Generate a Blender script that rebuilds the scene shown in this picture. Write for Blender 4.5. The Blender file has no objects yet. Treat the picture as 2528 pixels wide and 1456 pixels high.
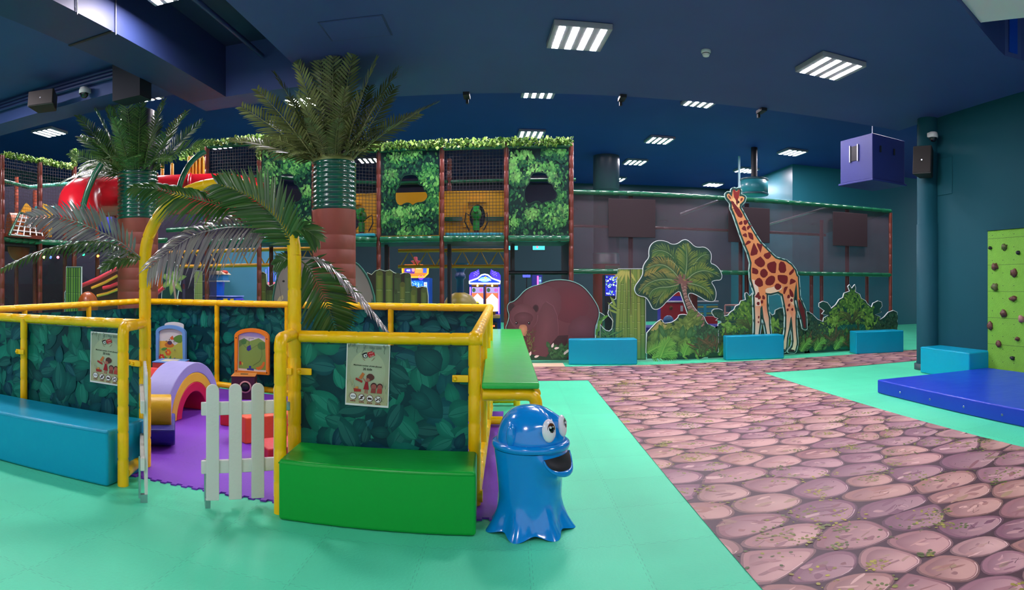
import bpy, math, random
import numpy as np
from math import sin, cos, tan, pi, radians as R, sqrt, atan2, hypot
from mathutils import Vector as V, Matrix, noise
from mathutils.geometry import tessellate_polygon
random.seed(7)
S = bpy.context.scene
COL = S.collection
# ------------------------------------------------------------------ camera (stitched cylindrical picture)
F, HY, CH = 1500.0, 705.0, 1.5          # px per radian, horizon row, eye height
cd = bpy.data.cameras.new('camera'); cam = bpy.data.objects.new('camera', cd); COL.objects.link(cam)
cam.location = (0, 0, CH); cam.rotation_euler = (pi/2, 0, 0)
cd.type = 'PANO'; cd.panorama_type = 'CENTRAL_CYLINDRICAL'
cd.central_cylindrical_range_u_min = -1264/F; cd.central_cylindrical_range_u_max = 1264/F
cd.central_cylindrical_range_v_min = -(1456-HY)/F; cd.central_cylindrical_range_v_max = HY/F
cd.central_cylindrical_radius = 1.0
cd.clip_start = .05; cd.clip_end = 200
S.camera = cam
# ------------------------------------------------------------------ world + exposure
w = bpy.data.worlds.new('world'); S.world = w; w.use_nodes = True
bg = w.node_tree.nodes['Background']; bg.inputs[0].default_value = (.86, .86, 1, 1); bg.inputs[1].default_value = .2
S.view_settings.view_transform = 'Standard'; S.view_settings.look = 'None'
S.view_settings.gamma = 1; S.view_settings.use_curve_mapping = False
S.view_settings.exposure = 2.15
LAMP = 42.0                               # emission of the LED strips in every ceiling panel
# ------------------------------------------------------------------ helpers
def lin(c): return c/12.92 if c <= .04045 else ((c+.055)/1.055)**2.4
def C(h):
    if not isinstance(h, str): return h
    h = h.lstrip('#'); return tuple(lin(int(h[i:i+2], 16)/255) for i in (0, 2, 4))
def mixc(a, b, t): a, b = C(a), C(b); return tuple(x+(y-x)*t for x, y in zip(a, b))
def th(px): return (px-1264)/F
def gp(px, py, z=0.0):                    # photo px -> point on the horizontal plane z
    r = (CH-z)*F/(py-HY); a = th(px); return (r*sin(a), r*cos(a))
def fp(px, py, Y):                        # photo px -> (X, z) on the upright plane y = Y
    a = th(px); r = Y/cos(a); return (Y*tan(a), CH+r*(HY-py)/F)
def sp(px, py, X):                        # photo px -> (Y, z) on the upright plane x = X
    a = th(px); r = X/sin(a); return (r*cos(a), CH+r*(HY-py)/F)
def rp(px, py, r): a = th(px); return V((r*sin(a), r*cos(a), CH+r*(HY-py)/F))
def crop(pts, ox, oy, s): return [(ox+x/s, oy+y/s) for x, y in pts]
def onY(pts, Y): return [fp(x, y, Y) for x, y in pts]
MATS = {}
def mat(name, col, rough=.5, metal=0, spec=.5, coat=0, emit=0, bump=0, bscale=20, var=0, vscale=3, alpha=None):
    if name in MATS: return MATS[name]
    m = bpy.data.materials.new(name); m.use_nodes = True; MATS[name] = m
    nt = m.node_tree; b = nt.nodes['Principled BSDF']; c = C(col)
    b.inputs['Base Color'].default_value = (*c, 1); b.inputs['Roughness'].default_value = rough
    b.inputs['Metallic'].default_value = metal; b.inputs['Specular IOR Level'].default_value = spec
    b.inputs['Coat Weight'].default_value = coat; b.inputs['Coat Roughness'].default_value = .12
    if emit: b.inputs['Emission Color'].default_value = (*c, 1); b.inputs['Emission Strength'].default_value = emit
    if var or bump:
        tc = nt.nodes.new('ShaderNodeTexCoord')
    if var:
        n = nt.nodes.new('ShaderNodeTexNoise'); n.inputs['Scale'].default_value = vscale; n.inputs['Detail'].default_value = 4
        nt.links.new(tc.outputs['Object'], n.inputs['Vector'])
        r = nt.nodes.new('ShaderNodeValToRGB'); r.color_ramp.elements[0].position = .3; r.color_ramp.elements[1].position = .7
        r.color_ramp.elements[0].color = (*[x*(1-var) for x in c], 1); r.color_ramp.elements[1].color = (*[min(1, x*(1+var)) for x in c], 1)
        nt.links.new(n.outputs[0], r.inputs[0]); nt.links.new(r.outputs[0], b.inputs['Base Color'])
    if bump:
        n = nt.nodes.new('ShaderNodeTexNoise'); n.inputs['Scale'].default_value = bscale; n.inputs['Detail'].default_value = 3
        nt.links.new(tc.outputs['Object'], n.inputs['Vector'])
        bp = nt.nodes.new('ShaderNodeBump'); bp.inputs['Strength'].default_value = bump; bp.inputs['Distance'].default_value = .02
        nt.links.new(n.outputs[0], bp.inputs['Height']); nt.links.new(bp.outputs[0], b.inputs['Normal'])
    return m
def print_mat(name='printed_colours', rough=.55, emit=0, coat=0):
    if name in MATS: return MATS[name]
    m = bpy.data.materials.new(name); m.use_nodes = True; MATS[name] = m
    nt = m.node_tree; b = nt.nodes['Principled BSDF']
    a = nt.nodes.new('ShaderNodeAttribute'); a.attribute_name = 'Col'
    nt.links.new(a.outputs['Color'], b.inputs['Base Color']); b.inputs['Roughness'].default_value = rough
    b.inputs['Coat Weight'].default_value = coat; b.inputs['Coat Roughness'].default_value = .15
    if emit: nt.links.new(a.outputs['Color'], b.inputs['Emission Color']); b.inputs['Emission Strength'].default_value = emit
    return m
def net_mat(name, col, pitch, wire, rough=.6):
    """square netting: opaque cords every `pitch` metres, holes between"""
    if name in MATS: return MATS[name]
    m = bpy.data.materials.new(name); m.use_nodes = True; MATS[name] = m
    nt = m.node_tree; b = nt.nodes['Principled BSDF']; N = nt.nodes.new; L = nt.links.new
    b.inputs['Base Color'].default_value = (*C(col), 1); b.inputs['Roughness'].default_value = rough
    uv = N('ShaderNodeUVMap'); sx = N('ShaderNodeSeparateXYZ'); L(uv.outputs[0], sx.inputs[0])
    outs = []
    for k in (0, 1):
        d = N('ShaderNodeMath'); d.operation = 'DIVIDE'; L(sx.outputs[k], d.inputs[0]); d.inputs[1].default_value = pitch
        f = N('ShaderNodeMath'); f.operation = 'FRACT'; L(d.outputs[0], f.inputs[0])
        c = N('ShaderNodeMath'); c.operation = 'LESS_THAN'; L(f.outputs[0], c.inputs[0]); c.inputs[1].default_value = wire/pitch
        outs.append(c)
    mx = N('ShaderNodeMath'); mx.operation = 'MAXIMUM'; L(outs[0].outputs[0], mx.inputs[0]); L(outs[1].outputs[0], mx.inputs[1])
    tr = N('ShaderNodeBsdfTransparent'); ms = N('ShaderNodeMixShader')
    L(mx.outputs[0], ms.inputs[0]); L(tr.outputs[0], ms.inputs[1]); L(b.outputs[0], ms.inputs[2])
    L(ms.outputs[0], nt.nodes['Material Output'].inputs[0]); return m
def veil_mat(name, col, fac):
    """fine woven shade net: a share `fac` of it is thread"""
    if name in MATS: return MATS[name]
    m = bpy.data.materials.new(name); m.use_nodes = True; MATS[name] = m
    nt = m.node_tree; b = nt.nodes['Principled BSDF']; b.inputs['Base Color'].default_value = (*C(col), 1); b.inputs['Roughness'].default_value = .8
    N = nt.nodes.new; L = nt.links.new
    tc = N('ShaderNodeTexCoord'); no = N('ShaderNodeTexNoise'); no.inputs['Scale'].default_value = 1.2; no.inputs['Detail'].default_value = 3
    L(tc.outputs['Object'], no.inputs['Vector'])
    mr = N('ShaderNodeMapRange'); mr.inputs['From Min'].default_value = .3; mr.inputs['From Max'].default_value = .7
    mr.inputs['To Min'].default_value = fac-.07; mr.inputs['To Max'].default_value = fac+.07; L(no.outputs[0], mr.inputs['Value'])
    tr = N('ShaderNodeBsdfTransparent'); ms = N('ShaderNodeMixShader')
    L(mr.outputs[0], ms.inputs[0]); L(tr.outputs[0], ms.inputs[1]); L(b.outputs[0], ms.inputs[2])
    L(ms.outputs[0], nt.nodes['Material Output'].inputs[0]); return m

class MB:
    def __init__(s): s.v = []; s.f = []; s.c = []; s.m = []; s.uv = None; s.sm = []
    def add(s, vs, fs, col=None, mi=0, sm=True):
        o = len(s.v); s.v += [tuple(x) for x in vs]
        for f in fs:
            s.f.append([i+o for i in f]); s.m.append(mi); s.sm.append(sm)
            if col is None: s.c.append(None)
            elif isinstance(col, list): s.c.append([col[i] for i in f])
            else: s.c.append(C(col))
        return s
    def box(s, x0, x1, y0, y1, z0, z1, col=None, mi=0):
        vs = [(x, y, z) for z in (z0, z1) for y in (y0, y1) for x in (x0, x1)]
        return s.add(vs, [(0, 2, 3, 1), (4, 5, 7, 6), (0, 1, 5, 4), (2, 6, 7, 3), (0, 4, 6, 2), (1, 3, 7, 5)], col, mi, False)
    def prism(s, poly, z0, z1, axis='z', col=None, mi=0):
        """poly extruded along z (poly in x,y) or y (poly in x,z) or x (poly in y,z)"""
        n = len(poly)
        P = {'z': lambda a, b, t: (a, b, t), 'y': lambda a, b, t: (a, t, b), 'x': lambda a, b, t: (t, a, b)}[axis]
        vs = [P(a, b, z0) for a, b in poly]+[P(a, b, z1) for a, b in poly]
        return s.add(vs, [list(range(n))[::-1], list(range(n, 2*n))]+[(i, (i+1) % n, n+(i+1) % n, n+i) for i in range(n)], col, mi, False)
    def tube(s, pts, r, n=12, caps=True, col=None, mi=0):
        pts = [V(p) for p in pts]; k = len(pts); rr = r if isinstance(r, list) else [r]*k
        T = [(pts[min(i+1, k-1)]-pts[max(i-1, 0)]).normalized() for i in range(k)]
        u = V((0, 0, 1)) if abs(T[0].z) < .9 else V((1, 0, 0))
        u = (u-T[0]*u.dot(T[0])).normalized(); vs = []
        for i in range(k):
            u = (u-T[i]*u.dot(T[i])).normalized(); w_ = T[i].cross(u)
            vs += [pts[i]+(u*cos(a)+w_*sin(a))*rr[i] for a in [2*pi*j/n for j in range(n)]]
        fs = [(i*n+j, i*n+(j+1) % n, (i+1)*n+(j+1) % n, (i+1)*n+j) for i in range(k-1) for j in range(n)]
        s.add(vs, fs, col, mi)
        if caps: s.add(vs[:n], [list(range(n))[::-1]], col, mi, False); s.add(vs[-n:], [list(range(n))], col, mi, False)
        return s
    def lathe(s, prof, c=(0, 0, 0), n=24, col=None, mi=0, f=None):
        vs = []
        for r, z in prof:
            for j in range(n):
                a = 2*pi*j/n; q = r*(f(a, z) if f else 1); vs.append((c[0]+q*cos(a), c[1]+q*sin(a), c[2]+z))
        k = len(prof)
        return s.add(vs, [(i*n+j, i*n+(j+1) % n, (i+1)*n+(j+1) % n, (i+1)*n+j) for i in range(k-1) for j in range(n)], col, mi)
    def ball(s, c, rx, ry=None, rz=None, n=14, col=None, mi=0, jit=0):
        ry = ry or rx; rz = rz or rx; vs = []; m = n//2
        for i in range(m+1):
            a = pi*i/m
            for j in range(n):
                b = 2*pi*j/n; d = V((sin(a)*cos(b), sin(a)*sin(b), cos(a)))
                k = 1+jit*noise.noise(d*1.9+V(c)*7) if jit else 1
                vs.append((c[0]+rx*d.x*k, c[1]+ry*d.y*k, c[2]+rz*d.z*k))
        return s.add(vs, [(i*n+j, (i+1)*n+j, (i+1)*n+(j+1) % n, i*n+(j+1) % n) for i in range(m) for j in range(n)], col, mi)
    def quad(s, a, b, c, d, col=None, mi=0): return s.add([a, b, c, d], [(0, 1, 2, 3)], col, mi, False)
    def netquad(s, a, b, c, d, mi=0):
        """a flat net a->b along, a->d up, uv in metres"""
        if s.uv is None: s.uv = {}
        a, b, c, d = map(V, (a, b, c, d)); w_ = (b-a).length; h = (d-a).length
        s.uv[len(s.f)] = [(0, 0), (w_, 0), (w_, h), (0, h)]
        return s.add([a, b, c, d], [(0, 1, 2, 3)], None, mi, False)
    def move(s, M): s.v = [tuple(M @ V(p)) for p in s.v]; return s
def setp(o, label=None, cat=None, group=None, kind=None):
    if label: o['label'] = label
    if cat: o['category'] = cat
    if group: o['group'] = group
    if kind: o['kind'] = kind
    return o
def mesh(name, mb, mats):
    me = bpy.data.meshes.new(name); me.from_pydata(mb.v, [], mb.f)
    if not isinstance(mats, (list, tuple)): mats = [mats]
    for m in mats: me.materials.append(m)
    me.polygons.foreach_set('material_index', mb.m); me.polygons.foreach_set('use_smooth', mb.sm)
    if any(c is not None for c in mb.c):
        at = me.color_attributes.new('Col', 'FLOAT_COLOR', 'CORNER'); out = []
        for f, c in zip(mb.f, mb.c):
            if c is None: c = (.5, .5, .5)
            if isinstance(c, list): out += [x for q in c for x in (*C(q)[:3], 1)]
            else: out += [*c[:3], 1]*len(f)
        at.data.foreach_set('color', out)
    if mb.uv is not None:
        ul = me.uv_layers.new(name='UVMap')
        for fi, uvs in mb.uv.items():
            for k, li in enumerate(me.polygons[fi].loop_indices): ul.data[li].uv = uvs[k]
    me.update(); return me
def obj(name, mb, mats, parent=None, bevel=0, seg=2, world=True):
    """one mesh object; geometry given in world space is moved into its thing's own frame"""
    if parent is not None and world:
        inv = parent['_T'] if False else TF[parent.name].inverted(); mb.move(inv)
        o = bpy.data.objects.new(name, mesh(name, mb, mats)); o.parent = parent; COL.objects.link(o); TF[o.name] = TF[parent.name].copy()
    elif parent is not None:
        o = bpy.data.objects.new(name, mesh(name, mb, mats)); o.parent = parent; COL.objects.link(o); TF[o.name] = TF[parent.name].copy()
    else:
        xs = [p[0] for p in mb.v]; ys = [p[1] for p in mb.v]; zs = [p[2] for p in mb.v]
        b = V(((min(xs)+max(xs))/2, (min(ys)+max(ys))/2, min(zs)))
        mb.move(Matrix.Translation(-b)); o = bpy.data.objects.new(name, mesh(name, mb, mats)); o.location = b; COL.objects.link(o)
        TF[o.name] = Matrix.Translation(b)
    if bevel:
        bv = o.modifiers.new('bevel', 'BEVEL'); bv.width = bevel; bv.segments = seg; bv.limit_method = 'ANGLE'; bv.angle_limit = R(40)
        for p in o.data.polygons: p.use_smooth = True
        wn = o.modifiers.new('wn', 'WEIGHTED_NORMAL'); wn.keep_sharp = False
    return o
TF = {}
def thing(name, label, cat, loc=(0, 0, 0), rz=0, group=None):
    o = bpy.data.objects.new(name, None); COL.objects.link(o); o.location = loc; o.rotation_euler = (0, 0, rz); o.empty_display_size = .1
    TF[o.name] = Matrix.Translation(V(loc)) @ Matrix.Rotation(rz, 4, 'Z'); return setp(o, label, cat, group)
def struct(name, mb, m, label=None): return setp(obj(name, mb, m), label, None, None, 'structure')
def top(name, mb, m, label, cat, group=None, bevel=0, kind=None): return setp(obj(name, mb, m, None, bevel), label, cat, group, kind)
# --- 2-D drawing kit for printed things
def chaik(p, it=2, closed=True):
    for _ in range(it):
        q = []; n = len(p)
        for i in range(n if closed else n-1):
            a, b = p[i], p[(i+1) % n]
            q += [(a[0]*.75+b[0]*.25, a[1]*.75+b[1]*.25), (a[0]*.25+b[0]*.75, a[1]*.25+b[1]*.75)]
        if not closed: q = [p[0]]+q+[p[-1]]
        p = q
    return p
def area(p): return sum(p[i][0]*p[(i+1) % len(p)][1]-p[(i+1) % len(p)][0]*p[i][1] for i in range(len(p)))/2
def ccw(p): return p if area(p) > 0 else p[::-1]
def inset(p, d):
    p = ccw(p); n = len(p); q = []
    for i in range(n):
        a, b, c = V(p[i-1]), V(p[i]), V(p[(i+1) % n])
        e = (b-a).normalized()+(c-b).normalized()
        e = e.normalized() if e.length > 1e-6 else (b-a).normalized()
        q.append((b.x-e.y*d, b.y+e.x*d))
    return q
def ell(cx, cy, rx, ry=None, n=20, rot=0, jit=0):
    ry = ry or rx; o = []
    for i in range(n):
        a = 2*pi*i/n; k = 1+random.uniform(-jit, jit); x, y = rx*cos(a)*k, ry*sin(a)*k
        o.append((cx+x*cos(rot)-y*sin(rot), cy+x*sin(rot)+y*cos(rot)))
    return o
def leafp(cx, cy, L, W, ang, heart=False, n=7):
    """leaf outline from stalk (cx,cy) towards ang"""
    a, b = [], []
    for i in range(n+1):
        t = i/n; w_ = W*(sin(pi*t**.75)**.8 if not heart else (sin(pi*min(1, t*.93+.07))**.7)*(1-.35*t))
        x = t*L if not (heart and i == 0) else L*.06
        a.append((x, w_/2)); b.append((x, -w_/2))
    if heart: a = [(L*.07, 0), (-L*.06, W*.25)]+a[1:]; b = [(-L*.06, -W*.25)]+b[1:]
    p = a+b[::-1]
    return [(cx+x*cos(ang)-y*sin(ang), cy+x*sin(ang)+y*cos(ang)) for x, y in p]
def ribbon(pts, w0, w1=None):
    """quads of a stroke"""
    w1 = w0 if w1 is None else w1; L_, R_ = [], []; n = len(pts)
    for i in range(n):
        a, b = V(pts[max(i-1, 0)]), V(pts[min(i+1, n-1)]); d = (b-a).normalized() if (b-a).length > 0 else V((1, 0)); w_ = (w0+(w1-w0)*i/(n-1))/2
        L_.append((pts[i][0]-d.y*w_, pts[i][1]+d.x*w_)); R_.append((pts[i][0]+d.y*w_, pts[i][1]-d.x*w_))
    return L_+R_[::-1]
def cliprect(p, x0, x1, y0, y1):
    for ax, lim, sg in ((0, x0, 1), (0, x1, -1), (1, y0, 1), (1, y1, -1)):
        q = []; n = len(p)
        for i in range(n):
            a, b = p[i], p[(i+1) % n]; da, db = (a[ax]-lim)*sg, (b[ax]-lim)*sg
            if da >= 0: q.append(a)
            if (da >= 0) != (db >= 0):
                t = da/(da-db); q.append((a[0]+(b[0]-a[0])*t, a[1]+(b[1]-a[1])*t))
        p = q
        if len(p) < 3: return []
    return p
def inpoly(x, y, p):
    c = False; j = len(p)-1
    for i in range(len(p)):
        if (p[i][1] > y) != (p[j][1] > y) and x < (p[j][0]-p[i][0])*(y-p[i][1])/(p[j][1]-p[i][1])+p[i][0]: c = not c
        j = i
    return c
def voro(pts, x0, x1, y0, y1, k=26):
    P = np.array(pts); out = []
    for i, (px, py) in enumerate(pts):
        d = (P[:, 0]-px)**2+(P[:, 1]-py)**2; idx = np.argpartition(d, min(k, len(pts)-1))[:k]
        poly = [(x0, y0), (x1, y0), (x1, y1), (x0, y1)]
        for j in idx:
            if j == i: continue
            qx, qy = pts[j]; mx, my = (px+qx)/2, (py+qy)/2; nx, ny = px-qx, py-qy; q = []; n = len(poly)
            for a in range(n):
                A, B = poly[a], poly[(a+1) % n]; da = (A[0]-mx)*nx+(A[1]-my)*ny; db = (B[0]-mx)*nx+(B[1]-my)*ny
                if da >= 0: q.append(A)
                if (da >= 0) != (db >= 0):
                    t = da/(da-db); q.append((A[0]+(B[0]-A[0])*t, A[1]+(B[1]-A[1])*t))
            poly = q
            if len(poly) < 3: break
        out.append(poly)
    return out
class Art:
    """flat painting on a plane: origin o, axes u, v, outward normal n; every poly lies a hair above the last"""
    def __init__(s, mb, o, u, v, n, step=8e-5, start=.0004):
        s.mb = mb; s.o, s.u, s.v, s.n = V(o), V(u).normalized(), V(v).normalized(), V(n).normalized(); s.h = start; s.step = step
    def P(s, p, h=None): return s.o+s.u*p[0]+s.v*p[1]+s.n*(s.h if h is None else h)
    def poly(s, p, col, tip=None, same=False, mi=0):
        if len(p) < 3: return
        if not same: s.h += s.step
        p = ccw(p); n = len(p); vs = [s.P(q) for q in p]
        if s.u.cross(s.v).dot(s.n) < 0: vs = vs[::-1]; p = p[::-1]
        if tip is None: s.mb.add(vs, [list(range(n))], col, mi, False)
        else:                                    # gradient fan: col at the rim, tip in the middle (tip = (colour, point))
            tc, tp = tip; vs.append(s.P(tp)); cols = [C(col)]*n+[C(tc)]
            s.mb.add(vs, [(i, (i+1) % n, n) for i in range(n)], cols, mi, False)
    def grad(s, p, fn, mi=0):
        s.h += s.step; p = ccw(p); vs = [s.P(q) for q in p]; cols = [C(fn(*q)) for q in p]
        if s.u.cross(s.v).dot(s.n) < 0: vs = vs[::-1]; cols = cols[::-1]
        s.mb.add(vs, [list(range(len(p)))], cols, mi, False)
    def strip(s, pts, w0, col, w1=None, col2=None):
        """stroke made of quads, colour running col -> col2"""
        s.h += s.step; p = ribbon(pts, w0, w1); n = len(pts); L_, R_ = p[:n], p[n:][::-1]
        for i in range(n-1):
            c0 = C(col) if col2 is None else mixc(col, col2, i/(n-1)); c1 = C(col) if col2 is None else mixc(col, col2, (i+1)/(n-1))
            q = [L_[i], R_[i], R_[i+1], L_[i+1]]; s.mb.add([s.P(x) for x in q], [(0, 1, 2, 3)], [c0, c0, c1, c1], 0, False)
    def holed(s, outer, holes, col):
        s.h += s.step; outer = ccw(outer); loops = [[V((x, y, 0)) for x, y in outer]]+[[V((x, y, 0)) for x, y in ccw(h)[::-1]] for h in holes]
        tris = tessellate_polygon(loops); flat = [p for l in loops for p in l]
        s.mb.add([s.P(p) for p in flat], [list(t) for t in tris], col, 0, False)
def leaf_paint(A, x0, x1, y0, y1, n, size, pal, rng, keep=None, heart=.45):
    """overlapping painted leaves, each with a lit half and a rib, cut off at the panel's border"""
    for k in range(n):
        x, y = rng.uniform(x0-size*.3, x1+size*.3), rng.uniform(y0-size*.3, y1+size*.3); L = size*rng.uniform(.55, 1.25); a = rng.uniform(0, 2*pi)
        if keep and not keep(x+cos(a)*L/2, y+sin(a)*L/2): continue
        c = rng.choice(pal); p = leafp(x, y, L, L*rng.uniform(.55, .95), a, rng.random() < heart)
        q = cliprect(p, x0, x1, y0, y1)
        if len(q) < 3: continue
        cx, cy = x+cos(a)*L*.45, y+sin(a)*L*.45; lo = mixc(c, '#03302f', .28); hi = mixc(c, '#3fb890', .10)
        if x0 < cx < x1 and y0 < cy < y1: A.poly(q, lo, (hi, (cx, cy)))
        else: A.poly(q, mixc(c, '#03201f', .25))
        half = cliprect(leafp(x, y, L, L*.3, a+.12), x0, x1, y0, y1)
        if len(half) >= 3 and rng.random() < .6: A.poly(half, mixc(c, '#5fc8a8', .10))
        rib = cliprect(ribbon([(x, y), (x+cos(a)*L*.9, y+sin(a)*L*.9)], L*.03, L*.01), x0, x1, y0, y1)
        if len(rib) >= 3: A.poly(rib, mixc(c, '#03302f', .25))
def text_mesh(s, size, font_w=0):
    cu = bpy.data.curves.new('t', 'FONT'); cu.body = s; cu.size = size; cu.align_x = 'CENTER'; cu.align_y = 'CENTER'; cu.offset = font_w
    o = bpy.data.objects.new('t', cu); COL.objects.link(o); dg = bpy.context.evaluated_depsgraph_get(); dg.update()
    me = bpy.data.meshes.new_from_object(o.evaluated_get(dg)); bpy.data.objects.remove(o)
    vs = [(v.co.x, v.co.y) for v in me.vertices]; fs = [list(p.vertices) for p in me.polygons]; bpy.data.meshes.remove(me); return vs, fs
def put_text(A, s, x, y, size, col, rot=0, wgt=0):
    vs, fs = text_mesh(s, size, wgt); A.h += A.step
    A.mb.add([A.P((x+a*cos(rot)-b*sin(rot), y+a*sin(rot)+b*cos(rot))) for a, b in vs], fs, col, 0, False)
def pipe(mb, pts, r, seam=.2, n=12, caps=True):
    """foam sleeve pipe: short sleeves meeting in shallow grooves"""
    pts = [V(p) for p in pts]; L_ = [0]
    for a, b in zip(pts, pts[1:]): L_.append(L_[-1]+(b-a).length)
    tot = L_[-1]; k = max(1, round(tot/seam)); marks = {0: r, tot: r}
    for i in range(1, k): m = tot*i/k; marks[m-.012] = r; marks[m] = r*.9; marks[m+.012] = r
    for l in L_: marks.setdefault(l, r)
    out, rr = [], []
    for m in sorted(marks):
        for i in range(len(pts)-1):
            if m <= L_[i+1]+1e-9: t = (m-L_[i])/max(1e-9, L_[i+1]-L_[i]); out.append(pts[i].lerp(pts[i+1], t)); break
        rr.append(marks[m])
    return mb.tube(out, rr, n, caps)
def elbow(a, b, c, r, n=6):
    """corner at b rounded with radius r"""
    a, b, c = V(a), V(b), V(c); p, q = b+(a-b).normalized()*r, b+(c-b).normalized()*r
    return [a]+[p.lerp(b, t).lerp(b.lerp(q, t), t) for t in [i/n for i in range(n+1)]]+[c]
def frond(mb, path, L, n, N, droop=.25, wid=.022, fwd=.55, rr=.008, grav=(0, 0, -1), tipshort=.35, col=None):
    """feather palm leaf: stalk along path with n pairs of narrow blades; N is the leaf's face normal"""
    path = [V(p) for p in path]; ln = [0]
    for a, b in zip(path, path[1:]): ln.append(ln[-1]+(b-a).length)
    def at(t):
        d = t*ln[-1]
        for i in range(len(path)-1):
            if d <= ln[i+1]+1e-9: q = (d-ln[i])/max(1e-9, ln[i+1]-ln[i]); return path[i].lerp(path[i+1], q), (path[i+1]-path[i]).normalized()
        return path[-1], (path[-1]-path[-2]).normalized()
    mb.tube(path, [rr*(1-.8*i/(len(path)-1)) for i in range(len(path))], 6, True, mixc(col, '#8a8a50', .25) if col else None)
    N = V(N).normalized(); G = V(grav)
    for i in range(n):
        t = .1+.9*i/(n-1); p, T = at(t); Sd = T.cross(N)
        if Sd.length < 1e-4: continue
        Sd.normalize(); Nn = Sd.cross(T).normalized()
        l = L*min(1, .45+1.6*t)*(1-(1-tipshort)*max(0, (t-.45)/.55)**1.3)
        for sg in (-1, 1):
            jl = l*random.uniform(.88, 1.08); D = (Sd*sg*(1-fwd*.45)+T*(fwd+.5*t)+Nn*random.uniform(.05, .25)).normalized()
            W = D.cross(Nn).normalized(); tw = random.uniform(-.35, .35); W = (W*cos(tw)+Nn*sin(tw)).normalized()
            vs = []
            for q, ww in ((0, .35), (.3, 1), (.65, .85), (1, .06)):
                c = p+D*jl*q+G*droop*jl*q*q; e = W*wid*ww*.5; vs += [c-e, c+Nn*wid*ww*.12, c+e]
            cc = None
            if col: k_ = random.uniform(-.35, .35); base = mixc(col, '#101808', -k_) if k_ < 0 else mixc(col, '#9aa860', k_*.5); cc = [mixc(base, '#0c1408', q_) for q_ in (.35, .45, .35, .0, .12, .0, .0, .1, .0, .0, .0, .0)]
            mb.add(vs, [(k*3+m, k*3+m+1, k*3+m+4, k*3+m+3) for k in range(3) for m in (0, 1)], cc)
    return mb
# ------------------------------------------------------------------ materials
NAVY = mat('navy_paint', '#3a4d84', .6, var=.06, vscale=.8)
NAVY2 = mat('navy_paint_far', '#1f2f84', .65, var=.08, vscale=.6)
TEALW = mat('teal_wall_paint', '#0e4854', .7, spec=.2, var=.05, vscale=.7)
TEALB = mat('light_teal_wall', '#4a8fa8', .6)
DUCTM = mat('duct_paint', '#283764', .5, var=.04, vscale=1.5)
DARK = mat('black_paint', '#14161c', .5)
WHITE = mat('white_paint', '#d8d8d4', .5)
YEL = mat('yellow_vinyl', '#ffc800', .32, spec=.35, coat=.15, bump=.25, bscale=14)
BRN = mat('brown_vinyl', '#6e2f22', .28, coat=.35, bump=.2, bscale=16)
GRNP = mat('green_vinyl', '#17603f', .25, coat=.4, bump=.2, bscale=16)
PRINT = print_mat(); PRINTG = print_mat('printed_vinyl', .4, 0, .05); PRINTG.node_tree.nodes['Principled BSDF'].inputs['Specular IOR Level'].default_value = .18
GLOW = print_mat('lit_print', .4, .35)
CHROME = mat('steel', '#b8bcc0', .3, 1)
def jigsaw_mat(name, col, tile, amp, ox=0, oy=0):
    m = mat(name, col, .55, bump=.12, bscale=60); nt = m.node_tree; N = nt.nodes.new; L = nt.links.new; b = nt.nodes['Principled BSDF']
    g = N('ShaderNodeNewGeometry'); sx = N('ShaderNodeSeparateXYZ'); L(g.outputs['Position'], sx.inputs[0])
    def M(op, a, bb=None):
        n = N('ShaderNodeMath'); n.operation = op
        for i, q in enumerate((a, bb)):
            if q is None: continue
            if isinstance(q, (int, float)): n.inputs[i].default_value = q
            else: L(q, n.inputs[i])
        return n.outputs[0]
    ms = []
    for a, o, c in ((sx.outputs[0], ox, sx.outputs[1]), (sx.outputs[1], oy, sx.outputs[0])):
        sq = M('SIGN', M('SINE', M('MULTIPLY', c, 2*pi*9/tile/1.0)))
        p = M('ADD', M('ADD', a, -o), M('MULTIPLY', sq, amp)); f = M('FRACT', M('DIVIDE', p, tile))
        ms.append(M('LESS_THAN', M('MINIMUM', f, M('SUBTRACT', 1.0, f)), .0022/tile))
    line = M('MAXIMUM', ms[0], ms[1])
    # per-tile tint + scuffs
    fx = M('FLOOR', M('DIVIDE', M('ADD', sx.outputs[0], -ox), tile)); fy = M('FLOOR', M('DIVIDE', M('ADD', sx.outputs[1], -oy), tile))
    cv = N('ShaderNodeCombineXYZ'); L(fx, cv.inputs[0]); L(fy, cv.inputs[1]); wn = N('ShaderNodeTexWhiteNoise'); L(cv.outputs[0], wn.inputs['Vector'])
    no = N('ShaderNodeTexNoise'); no.inputs['Scale'].default_value = 1.6; no.inputs['Detail'].default_value = 5; L(g.outputs['Position'], no.inputs['Vector'])
    k = M('ADD', M('MULTIPLY', wn.outputs['Value'], .07), M('ADD', .86, M('MULTIPLY', no.outputs[0], .2)))
    hv = N('ShaderNodeMixRGB'); hv.blend_type = 'MULTIPLY'; hv.inputs[0].default_value = 1; hv.inputs[1].default_value = (*C(col), 1); L(k, hv.inputs[2])
    mx = N('ShaderNodeMixRGB'); L(M('MULTIPLY', line, .32), mx.inputs[0]); L(hv.outputs[0], mx.inputs[1]); mx.inputs[2].default_value = (*[x*.35 for x in C(col)], 1)
    L(mx.outputs[0], b.inputs['Base Color']); return m
MINT = jigsaw_mat('mint_foam', '#4cd6a4', .6, .008, .1, .45)
PURP = jigsaw_mat('purple_foam', '#7a34bd', .6, .008, .2, .2)
HALL = mat('hall_floor', '#3a3436', .5, var=.1)
# ------------------------------------------------------------------ room
XR = 7.0
struct('floor', MB().box(-16, 18, -4, 26, -.3, 0), MINT)
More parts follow.
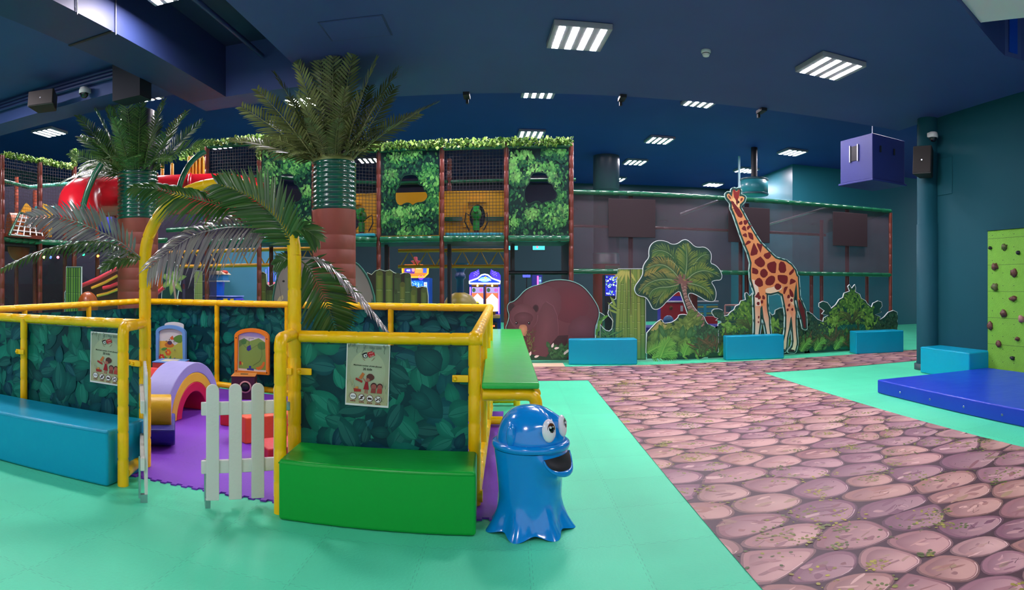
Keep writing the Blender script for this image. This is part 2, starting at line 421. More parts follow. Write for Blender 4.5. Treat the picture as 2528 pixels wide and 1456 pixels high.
# low ceiling: slab with a long open bay (left) and an opening near the right wall
ZL, ZF, EY = 4.5, 5.7, 9.47
def slab(name, poly, z0, z1, m): return struct(name, MB().prism(ccw(poly), z0, z1), m)
op = [(2.0, 3.66), (4.26, 4.75), (5.55, 5.38), (5.75, 5.46), (6.0, 5.4), (XR, 5.4)]
slab('ceiling', [(-2.9, -4), (2.0, -4)]+op+[(XR, EY), (-2.9, EY)], ZL, ZF+.4, NAVY)
slab('ceiling', [(-5.04, 8.6), (-2.9, 8.6), (-2.9, 9.15), (-5.04, 9.15)], ZL, ZF+.4, NAVY)
struct('trim_1', MB().box(-5.04, -4.38, -4, 8.6, ZL, 5.35), DUCTM)                       # painted duct / soffit
mb = MB()
for y in (5.66,): mb.box(-5.05, -4.37, y-.02, y+.02, ZL-.012, ZL-.0005)
struct('trim_2', mb, DARK)
slab('ceiling', [(-4.38, -4), (-2.9, -4), (-2.9, 8.6), (-4.38, 8.6)], 5.3, 6.1, mat('bay_paint', '#22324f', .6))
slab('ceiling', [(-16, -4), (-5.04, -4), (-5.04, 7.5), (-16, 7.5)], 4.9, 6.1, NAVY)
struct('trim_3', MB().box(-16, -5.04, 7.5, 8.1, ZL, 6.1), NAVY)                          # cross beam
slab('ceiling', [(-16, 8.1), (-5.04, 8.1), (-5.04, 9.15), (-2.9, 9.15), (-2.9, EY), (18, EY), (18, 26), (-16, 26)], ZF, ZF+.4, NAVY2)
slab('ceiling', [(2.0, -4), (XR, -4), (XR, 5.6), (2.0, 5.6)], 5.4, 5.8, mat('blue_gloss', '#1247b0', .4))
slab('ceiling', [(4.39, 4.81), (4.93, 5.07), (5.25, 4.5), (5.6, 3.6), (3.6, 2.4), (3.0, 4.1)], 4.56, 4.62, mat('white_board', '#ece2e0', .6))
struct('trim_4', MB().prism(ccw([(5.80, 5.44), (6.98, 5.385), (6.98, 5.365), (5.80, 5.42)]), 4.56, 5.39), mat('blue_gloss', '#1247b0', .4))
struct('wall_right', MB().box(XR, XR+.3, -4, 8.9, 0, ZF+.4), TEALW)
struct('wall_right', MB().box(XR+.3, 18, 8.6, 8.9, 0, ZF+.4), TEALW)
struct('wall_back', MB().box(-16, 9.35, 24.8, 25.1, 0, ZF), mat('dark_teal_wall', '#1d3a48', .6))
struct('wall_right', MB().box(9.35, 18, 18.8, 25.1, 0, ZF), mat('teal_gloss', '#2a7484', .35))
struct('wall_right', MB().box(11.5, 18, 13.9, 14.1, 0, ZF), TEALW)
struct('wall_left', MB().box(-16.2, -16, -4, 26, 0, ZF), TEALW)
struct('baseboard_right', MB().box(XR-.015, XR, -4, 8.9, 0, .1), DARK)
# ------------------------------------------------------------------ stone-print path
def stones():
    rng = random.Random(3); mb = MB()
    reg = [(1.2, 4.2, -1.0, 9.55), (-1.2, 9.0, 9.55, 11.2)]
    for r in reg: mb.add([(r[0], r[2], .004), (r[1], r[2], .004), (r[1], r[3], .004), (r[0], r[3], .004)], [(0, 1, 2, 3)], '#4a2f3a', 0, False)
    A = Art(mb, (0, 0, .004), (1, 0, 0), (0, 1, 0), (0, 0, 1), 0, .0004)
    ax = 1.45; pts = []; bw, bh = .335, .30
    j = 0; y = -1.2
    while y < 11.5:
        x = -1.6/ax+(j % 2)*bw/2
        while x < 9.6/ax: pts.append((x+rng.uniform(-.13, .13), y+rng.uniform(-.10, .10))); x += bw*rng.choice((.62, .9, 1.1, 1.3))
        y += bh*rng.choice((.72, .9, 1.1)); j += 1
    vis = [(i, p) for i, p in enumerate(pts) if any(r[0]-.5 < p[0]*ax < r[1]+.5 and r[2]-.5 < p[1] < r[3]+.5 for r in reg)]
    pts = [p for _, p in vis]; cells = voro(pts, -2, 7, -1.8, 12.2)
    for _ in range(2):
        pts = [(p[0]*.45+.55*sum(q[0] for q in c)/len(c), p[1]*.45+.55*sum(q[1] for q in c)/len(c)) if len(c) > 2 else p for p, c in zip(pts, cells)]
        cells = voro(pts, -2, 7, -1.8, 12.2)
    pinks = ['#c0908a', '#b58280', '#a57476', '#b58a80', '#a87a84', '#946674', '#c49a94', '#a06c68', '#b48478', '#8c6070']
    for (px, py), c in zip(pts, cells):
        if len(c) < 3: continue
        c = [(x*ax, y_) for x, y_ in c]; cx = sum(p[0] for p in c)/len(c); cy = sum(p[1] for p in c)/len(c)
        c = ccw(chaik([(cx+(x-cx)*.99, cy+(y_-cy)*.98) for x, y_ in c], 2))
        w_ = max(p[0] for p in c)-min(p[0] for p in c); base = rng.choice(pinks)
        for r in reg:
            if not (r[0]-.4 < cx < r[1]+.4 and r[2]-.4 < cy < r[3]+.4): continue
            clip = lambda p: cliprect(p, *r)
            A.h = .0004; q = clip(c)
            if len(q) < 3: continue
            A.poly(q, mixc(base, '#3a2436', .62))
            sc = lambda k, dx, dy: ccw(chaik([(cx+dx*w_+(x-cx)*k, cy+dy*w_+(y_-cy)*k) for x, y_ in c], 0))
            A.h = .0007; q = clip(sc(.93, .012, .012))
            if len(q) > 2: A.poly(q, mixc(base, '#6a4254', .33))                  # body
            A.h = .0010; q = clip(sc(.97, 0, 0)); o2 = clip(sc(.92, -.02, .015))
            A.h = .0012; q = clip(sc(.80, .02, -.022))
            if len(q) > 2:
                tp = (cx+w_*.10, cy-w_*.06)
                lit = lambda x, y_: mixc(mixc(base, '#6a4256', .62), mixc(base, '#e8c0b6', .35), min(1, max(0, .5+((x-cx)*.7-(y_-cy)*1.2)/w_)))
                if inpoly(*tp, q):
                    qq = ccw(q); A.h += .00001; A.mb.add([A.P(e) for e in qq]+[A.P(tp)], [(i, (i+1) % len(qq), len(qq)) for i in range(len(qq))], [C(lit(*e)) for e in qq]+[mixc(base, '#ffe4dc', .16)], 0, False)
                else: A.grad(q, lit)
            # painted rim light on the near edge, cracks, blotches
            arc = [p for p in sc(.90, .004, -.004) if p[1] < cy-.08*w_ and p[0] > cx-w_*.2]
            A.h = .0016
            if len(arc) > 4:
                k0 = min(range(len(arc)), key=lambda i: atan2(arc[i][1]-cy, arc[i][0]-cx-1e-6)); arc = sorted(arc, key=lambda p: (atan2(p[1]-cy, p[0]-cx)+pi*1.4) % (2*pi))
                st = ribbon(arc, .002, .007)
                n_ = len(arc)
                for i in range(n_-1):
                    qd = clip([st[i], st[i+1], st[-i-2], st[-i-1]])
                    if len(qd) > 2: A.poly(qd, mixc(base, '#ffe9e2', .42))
            A.h = .0018
            for _ in range(rng.randint(5, 9)):
                a = rng.uniform(0, 6.28); d = rng.uniform(.05, .36)*w_
                b_ = clip(chaik(ell(cx+cos(a)*d, cy+sin(a)*d*.6, w_*rng.uniform(.04, .17), w_*rng.uniform(.015, .055), 8, rng.uniform(-.5, .5), .5), 1))
                A.h += .00004
                if len(b_) > 2: A.poly(b_, mixc(base, rng.choice(['#5e3a50', '#6a4458', '#f2cfc6', '#e8c0b4', '#8a5a54', '#8f8f5e', '#7c4e62']), rng.uniform(.2, .5)))
            A.h = .0023
            for _ in range(rng.randint(1, 4)):
                a = rng.uniform(0, 6.28); x0_, y0_ = cx+rng.uniform(-.3, .3)*w_, cy+rng.uniform(-.15, .15)*w_
                l = [(x0_+cos(a+rng.uniform(-.5, .5))*i*.03, y0_+sin(a)*i*.022) for i in range(4)]
                b_ = clip(ribbon(l, .006, .001))
                if len(b_) > 2: A.poly(b_, mixc(base, '#3a2030', .6))
    # moss: clusters of tiny leaves
    for _ in range(420):
        r = reg[0] if rng.random() < .75 else reg[1]; cx, cy = rng.uniform(r[0], r[1]), rng.uniform(r[2], r[3]); s = rng.uniform(.03, .12); g = rng.choice(['#6f7a3c', '#8a8a3e', '#5d6c3a', '#a39a3c', '#77803f'])
        for k in range(rng.randint(8, 30)):
            a, d = rng.uniform(0, 6.28), s*sqrt(rng.random())*1.2; q = rng.uniform(.004, .013); A.h = .0026+.00002*k
            b_ = cliprect(ell(cx+cos(a)*d*1.4, cy+sin(a)*d, q*1.3, q, 6, a), *r)
            if len(b_) > 2: A.poly(b_, mixc(g, rng.choice(['#c8b83a', '#39402a', '#5a3c40']), rng.random()*.45))
    top('printed_path', mb, mat('x', '#888888') and print_mat('printed_floor', .5), 'pink cobblestone-print vinyl path across the mint green floor', 'floor covering')
stones()
# purple mat of the play pen, with jigsaw front edge
def teeth(a, b, n, d):
    a, b = V(a), V(b); nn = V((-(b-a).y, (b-a).x)).normalized()*d; o = []
    for i in range(n):
        p, q = a.lerp(b, i/n), a.lerp(b, (i+.5)/n); e = a.lerp(b, (i+1)/n); o += [tuple(p), tuple(q), tuple(q+nn), tuple(e+nn)]
    return o+[tuple(b)]
poly = teeth((-5.6, 3.9), (-.1, 3.9), 60, -.03)+[(-.1, 7.2), (-.3, 7.2), (-5.6, 8.05)]
top('foam_mat', MB().prism(poly, .0, .012), PURP, 'purple jigsaw foam mat inside the yellow fenced toddler pen', 'mat')
top('cream_mat', MB().box(-.6, .98, 11.2, 11.7, 0, .008), mat('cream_foam', '#e8c9a8', .6), 'cream foam mat tile on the floor in front of the bear board', 'mat')
# ------------------------------------------------------------------ ceiling lamps
LSTRIP = mat('led_strip', '#fff4ff', .5, emit=LAMP); LBODY = mat('lamp_housing', '#9b97a0', .5)
def lamp(x, y, zc, label, rz=0, s=.72, drop=.07):
    t = thing('ceiling_light', label, 'ceiling light', (x, y, zc-drop), rz, 'square LED ceiling panels')
    b = MB().box(-s/2, s/2, -s/2, s/2, .0, drop-.002); obj('housing', b, LBODY, t, .006, 1, False)
    for k in range(4):
        q = -s/2+s*(k+.62)/4.25; obj('light_strip', MB().box(q-.036, q+.036, -s*.47, s*.47, -.0015, -.0005), LSTRIP, t, 0, 1, False)
    return t
lamp(*gp(1428, 82, ZL), ZL, 'large square four-strip ceiling light above the middle of the room', R(4), .68)
lamp(*gp(2050, 158, ZL), ZL, 'square four-strip ceiling light right of the white smoke detector', R(4), .7)
for px, py, lb in ((1330, 230, 'low slim ceiling light below the ceiling edge, over the leafy playground panels'), (1730, 253, 'slim ceiling light at the low ceiling edge above the giraffe'),
        (1311, 333, 'four-strip ceiling light just above the ivy of the playground roof'), (1628, 348, 'four-strip far ceiling light left of centre above the net fence'),
        (1568, 402, 'second far ceiling light in the row above the bamboo board'), (1520, 444, 'farthest small ceiling light beside the dark column'),
        (1956, 378, 'far ceiling light left of the hanging blue air unit'), (1842, 422, 'small far ceiling light above the giraffe head'), (1760, 457, 'smallest far ceiling light just left of the giraffe head'),
        (122, 329, 'four-strip ceiling light above the left netted playground wing'), (540, 361, 'four-strip ceiling light seen through the net above the red tube'), (910, 397, 'far ceiling light seen through the net right of the big palm'),
        (742, 252, 'ceiling light glinting through the fronds of the big palm')):
    lamp(*gp(px, py, ZF-.07), ZF, lb, R(4))
# lamps of the same kind: one in the bay, the rest unseen, added for light
lamp(-3.74, 5.80, 5.3, 'ceiling light hung in the open dark bay beside the bright duct', R(3), .58, .45)
for x, y in ((4.1, 1.6),): lamp(x, y, ZL, 'unseen square four-strip ceiling light added overhead', R(4), .78)  # out of view, put in to brighten the near path
for x in (-7.6, -4.2, -1.2, 1.9, 5.0, 8.1): lamp(x, 10.9, ZF, 'unseen square four-strip ceiling light added above the low ceiling edge', R(4), .72)  # hidden by the low ceiling, put in to brighten boards and fence
for x, y, z in ((-7.4, 5.7, 4.9), (-7.0, 1.5, 4.9), (-1.8, -1.2, ZL), (-8.5, 9.6, ZF), (-10.6, 10.5, ZF)): lamp(x, y, z, 'unseen square four-strip ceiling light added over the left side', R(4), .78)  # out of view, extra light for the left side and foreground
# ------------------------------------------------------------------ ceiling details
x, y = gp(1743, 124, ZL); t = thing('smoke_detector', 'small white smoke detector on the navy ceiling between two light panels', 'smoke detector', (x, y, ZL))
obj('base', MB().lathe([(0, 0), (.062, 0), (.062, -.03), (.05, -.035)], n=20), WHITE, t, 0, 1, False)
obj('sensor_cap', MB().lathe([(.05, -.034), (.048, -.055), (.04, -.075), (.03, -.08), (0, -.082)], n=20), WHITE, t, 0, 1, False)
obj('slot', MB().lathe([(.0505, -.042), (.0505, -.05)], n=20), DARK, t, 0, 1, False)
a, b = gp(795, 47, ZL), gp(957, 92, ZL)
t = thing('access_hatch', 'flat square access hatch set in the navy ceiling above the big palm', 'hatch', ((a[0]+b[0])/2, (a[1]+b[1])/2, ZL))
obj('lid', MB().box(-.36, .36, -.26, .26, -.012, -.001), NAVY, t, .003, 1, False)
obj('frame', MB().prism([(-.38, -.28), (.38, -.28), (.38, .28), (-.38, .28)], -.006, -.0005), DUCTM, t, 0, 1, False)
def clip_(px, py, lb):
    p = gp(px, py, ZL); t = top('ceiling_clip', MB().box(p[0]-.05, p[0]+.05, p[1]-.12, p[1]+.12, ZL-.05, ZL).box(p[0]-.02, p[0]+.02, p[1]+.1, p[1]+.16, ZL-.11, ZL), DARK, lb, 'bracket', 'ceiling edge brackets')
clip_(1152, 232, 'small dark bracket at the ceiling edge right of the big palm'); clip_(1536, 238, 'small dark bracket at the ceiling edge left of the giraffe'); clip_(1880, 270, 'small dark bracket at the ceiling edge right of the giraffe')
# sprinkler pipes in the bay and under the left ceiling
mb = MB().tube([(-3.7, -4, 5.0), (-3.7, 8.5, 5.0)], .035, 8); top('sprinkler_pipe', mb, DUCTM, 'long dark pipe running along the open ceiling bay', 'pipe')
for k, yy in enumerate((6.2, 6.35, 6.5)): top('cable_conduit', MB().tube([(-4.38, yy, 5.15), (-2.9, yy, 5.15)], .025, 8), DARK, 'thin dark conduit crossing the open ceiling bay', 'pipe', 'conduits across the ceiling bay')
for k, (dz, dy) in enumerate(((0, 0), (.09, .05), (.18, .1))):
    top('ceiling_conduit', MB().tube([(-12, 7.42+dy*.3, 4.72+dz*.7), (-5.05, 7.42+dy*.3, 4.72+dz*.7)], .03, 8), DUCTM, 'thin conduit along the beam above the left palm', 'pipe', 'conduits on the left beam')
for px, py, yy, lb in ((272, 84, 0, 'front thin threaded rod holding the bright duct'), (171, 36, 0, 'rear thin threaded rod holding the bright duct')):
    p = gp(px, py, ZL); top('hanger_rod', MB().tube([(-4.365, p[1], ZL-.03), (-4.365, p[1], 5.3)], .008, 6), CHROME, lb, 'rod')
# left column head + column, speaker, cameras
top('column_head', MB().box(-5.56, -5.06, 7.2, 7.5, 4.26, 4.9), mat('column_head', '#0a1020', .7), 'dark boxed column head against the beam above the left palm crown', 'column')
def dome_cam(c, lb, d=(0, -1)):
    t = thing('security_camera', lb, 'security camera', c)
    obj('bracket', MB().box(-.03, .03, .02, .14, -.02, .06), WHITE, t, .01, 2, False)
    obj('shell', MB().lathe([(.0, .05), (.07, .045), (.085, 0), (.085, -.05)], n=20), WHITE, t, 0, 1, False)
    obj('lens_dome', MB().lathe([(.07, -.05), (.06, -.09), (.035, -.115), (0, -.122)], n=18), mat('smoked_lens', '#15151a', .1, coat=.5), t, 0, 1, False)
dome_cam((-6.25, 7.36, 4.6), 'white dome security camera on the beam above the left palm')
def speaker(c, rz, lb, s=(.5, .34, .3), pitch=.3):
    t = thing('wall_speaker', lb, 'speaker', c, rz); Mx = Matrix.Rotation(-pitch, 4, 'X')
    k = mat('speaker_black', '#23201f', .6); w_, d, h = s
    obj('cabinet', MB().prism([(-w_/2, 0), (w_/2, 0), (w_*.36, d), (-w_*.36, d)], -h/2, h/2).move(Mx), k, t, .015, 2, False)
    obj('grille', MB().box(-w_*.46, w_*.46, -.012, -.001, -h*.45, h*.45).move(Mx), mat('speaker_grille', '#2b2624', .8), t, .004, 1, False)
    obj('badge', MB().box(-.012, .012, -.018, -.012, -.02, .0).move(Mx), CHROME, t, 0, 1, False)
    obj('bracket', MB().tube([(0, d, 0), (0, d+.14, .05)], .03, 8), DARK, t, 0, 1, False)
speaker(rp(100, 240, 9.75), .35, 'wide black loudspeaker hung under the left ceiling', (.46, .3, .26), .15)
speaker((6.56, 8.20, 3.68), -.95, 'upright black loudspeaker on the right wall column', (.34, .3, .5), .1)
dome_cam((6.78, 8.16, 4.13), 'small white dome camera at the top of the right wall column')
# right column
t = thing('column', 'dark teal round column beside the turquoise bench on the right wall', 'column', (6.95, 8.5, 0))
obj('shaft', MB().lathe([(.215, 0), (.215, 2.6), (.2, 2.6), (.2, ZL)], n=32), TEALW, t, 0, 1, False)
obj('plinth', MB().lathe([(.26, 0), (.26, .1), (.22, .11)], n=32), mat('plinth', '#26434a', .5), t, 0, 1, False)
top('electrical_box', MB().box(6.985, 7.0, 7.9, 8.3, 3.1, 3.75), TEALW, 'flat teal-painted junction box on the right wall next to the column', 'box', None, .01)
# hanging air unit
a = th(2154); c = V((12*sin(a), 12*cos(a), 3.62))
t = thing('air_handler', 'big blue air unit hanging from the ceiling beyond the net fence', 'air conditioner', c, .785-a); UB = mat('unit_blue', '#27307c', .45, var=.05)
obj('casing', MB().box(0, .95, 0, .95, 0, .9), UB, t, .015, 2, False)
obj('base_tray', MB().box(-.03, .98, -.03, .98, -.04, .0), UB, t, .005, 1, False)
obj('vent', MB().box(-.012, .0, .42, .62, .42, .72), DARK, t, .003, 1, False)
[obj('vent_collar', MB().box(-.03, -.001, q, q+.03, .4, .74), CHROME, t, 0, 1, False) for q in (.39, .62)]
for q in (.2, .6): obj('latch', MB().box(q, q+.04, -.02, 0, .55, .68), DARK, t, .004, 1, False)
[obj('hanger', MB().tube([(q, q, .9), (q, q, 2.08)], .012, 6), CHROME, t, 0, 1, False) for q in (.1, .85)]
a = th(1862); c = V((18.5*sin(a), 18.5*cos(a), 4.25))
t = thing('duct_outlet', 'round teal ventilation duct end above the net fence behind the giraffe head', 'duct', c)
obj('drum', MB().lathe([(0, 0), (.42, 0), (.42, .5), (0, .5)], n=32), mat('teal_duct', '#2f8a92', .35, coat=.3), t, 0, 1, False)
obj('rim', MB().lathe([(.43, 0), (.44, .04), (.43, .06)], n=32).lathe([(.43, .44), (.44, .47), (.43, .5)], n=32), mat('duct_rim', '#1f4f58', .4), t, 0, 1, False)
obj('stem', MB().tube([(0, 0, .5), (0, 0, 1.45)], .1, 12), DARK, t, 0, 1, False)
top('projector', MB().box(7.05, 7.35, 18.2, 18.5, 4.2, 4.45).tube([(7.2, 18.35, 4.45), (7.2, 18.35, ZF)], .04, 8), mat('projector_white', '#b8d8e0', .4), 'small pale projector hanging left of the giraffe head', 'projector', None, .01)
t = thing('column', 'far round column with brown lower wrap behind the net fence, left side', 'column', (3.05, 19.5, 0))
obj('shaft', MB().lathe([(.42, 2.35), (.42, 4.6), (.43, 4.6), (.43, ZF)], n=24), mat('grey_column', '#39414f', .35), t, 0, 1, False)
obj('ribbed_collar', MB().lathe([(.43+.015*(k % 2), 2.2+k*.05) for k in range(8)], n=24), CHROME, t, 0, 1, False)
obj('brown_wrap', MB().lathe([(.44, 0), (.44, 2.2)], n=24), BRN, t, 0, 1, False)
# ------------------------------------------------------------------ toddler pen fence
TEALP = ['#0c6458', '#0a5552', '#0f7460', '#094a4e', '#117a66', '#0b5c54', '#0a4f5a', '#083f52', '#0a4448', '#0d6a5a']
def leaf_panel(name, parent, a, b, z0, z1, n, size, seed, side=-1):
    """printed vinyl sheet between two floor points a,b"""
    a, b = V((*a, 0)), V((*b, 0)); u = (b-a).normalized(); L = (b-a).length; nrm = u.cross(V((0, 0, 1)))*(-side); rng = random.Random(seed)
    o = a+V((0, 0, z0)); mb = MB(); h = z1-z0; th_ = .012
    q = lambda x, z, d: o+u*x+V((0, 0, z))-nrm*d
    vs = [q(x, z, d) for d in (0, th_) for x, z in ((0, 0), (L, 0), (L, h), (0, h))]
    mb.add(vs, [(0, 1, 2, 3), (7, 6, 5, 4), (0, 4, 5, 1), (1, 5, 6, 2), (2, 6, 7, 3), (3, 7, 4, 0)], '#06383f', 0, False)
    A = Art(mb, o, u, (0, 0, 1), nrm, 8e-6, .0003); leaf_paint(A, 0, L, 0, h, n, size, TEALP, rng)
    return obj(name, mb, PRINTG, parent)
def clampp(parent, p, d=.06):
    mb = MB(); x, y, z = p; mb.box(x-.055, x+.055, y-.03, y-.012, z-.024, z+.024).ball((x-.035, y-.034, z), .017, n=8); return obj('clamp', mb, YEL, parent, .004, 1)
ZR, YF, PR = 1.135, 4.13, .043
f = thing('fence_section', 'front right yellow pipe fence section with leaf-print sheet behind the green bench', 'fence', (-.9, YF, 0))
obj('top_rail', pipe(MB(), [(-1.5, YF, ZR), (-.2, YF, ZR)], PR), YEL, f); obj('bottom_rail', pipe(MB(), [(-1.5, YF, .07), (-.2, YF, .07)], PR), YEL, f)
obj('post', pipe(MB(), [(-.255, YF, 0), (-.255, YF, ZR)], PR), YEL, f)
obj('corner_cap', MB().ball((-.255, YF, ZR), .058, n=14), YEL, f)
leaf_panel('leaf_sheet', f, (-1.5, YF+.012), (-.3, YF+.012), .1, 1.085, 210, .21, 11)
clampp(f, (-1.46, YF-.005, .885)); clampp(f, (-.35, YF-.005, .87))
ZL2 = 1.18
f = thing('fence_section', 'front left yellow pipe fence section with leaf-print sheet behind the turquoise bench', 'fence', (-4.4, YF, 0))
obj('top_rail', pipe(MB(), [(-6.2, YF, ZL2), (-2.87, YF, ZL2)], PR), YEL, f); obj('bottom_rail', pipe(MB(), [(-6.2, YF, .07), (-2.87, YF, .07)], PR), YEL, f)
obj('post', pipe(MB(), [(-4.26, YF-.02, 0), (-4.26, YF-.02, ZL2)], .036), YEL, f); obj('post', pipe(MB(), [(-5.66, YF-.02, 0), (-5.66, YF-.02, ZL2)], .036), YEL, f)
leaf_panel('leaf_sheet', f, (-6.1, YF+.03), (-2.9, YF+.03), .1, 1.13, 470, .22, 5)
c_ = clampp(f, (-4.26, YF-.05, .86)); clampp(f, (-2.95, YF-.01, .86))
# arch with the two returns that stand forward of it
t = thing('entrance_arch', 'yellow pipe archway at the toddler pen entrance', 'archway', (-2.2, YF, 0)); xl, xr = -2.85, -1.545; zs = 1.72; AR = .05
obj('post', pipe(MB(), [(xl, YF, 0), (xl, YF, zs)], AR, .24), YEL, t); obj('post', pipe(MB(), [(xr, YF, 0), (xr, YF, zs)], AR, .24), YEL, t)
cx, hw = (xl+xr)/2, (xr-xl)/2; zt = 2.28
obj('hoop', pipe(MB(), [(cx-hw*cos(a), YF, zs+(zt-zs)*sin(a)) for a in [pi*i/28 for i in range(29)]], AR, .17), YEL, t)
obj('return_frame', pipe(MB(), elbow((-1.545, YF-.05, 1.15), (-1.495, 3.727, 1.15), (-1.495, 3.727, 0), .07), PR), YEL, t)
obj('return_frame', pipe(MB(), elbow((-2.85, YF-.05, 1.19), (-2.725, 3.66, 1.19), (-2.725, 3.66, 0), .07), PR), YEL, t)
obj('foot_rail', pipe(MB(), [(-2.85, YF-.04, .09), (-2.725, 3.68, .09)], PR), YEL, t)
for x, y, z in ((-1.6, YF-.02, .885), (-2.91, YF-.02, .86)): obj('clamp', MB().box(x-.03, x+.06, y-.055, y-.03, z-.024, z+.024).ball((x-.01, y-.06, z), .016, n=8), YEL, t, .004, 1)
# rear, left and right sides
def fence(label, a, b, z0, z1, posts, panel, n, seed, side=-1):
    t = thing('fence_section', label, 'fence', ((a[0]+b[0])/2, (a[1]+b[1])/2, 0)); A_, B_ = V((*a, 0)), V((*b, 0))
    obj('top_rail', pipe(MB(), [A_+V((0, 0, z0)), B_+V((0, 0, z1))], PR+.003, .22), YEL, t)
    obj('bottom_rail', pipe(MB(), [A_+V((0, 0, .06)), B_+V((0, 0, .06))], PR, .3), YEL, t)
    for k in posts: p = A_.lerp(B_, k); obj('post', pipe(MB(), [p, p+V((0, 0, z0+(z1-z0)*k))], .037, .22, 10), YEL, t)
    if panel:
        d = (B_-A_).normalized().cross(V((0, 0, 1)))*side*-1
        off = -d*.05; leaf_panel('leaf_sheet', t, (A_.x+off.x, A_.y+off.y), (B_.x+off.x, B_.y+off.y), .08, z0-.055, n, .22, seed, side)
    return t
FA, FB = (-5.66, 8.1), (-.265, 7.25)
fence('rear yellow pipe fence section with leaf-print sheet, carrying the activity boards', FA, FB, 1.25, 1.235, (0, .28, .497, .77, 1), True, 700, 21)
fence('left yellow pipe fence section running back beside the left palm column', (-5.66, 4.18), FA, 1.19, 1.25, (.33, .66), True, 400, 31)
fence('right yellow pipe fence section alongside the raised green bench top', (-.255, YF+.04), (-.265, 7.25), ZR, 1.235, (.42, .72), False, 0, 0)
# ------------------------------------------------------------------ raised green ledge outside the pen
t = thing('padded_ledge', 'long raised green padded ledge on yellow pipe legs along the pen', 'bench', (0, 6, 0))
GRN = mat('green_pad', '#12a03c', .33, coat=.25, bump=.35, bscale=5); GRN2 = mat('green_pad_bright', '#2fc04a', .33, coat=.25, bump=.35, bscale=5)
obj('pad', MB().prism([(-.205, 4.1), (.185, 4.1), (.135, 9.2), (-.34, 9.2)], .8, .845), GRN2, t, .012)
obj('leg_frame', pipe(MB(), elbow((-.2, 4.16, .755), (.165, 4.16, .755), (.165, 4.16, 0), .07), PR), YEL, t)
obj('leg_frame', pipe(MB(), elbow((-.26, 7.62, .755), (.06, 7.62, .755), (.06, 7.62, 0), .07), PR), YEL, t)
obj('cross_rail', pipe(MB(), [(-.34, 7.62, .07), (.02, 7.62, .07)], PR), YEL, t); obj('cross_rail', pipe(MB(), [(-.25, 6.45, .07), (-.1, 6.45, .07)], PR), YEL, t)
obj('side_rail', pipe(MB(), [(.165, 4.2, .755), (.06, 7.6, .755)], .035), YEL, t)
# ------------------------------------------------------------------ soft benches
def bench(label, poly, h, m, m2=None):
    cx = sum(p[0] for p in poly)/len(poly); cy = sum(p[1] for p in poly)/len(poly)
    t = thing('soft_bench', label, 'bench', (cx, cy, 0), 0)
    o = obj('padded_body', MB().prism(ccw(poly), 0.003, h), m, t, .022, 3)
    q = inset(ccw(poly), .004); obj('seam', MB().tube([(*p, h-.022) for p in q+q[:1]], .0045, 6, False), m, t)
    return t
GB = mat('green_bench_vinyl', '#0aa234', .34, spec=.3, coat=.08, bump=.5, bscale=3.5); TB = mat('turquoise_vinyl', '#009cbc', .34, spec=.3, coat=.08, bump=.5, bscale=3.5)
bench('green soft bench in front of the fence poster, beside the blue bin', [(-1.46, 3.605), (-.215, 3.615), (-.235, 4.085), (-1.49, 4.085)], .388, GB)
bench('long turquoise soft bench at the left front fence', [(-5.2, 3.36), (-2.79, 3.55), (-2.80, 4.07), (-5.2, 4.05)], .42, TB)
bench('turquoise soft bench in front of the bear board', [(1.07, 11.45), (2.36, 11.28), (2.38, 11.64), (1.09, 11.66)], .49, TB)
bench('turquoise soft bench under the giraffe', [(4.2, 11.43), (5.42, 11.28), (5.45, 11.64), (4.22, 11.66)], .49, TB)
bench('turquoise soft bench at the right end of the net fence', [(7.12, 11.2), (8.25, 10.97), (8.3, 11.45), (7.2, 11.6)], .49, TB)
bench('turquoise soft bench against the right wall behind the blue mat', [(6.52, 8.2), (6.98, 8.2), (6.98, 6.92), (6.48, 6.92)], .45, TB)
# blue crash mat
BM = mat('blue_mat_vinyl', '#1a3cc0', .36, spec=.3, coat=.08, bump=.7, bscale=2.2)
t = thing('crash_mat', 'thick royal blue crash mat under the climbing wall', 'mat', (5.8, 5.2, 0))
obj('pad', MB().prism([(4.79, 2.8), (6.86, 2.8), (6.86, 6.9), (4.80, 7.0)], .003, .19), BM, t, .02, 3)
for k in range(7):
    y = 6.45-.62*k; mb = MB().lathe([(.007, 0), (.014, .0), (.014, .004), (.007, .004)], n=12).move(Matrix.Translation((4.79, y, .09)) @ Matrix.Rotation(-pi/2, 4, 'Y')); obj('eyelet', mb, CHROME, t)
# climbing wall
t = thing('climbing_wall', 'lime green climbing wall panel with brown stone-like holds', 'climbing wall', (6.93, 5.5, 0)); LG = mat('lime_panel', '#6fae2e', .6, bump=.5, bscale=90, var=.06, vscale=12)
obj('panel', MB().box(6.9, 6.985, 3.6, 6.94, .0, 2.38), LG, t, .006, 1)
mb = MB(); gd = mat('panel_joint', '#3d6420', .7)
for k in range(1, 6): z = .23+.42*k-.08; mb.box(6.898, 6.9005, 3.6, 6.94, z-.003, z+.003)
for y in (6.08, 5.2, 4.3): mb.box(6.898, 6.9005, y-.003, y+.003, 0, 2.38)
obj('panel_joints', mb, gd, t)
mb = MB(); rng = random.Random(4)
for j in range(11):
    for k in range(14): mb.box(6.8985, 6.9005, 6.83-.235*k-.006, 6.83-.235*k+.006, .3+.2*j-.006, .3+.2*j+.006)
obj('bolt_holes', mb, DARK, t)
obj('cap_strip', MB().box(6.88, 6.995, 3.6, 6.95, 2.38, 2.41), TEALW, t)
HB = mat('hold_brown', '#5a3428', .45, bump=.6, bscale=25, var=.3, vscale=9); HO = mat('hold_olive', '#4f5626', .5, bump=.5, bscale=25, var=.3, vscale=9)
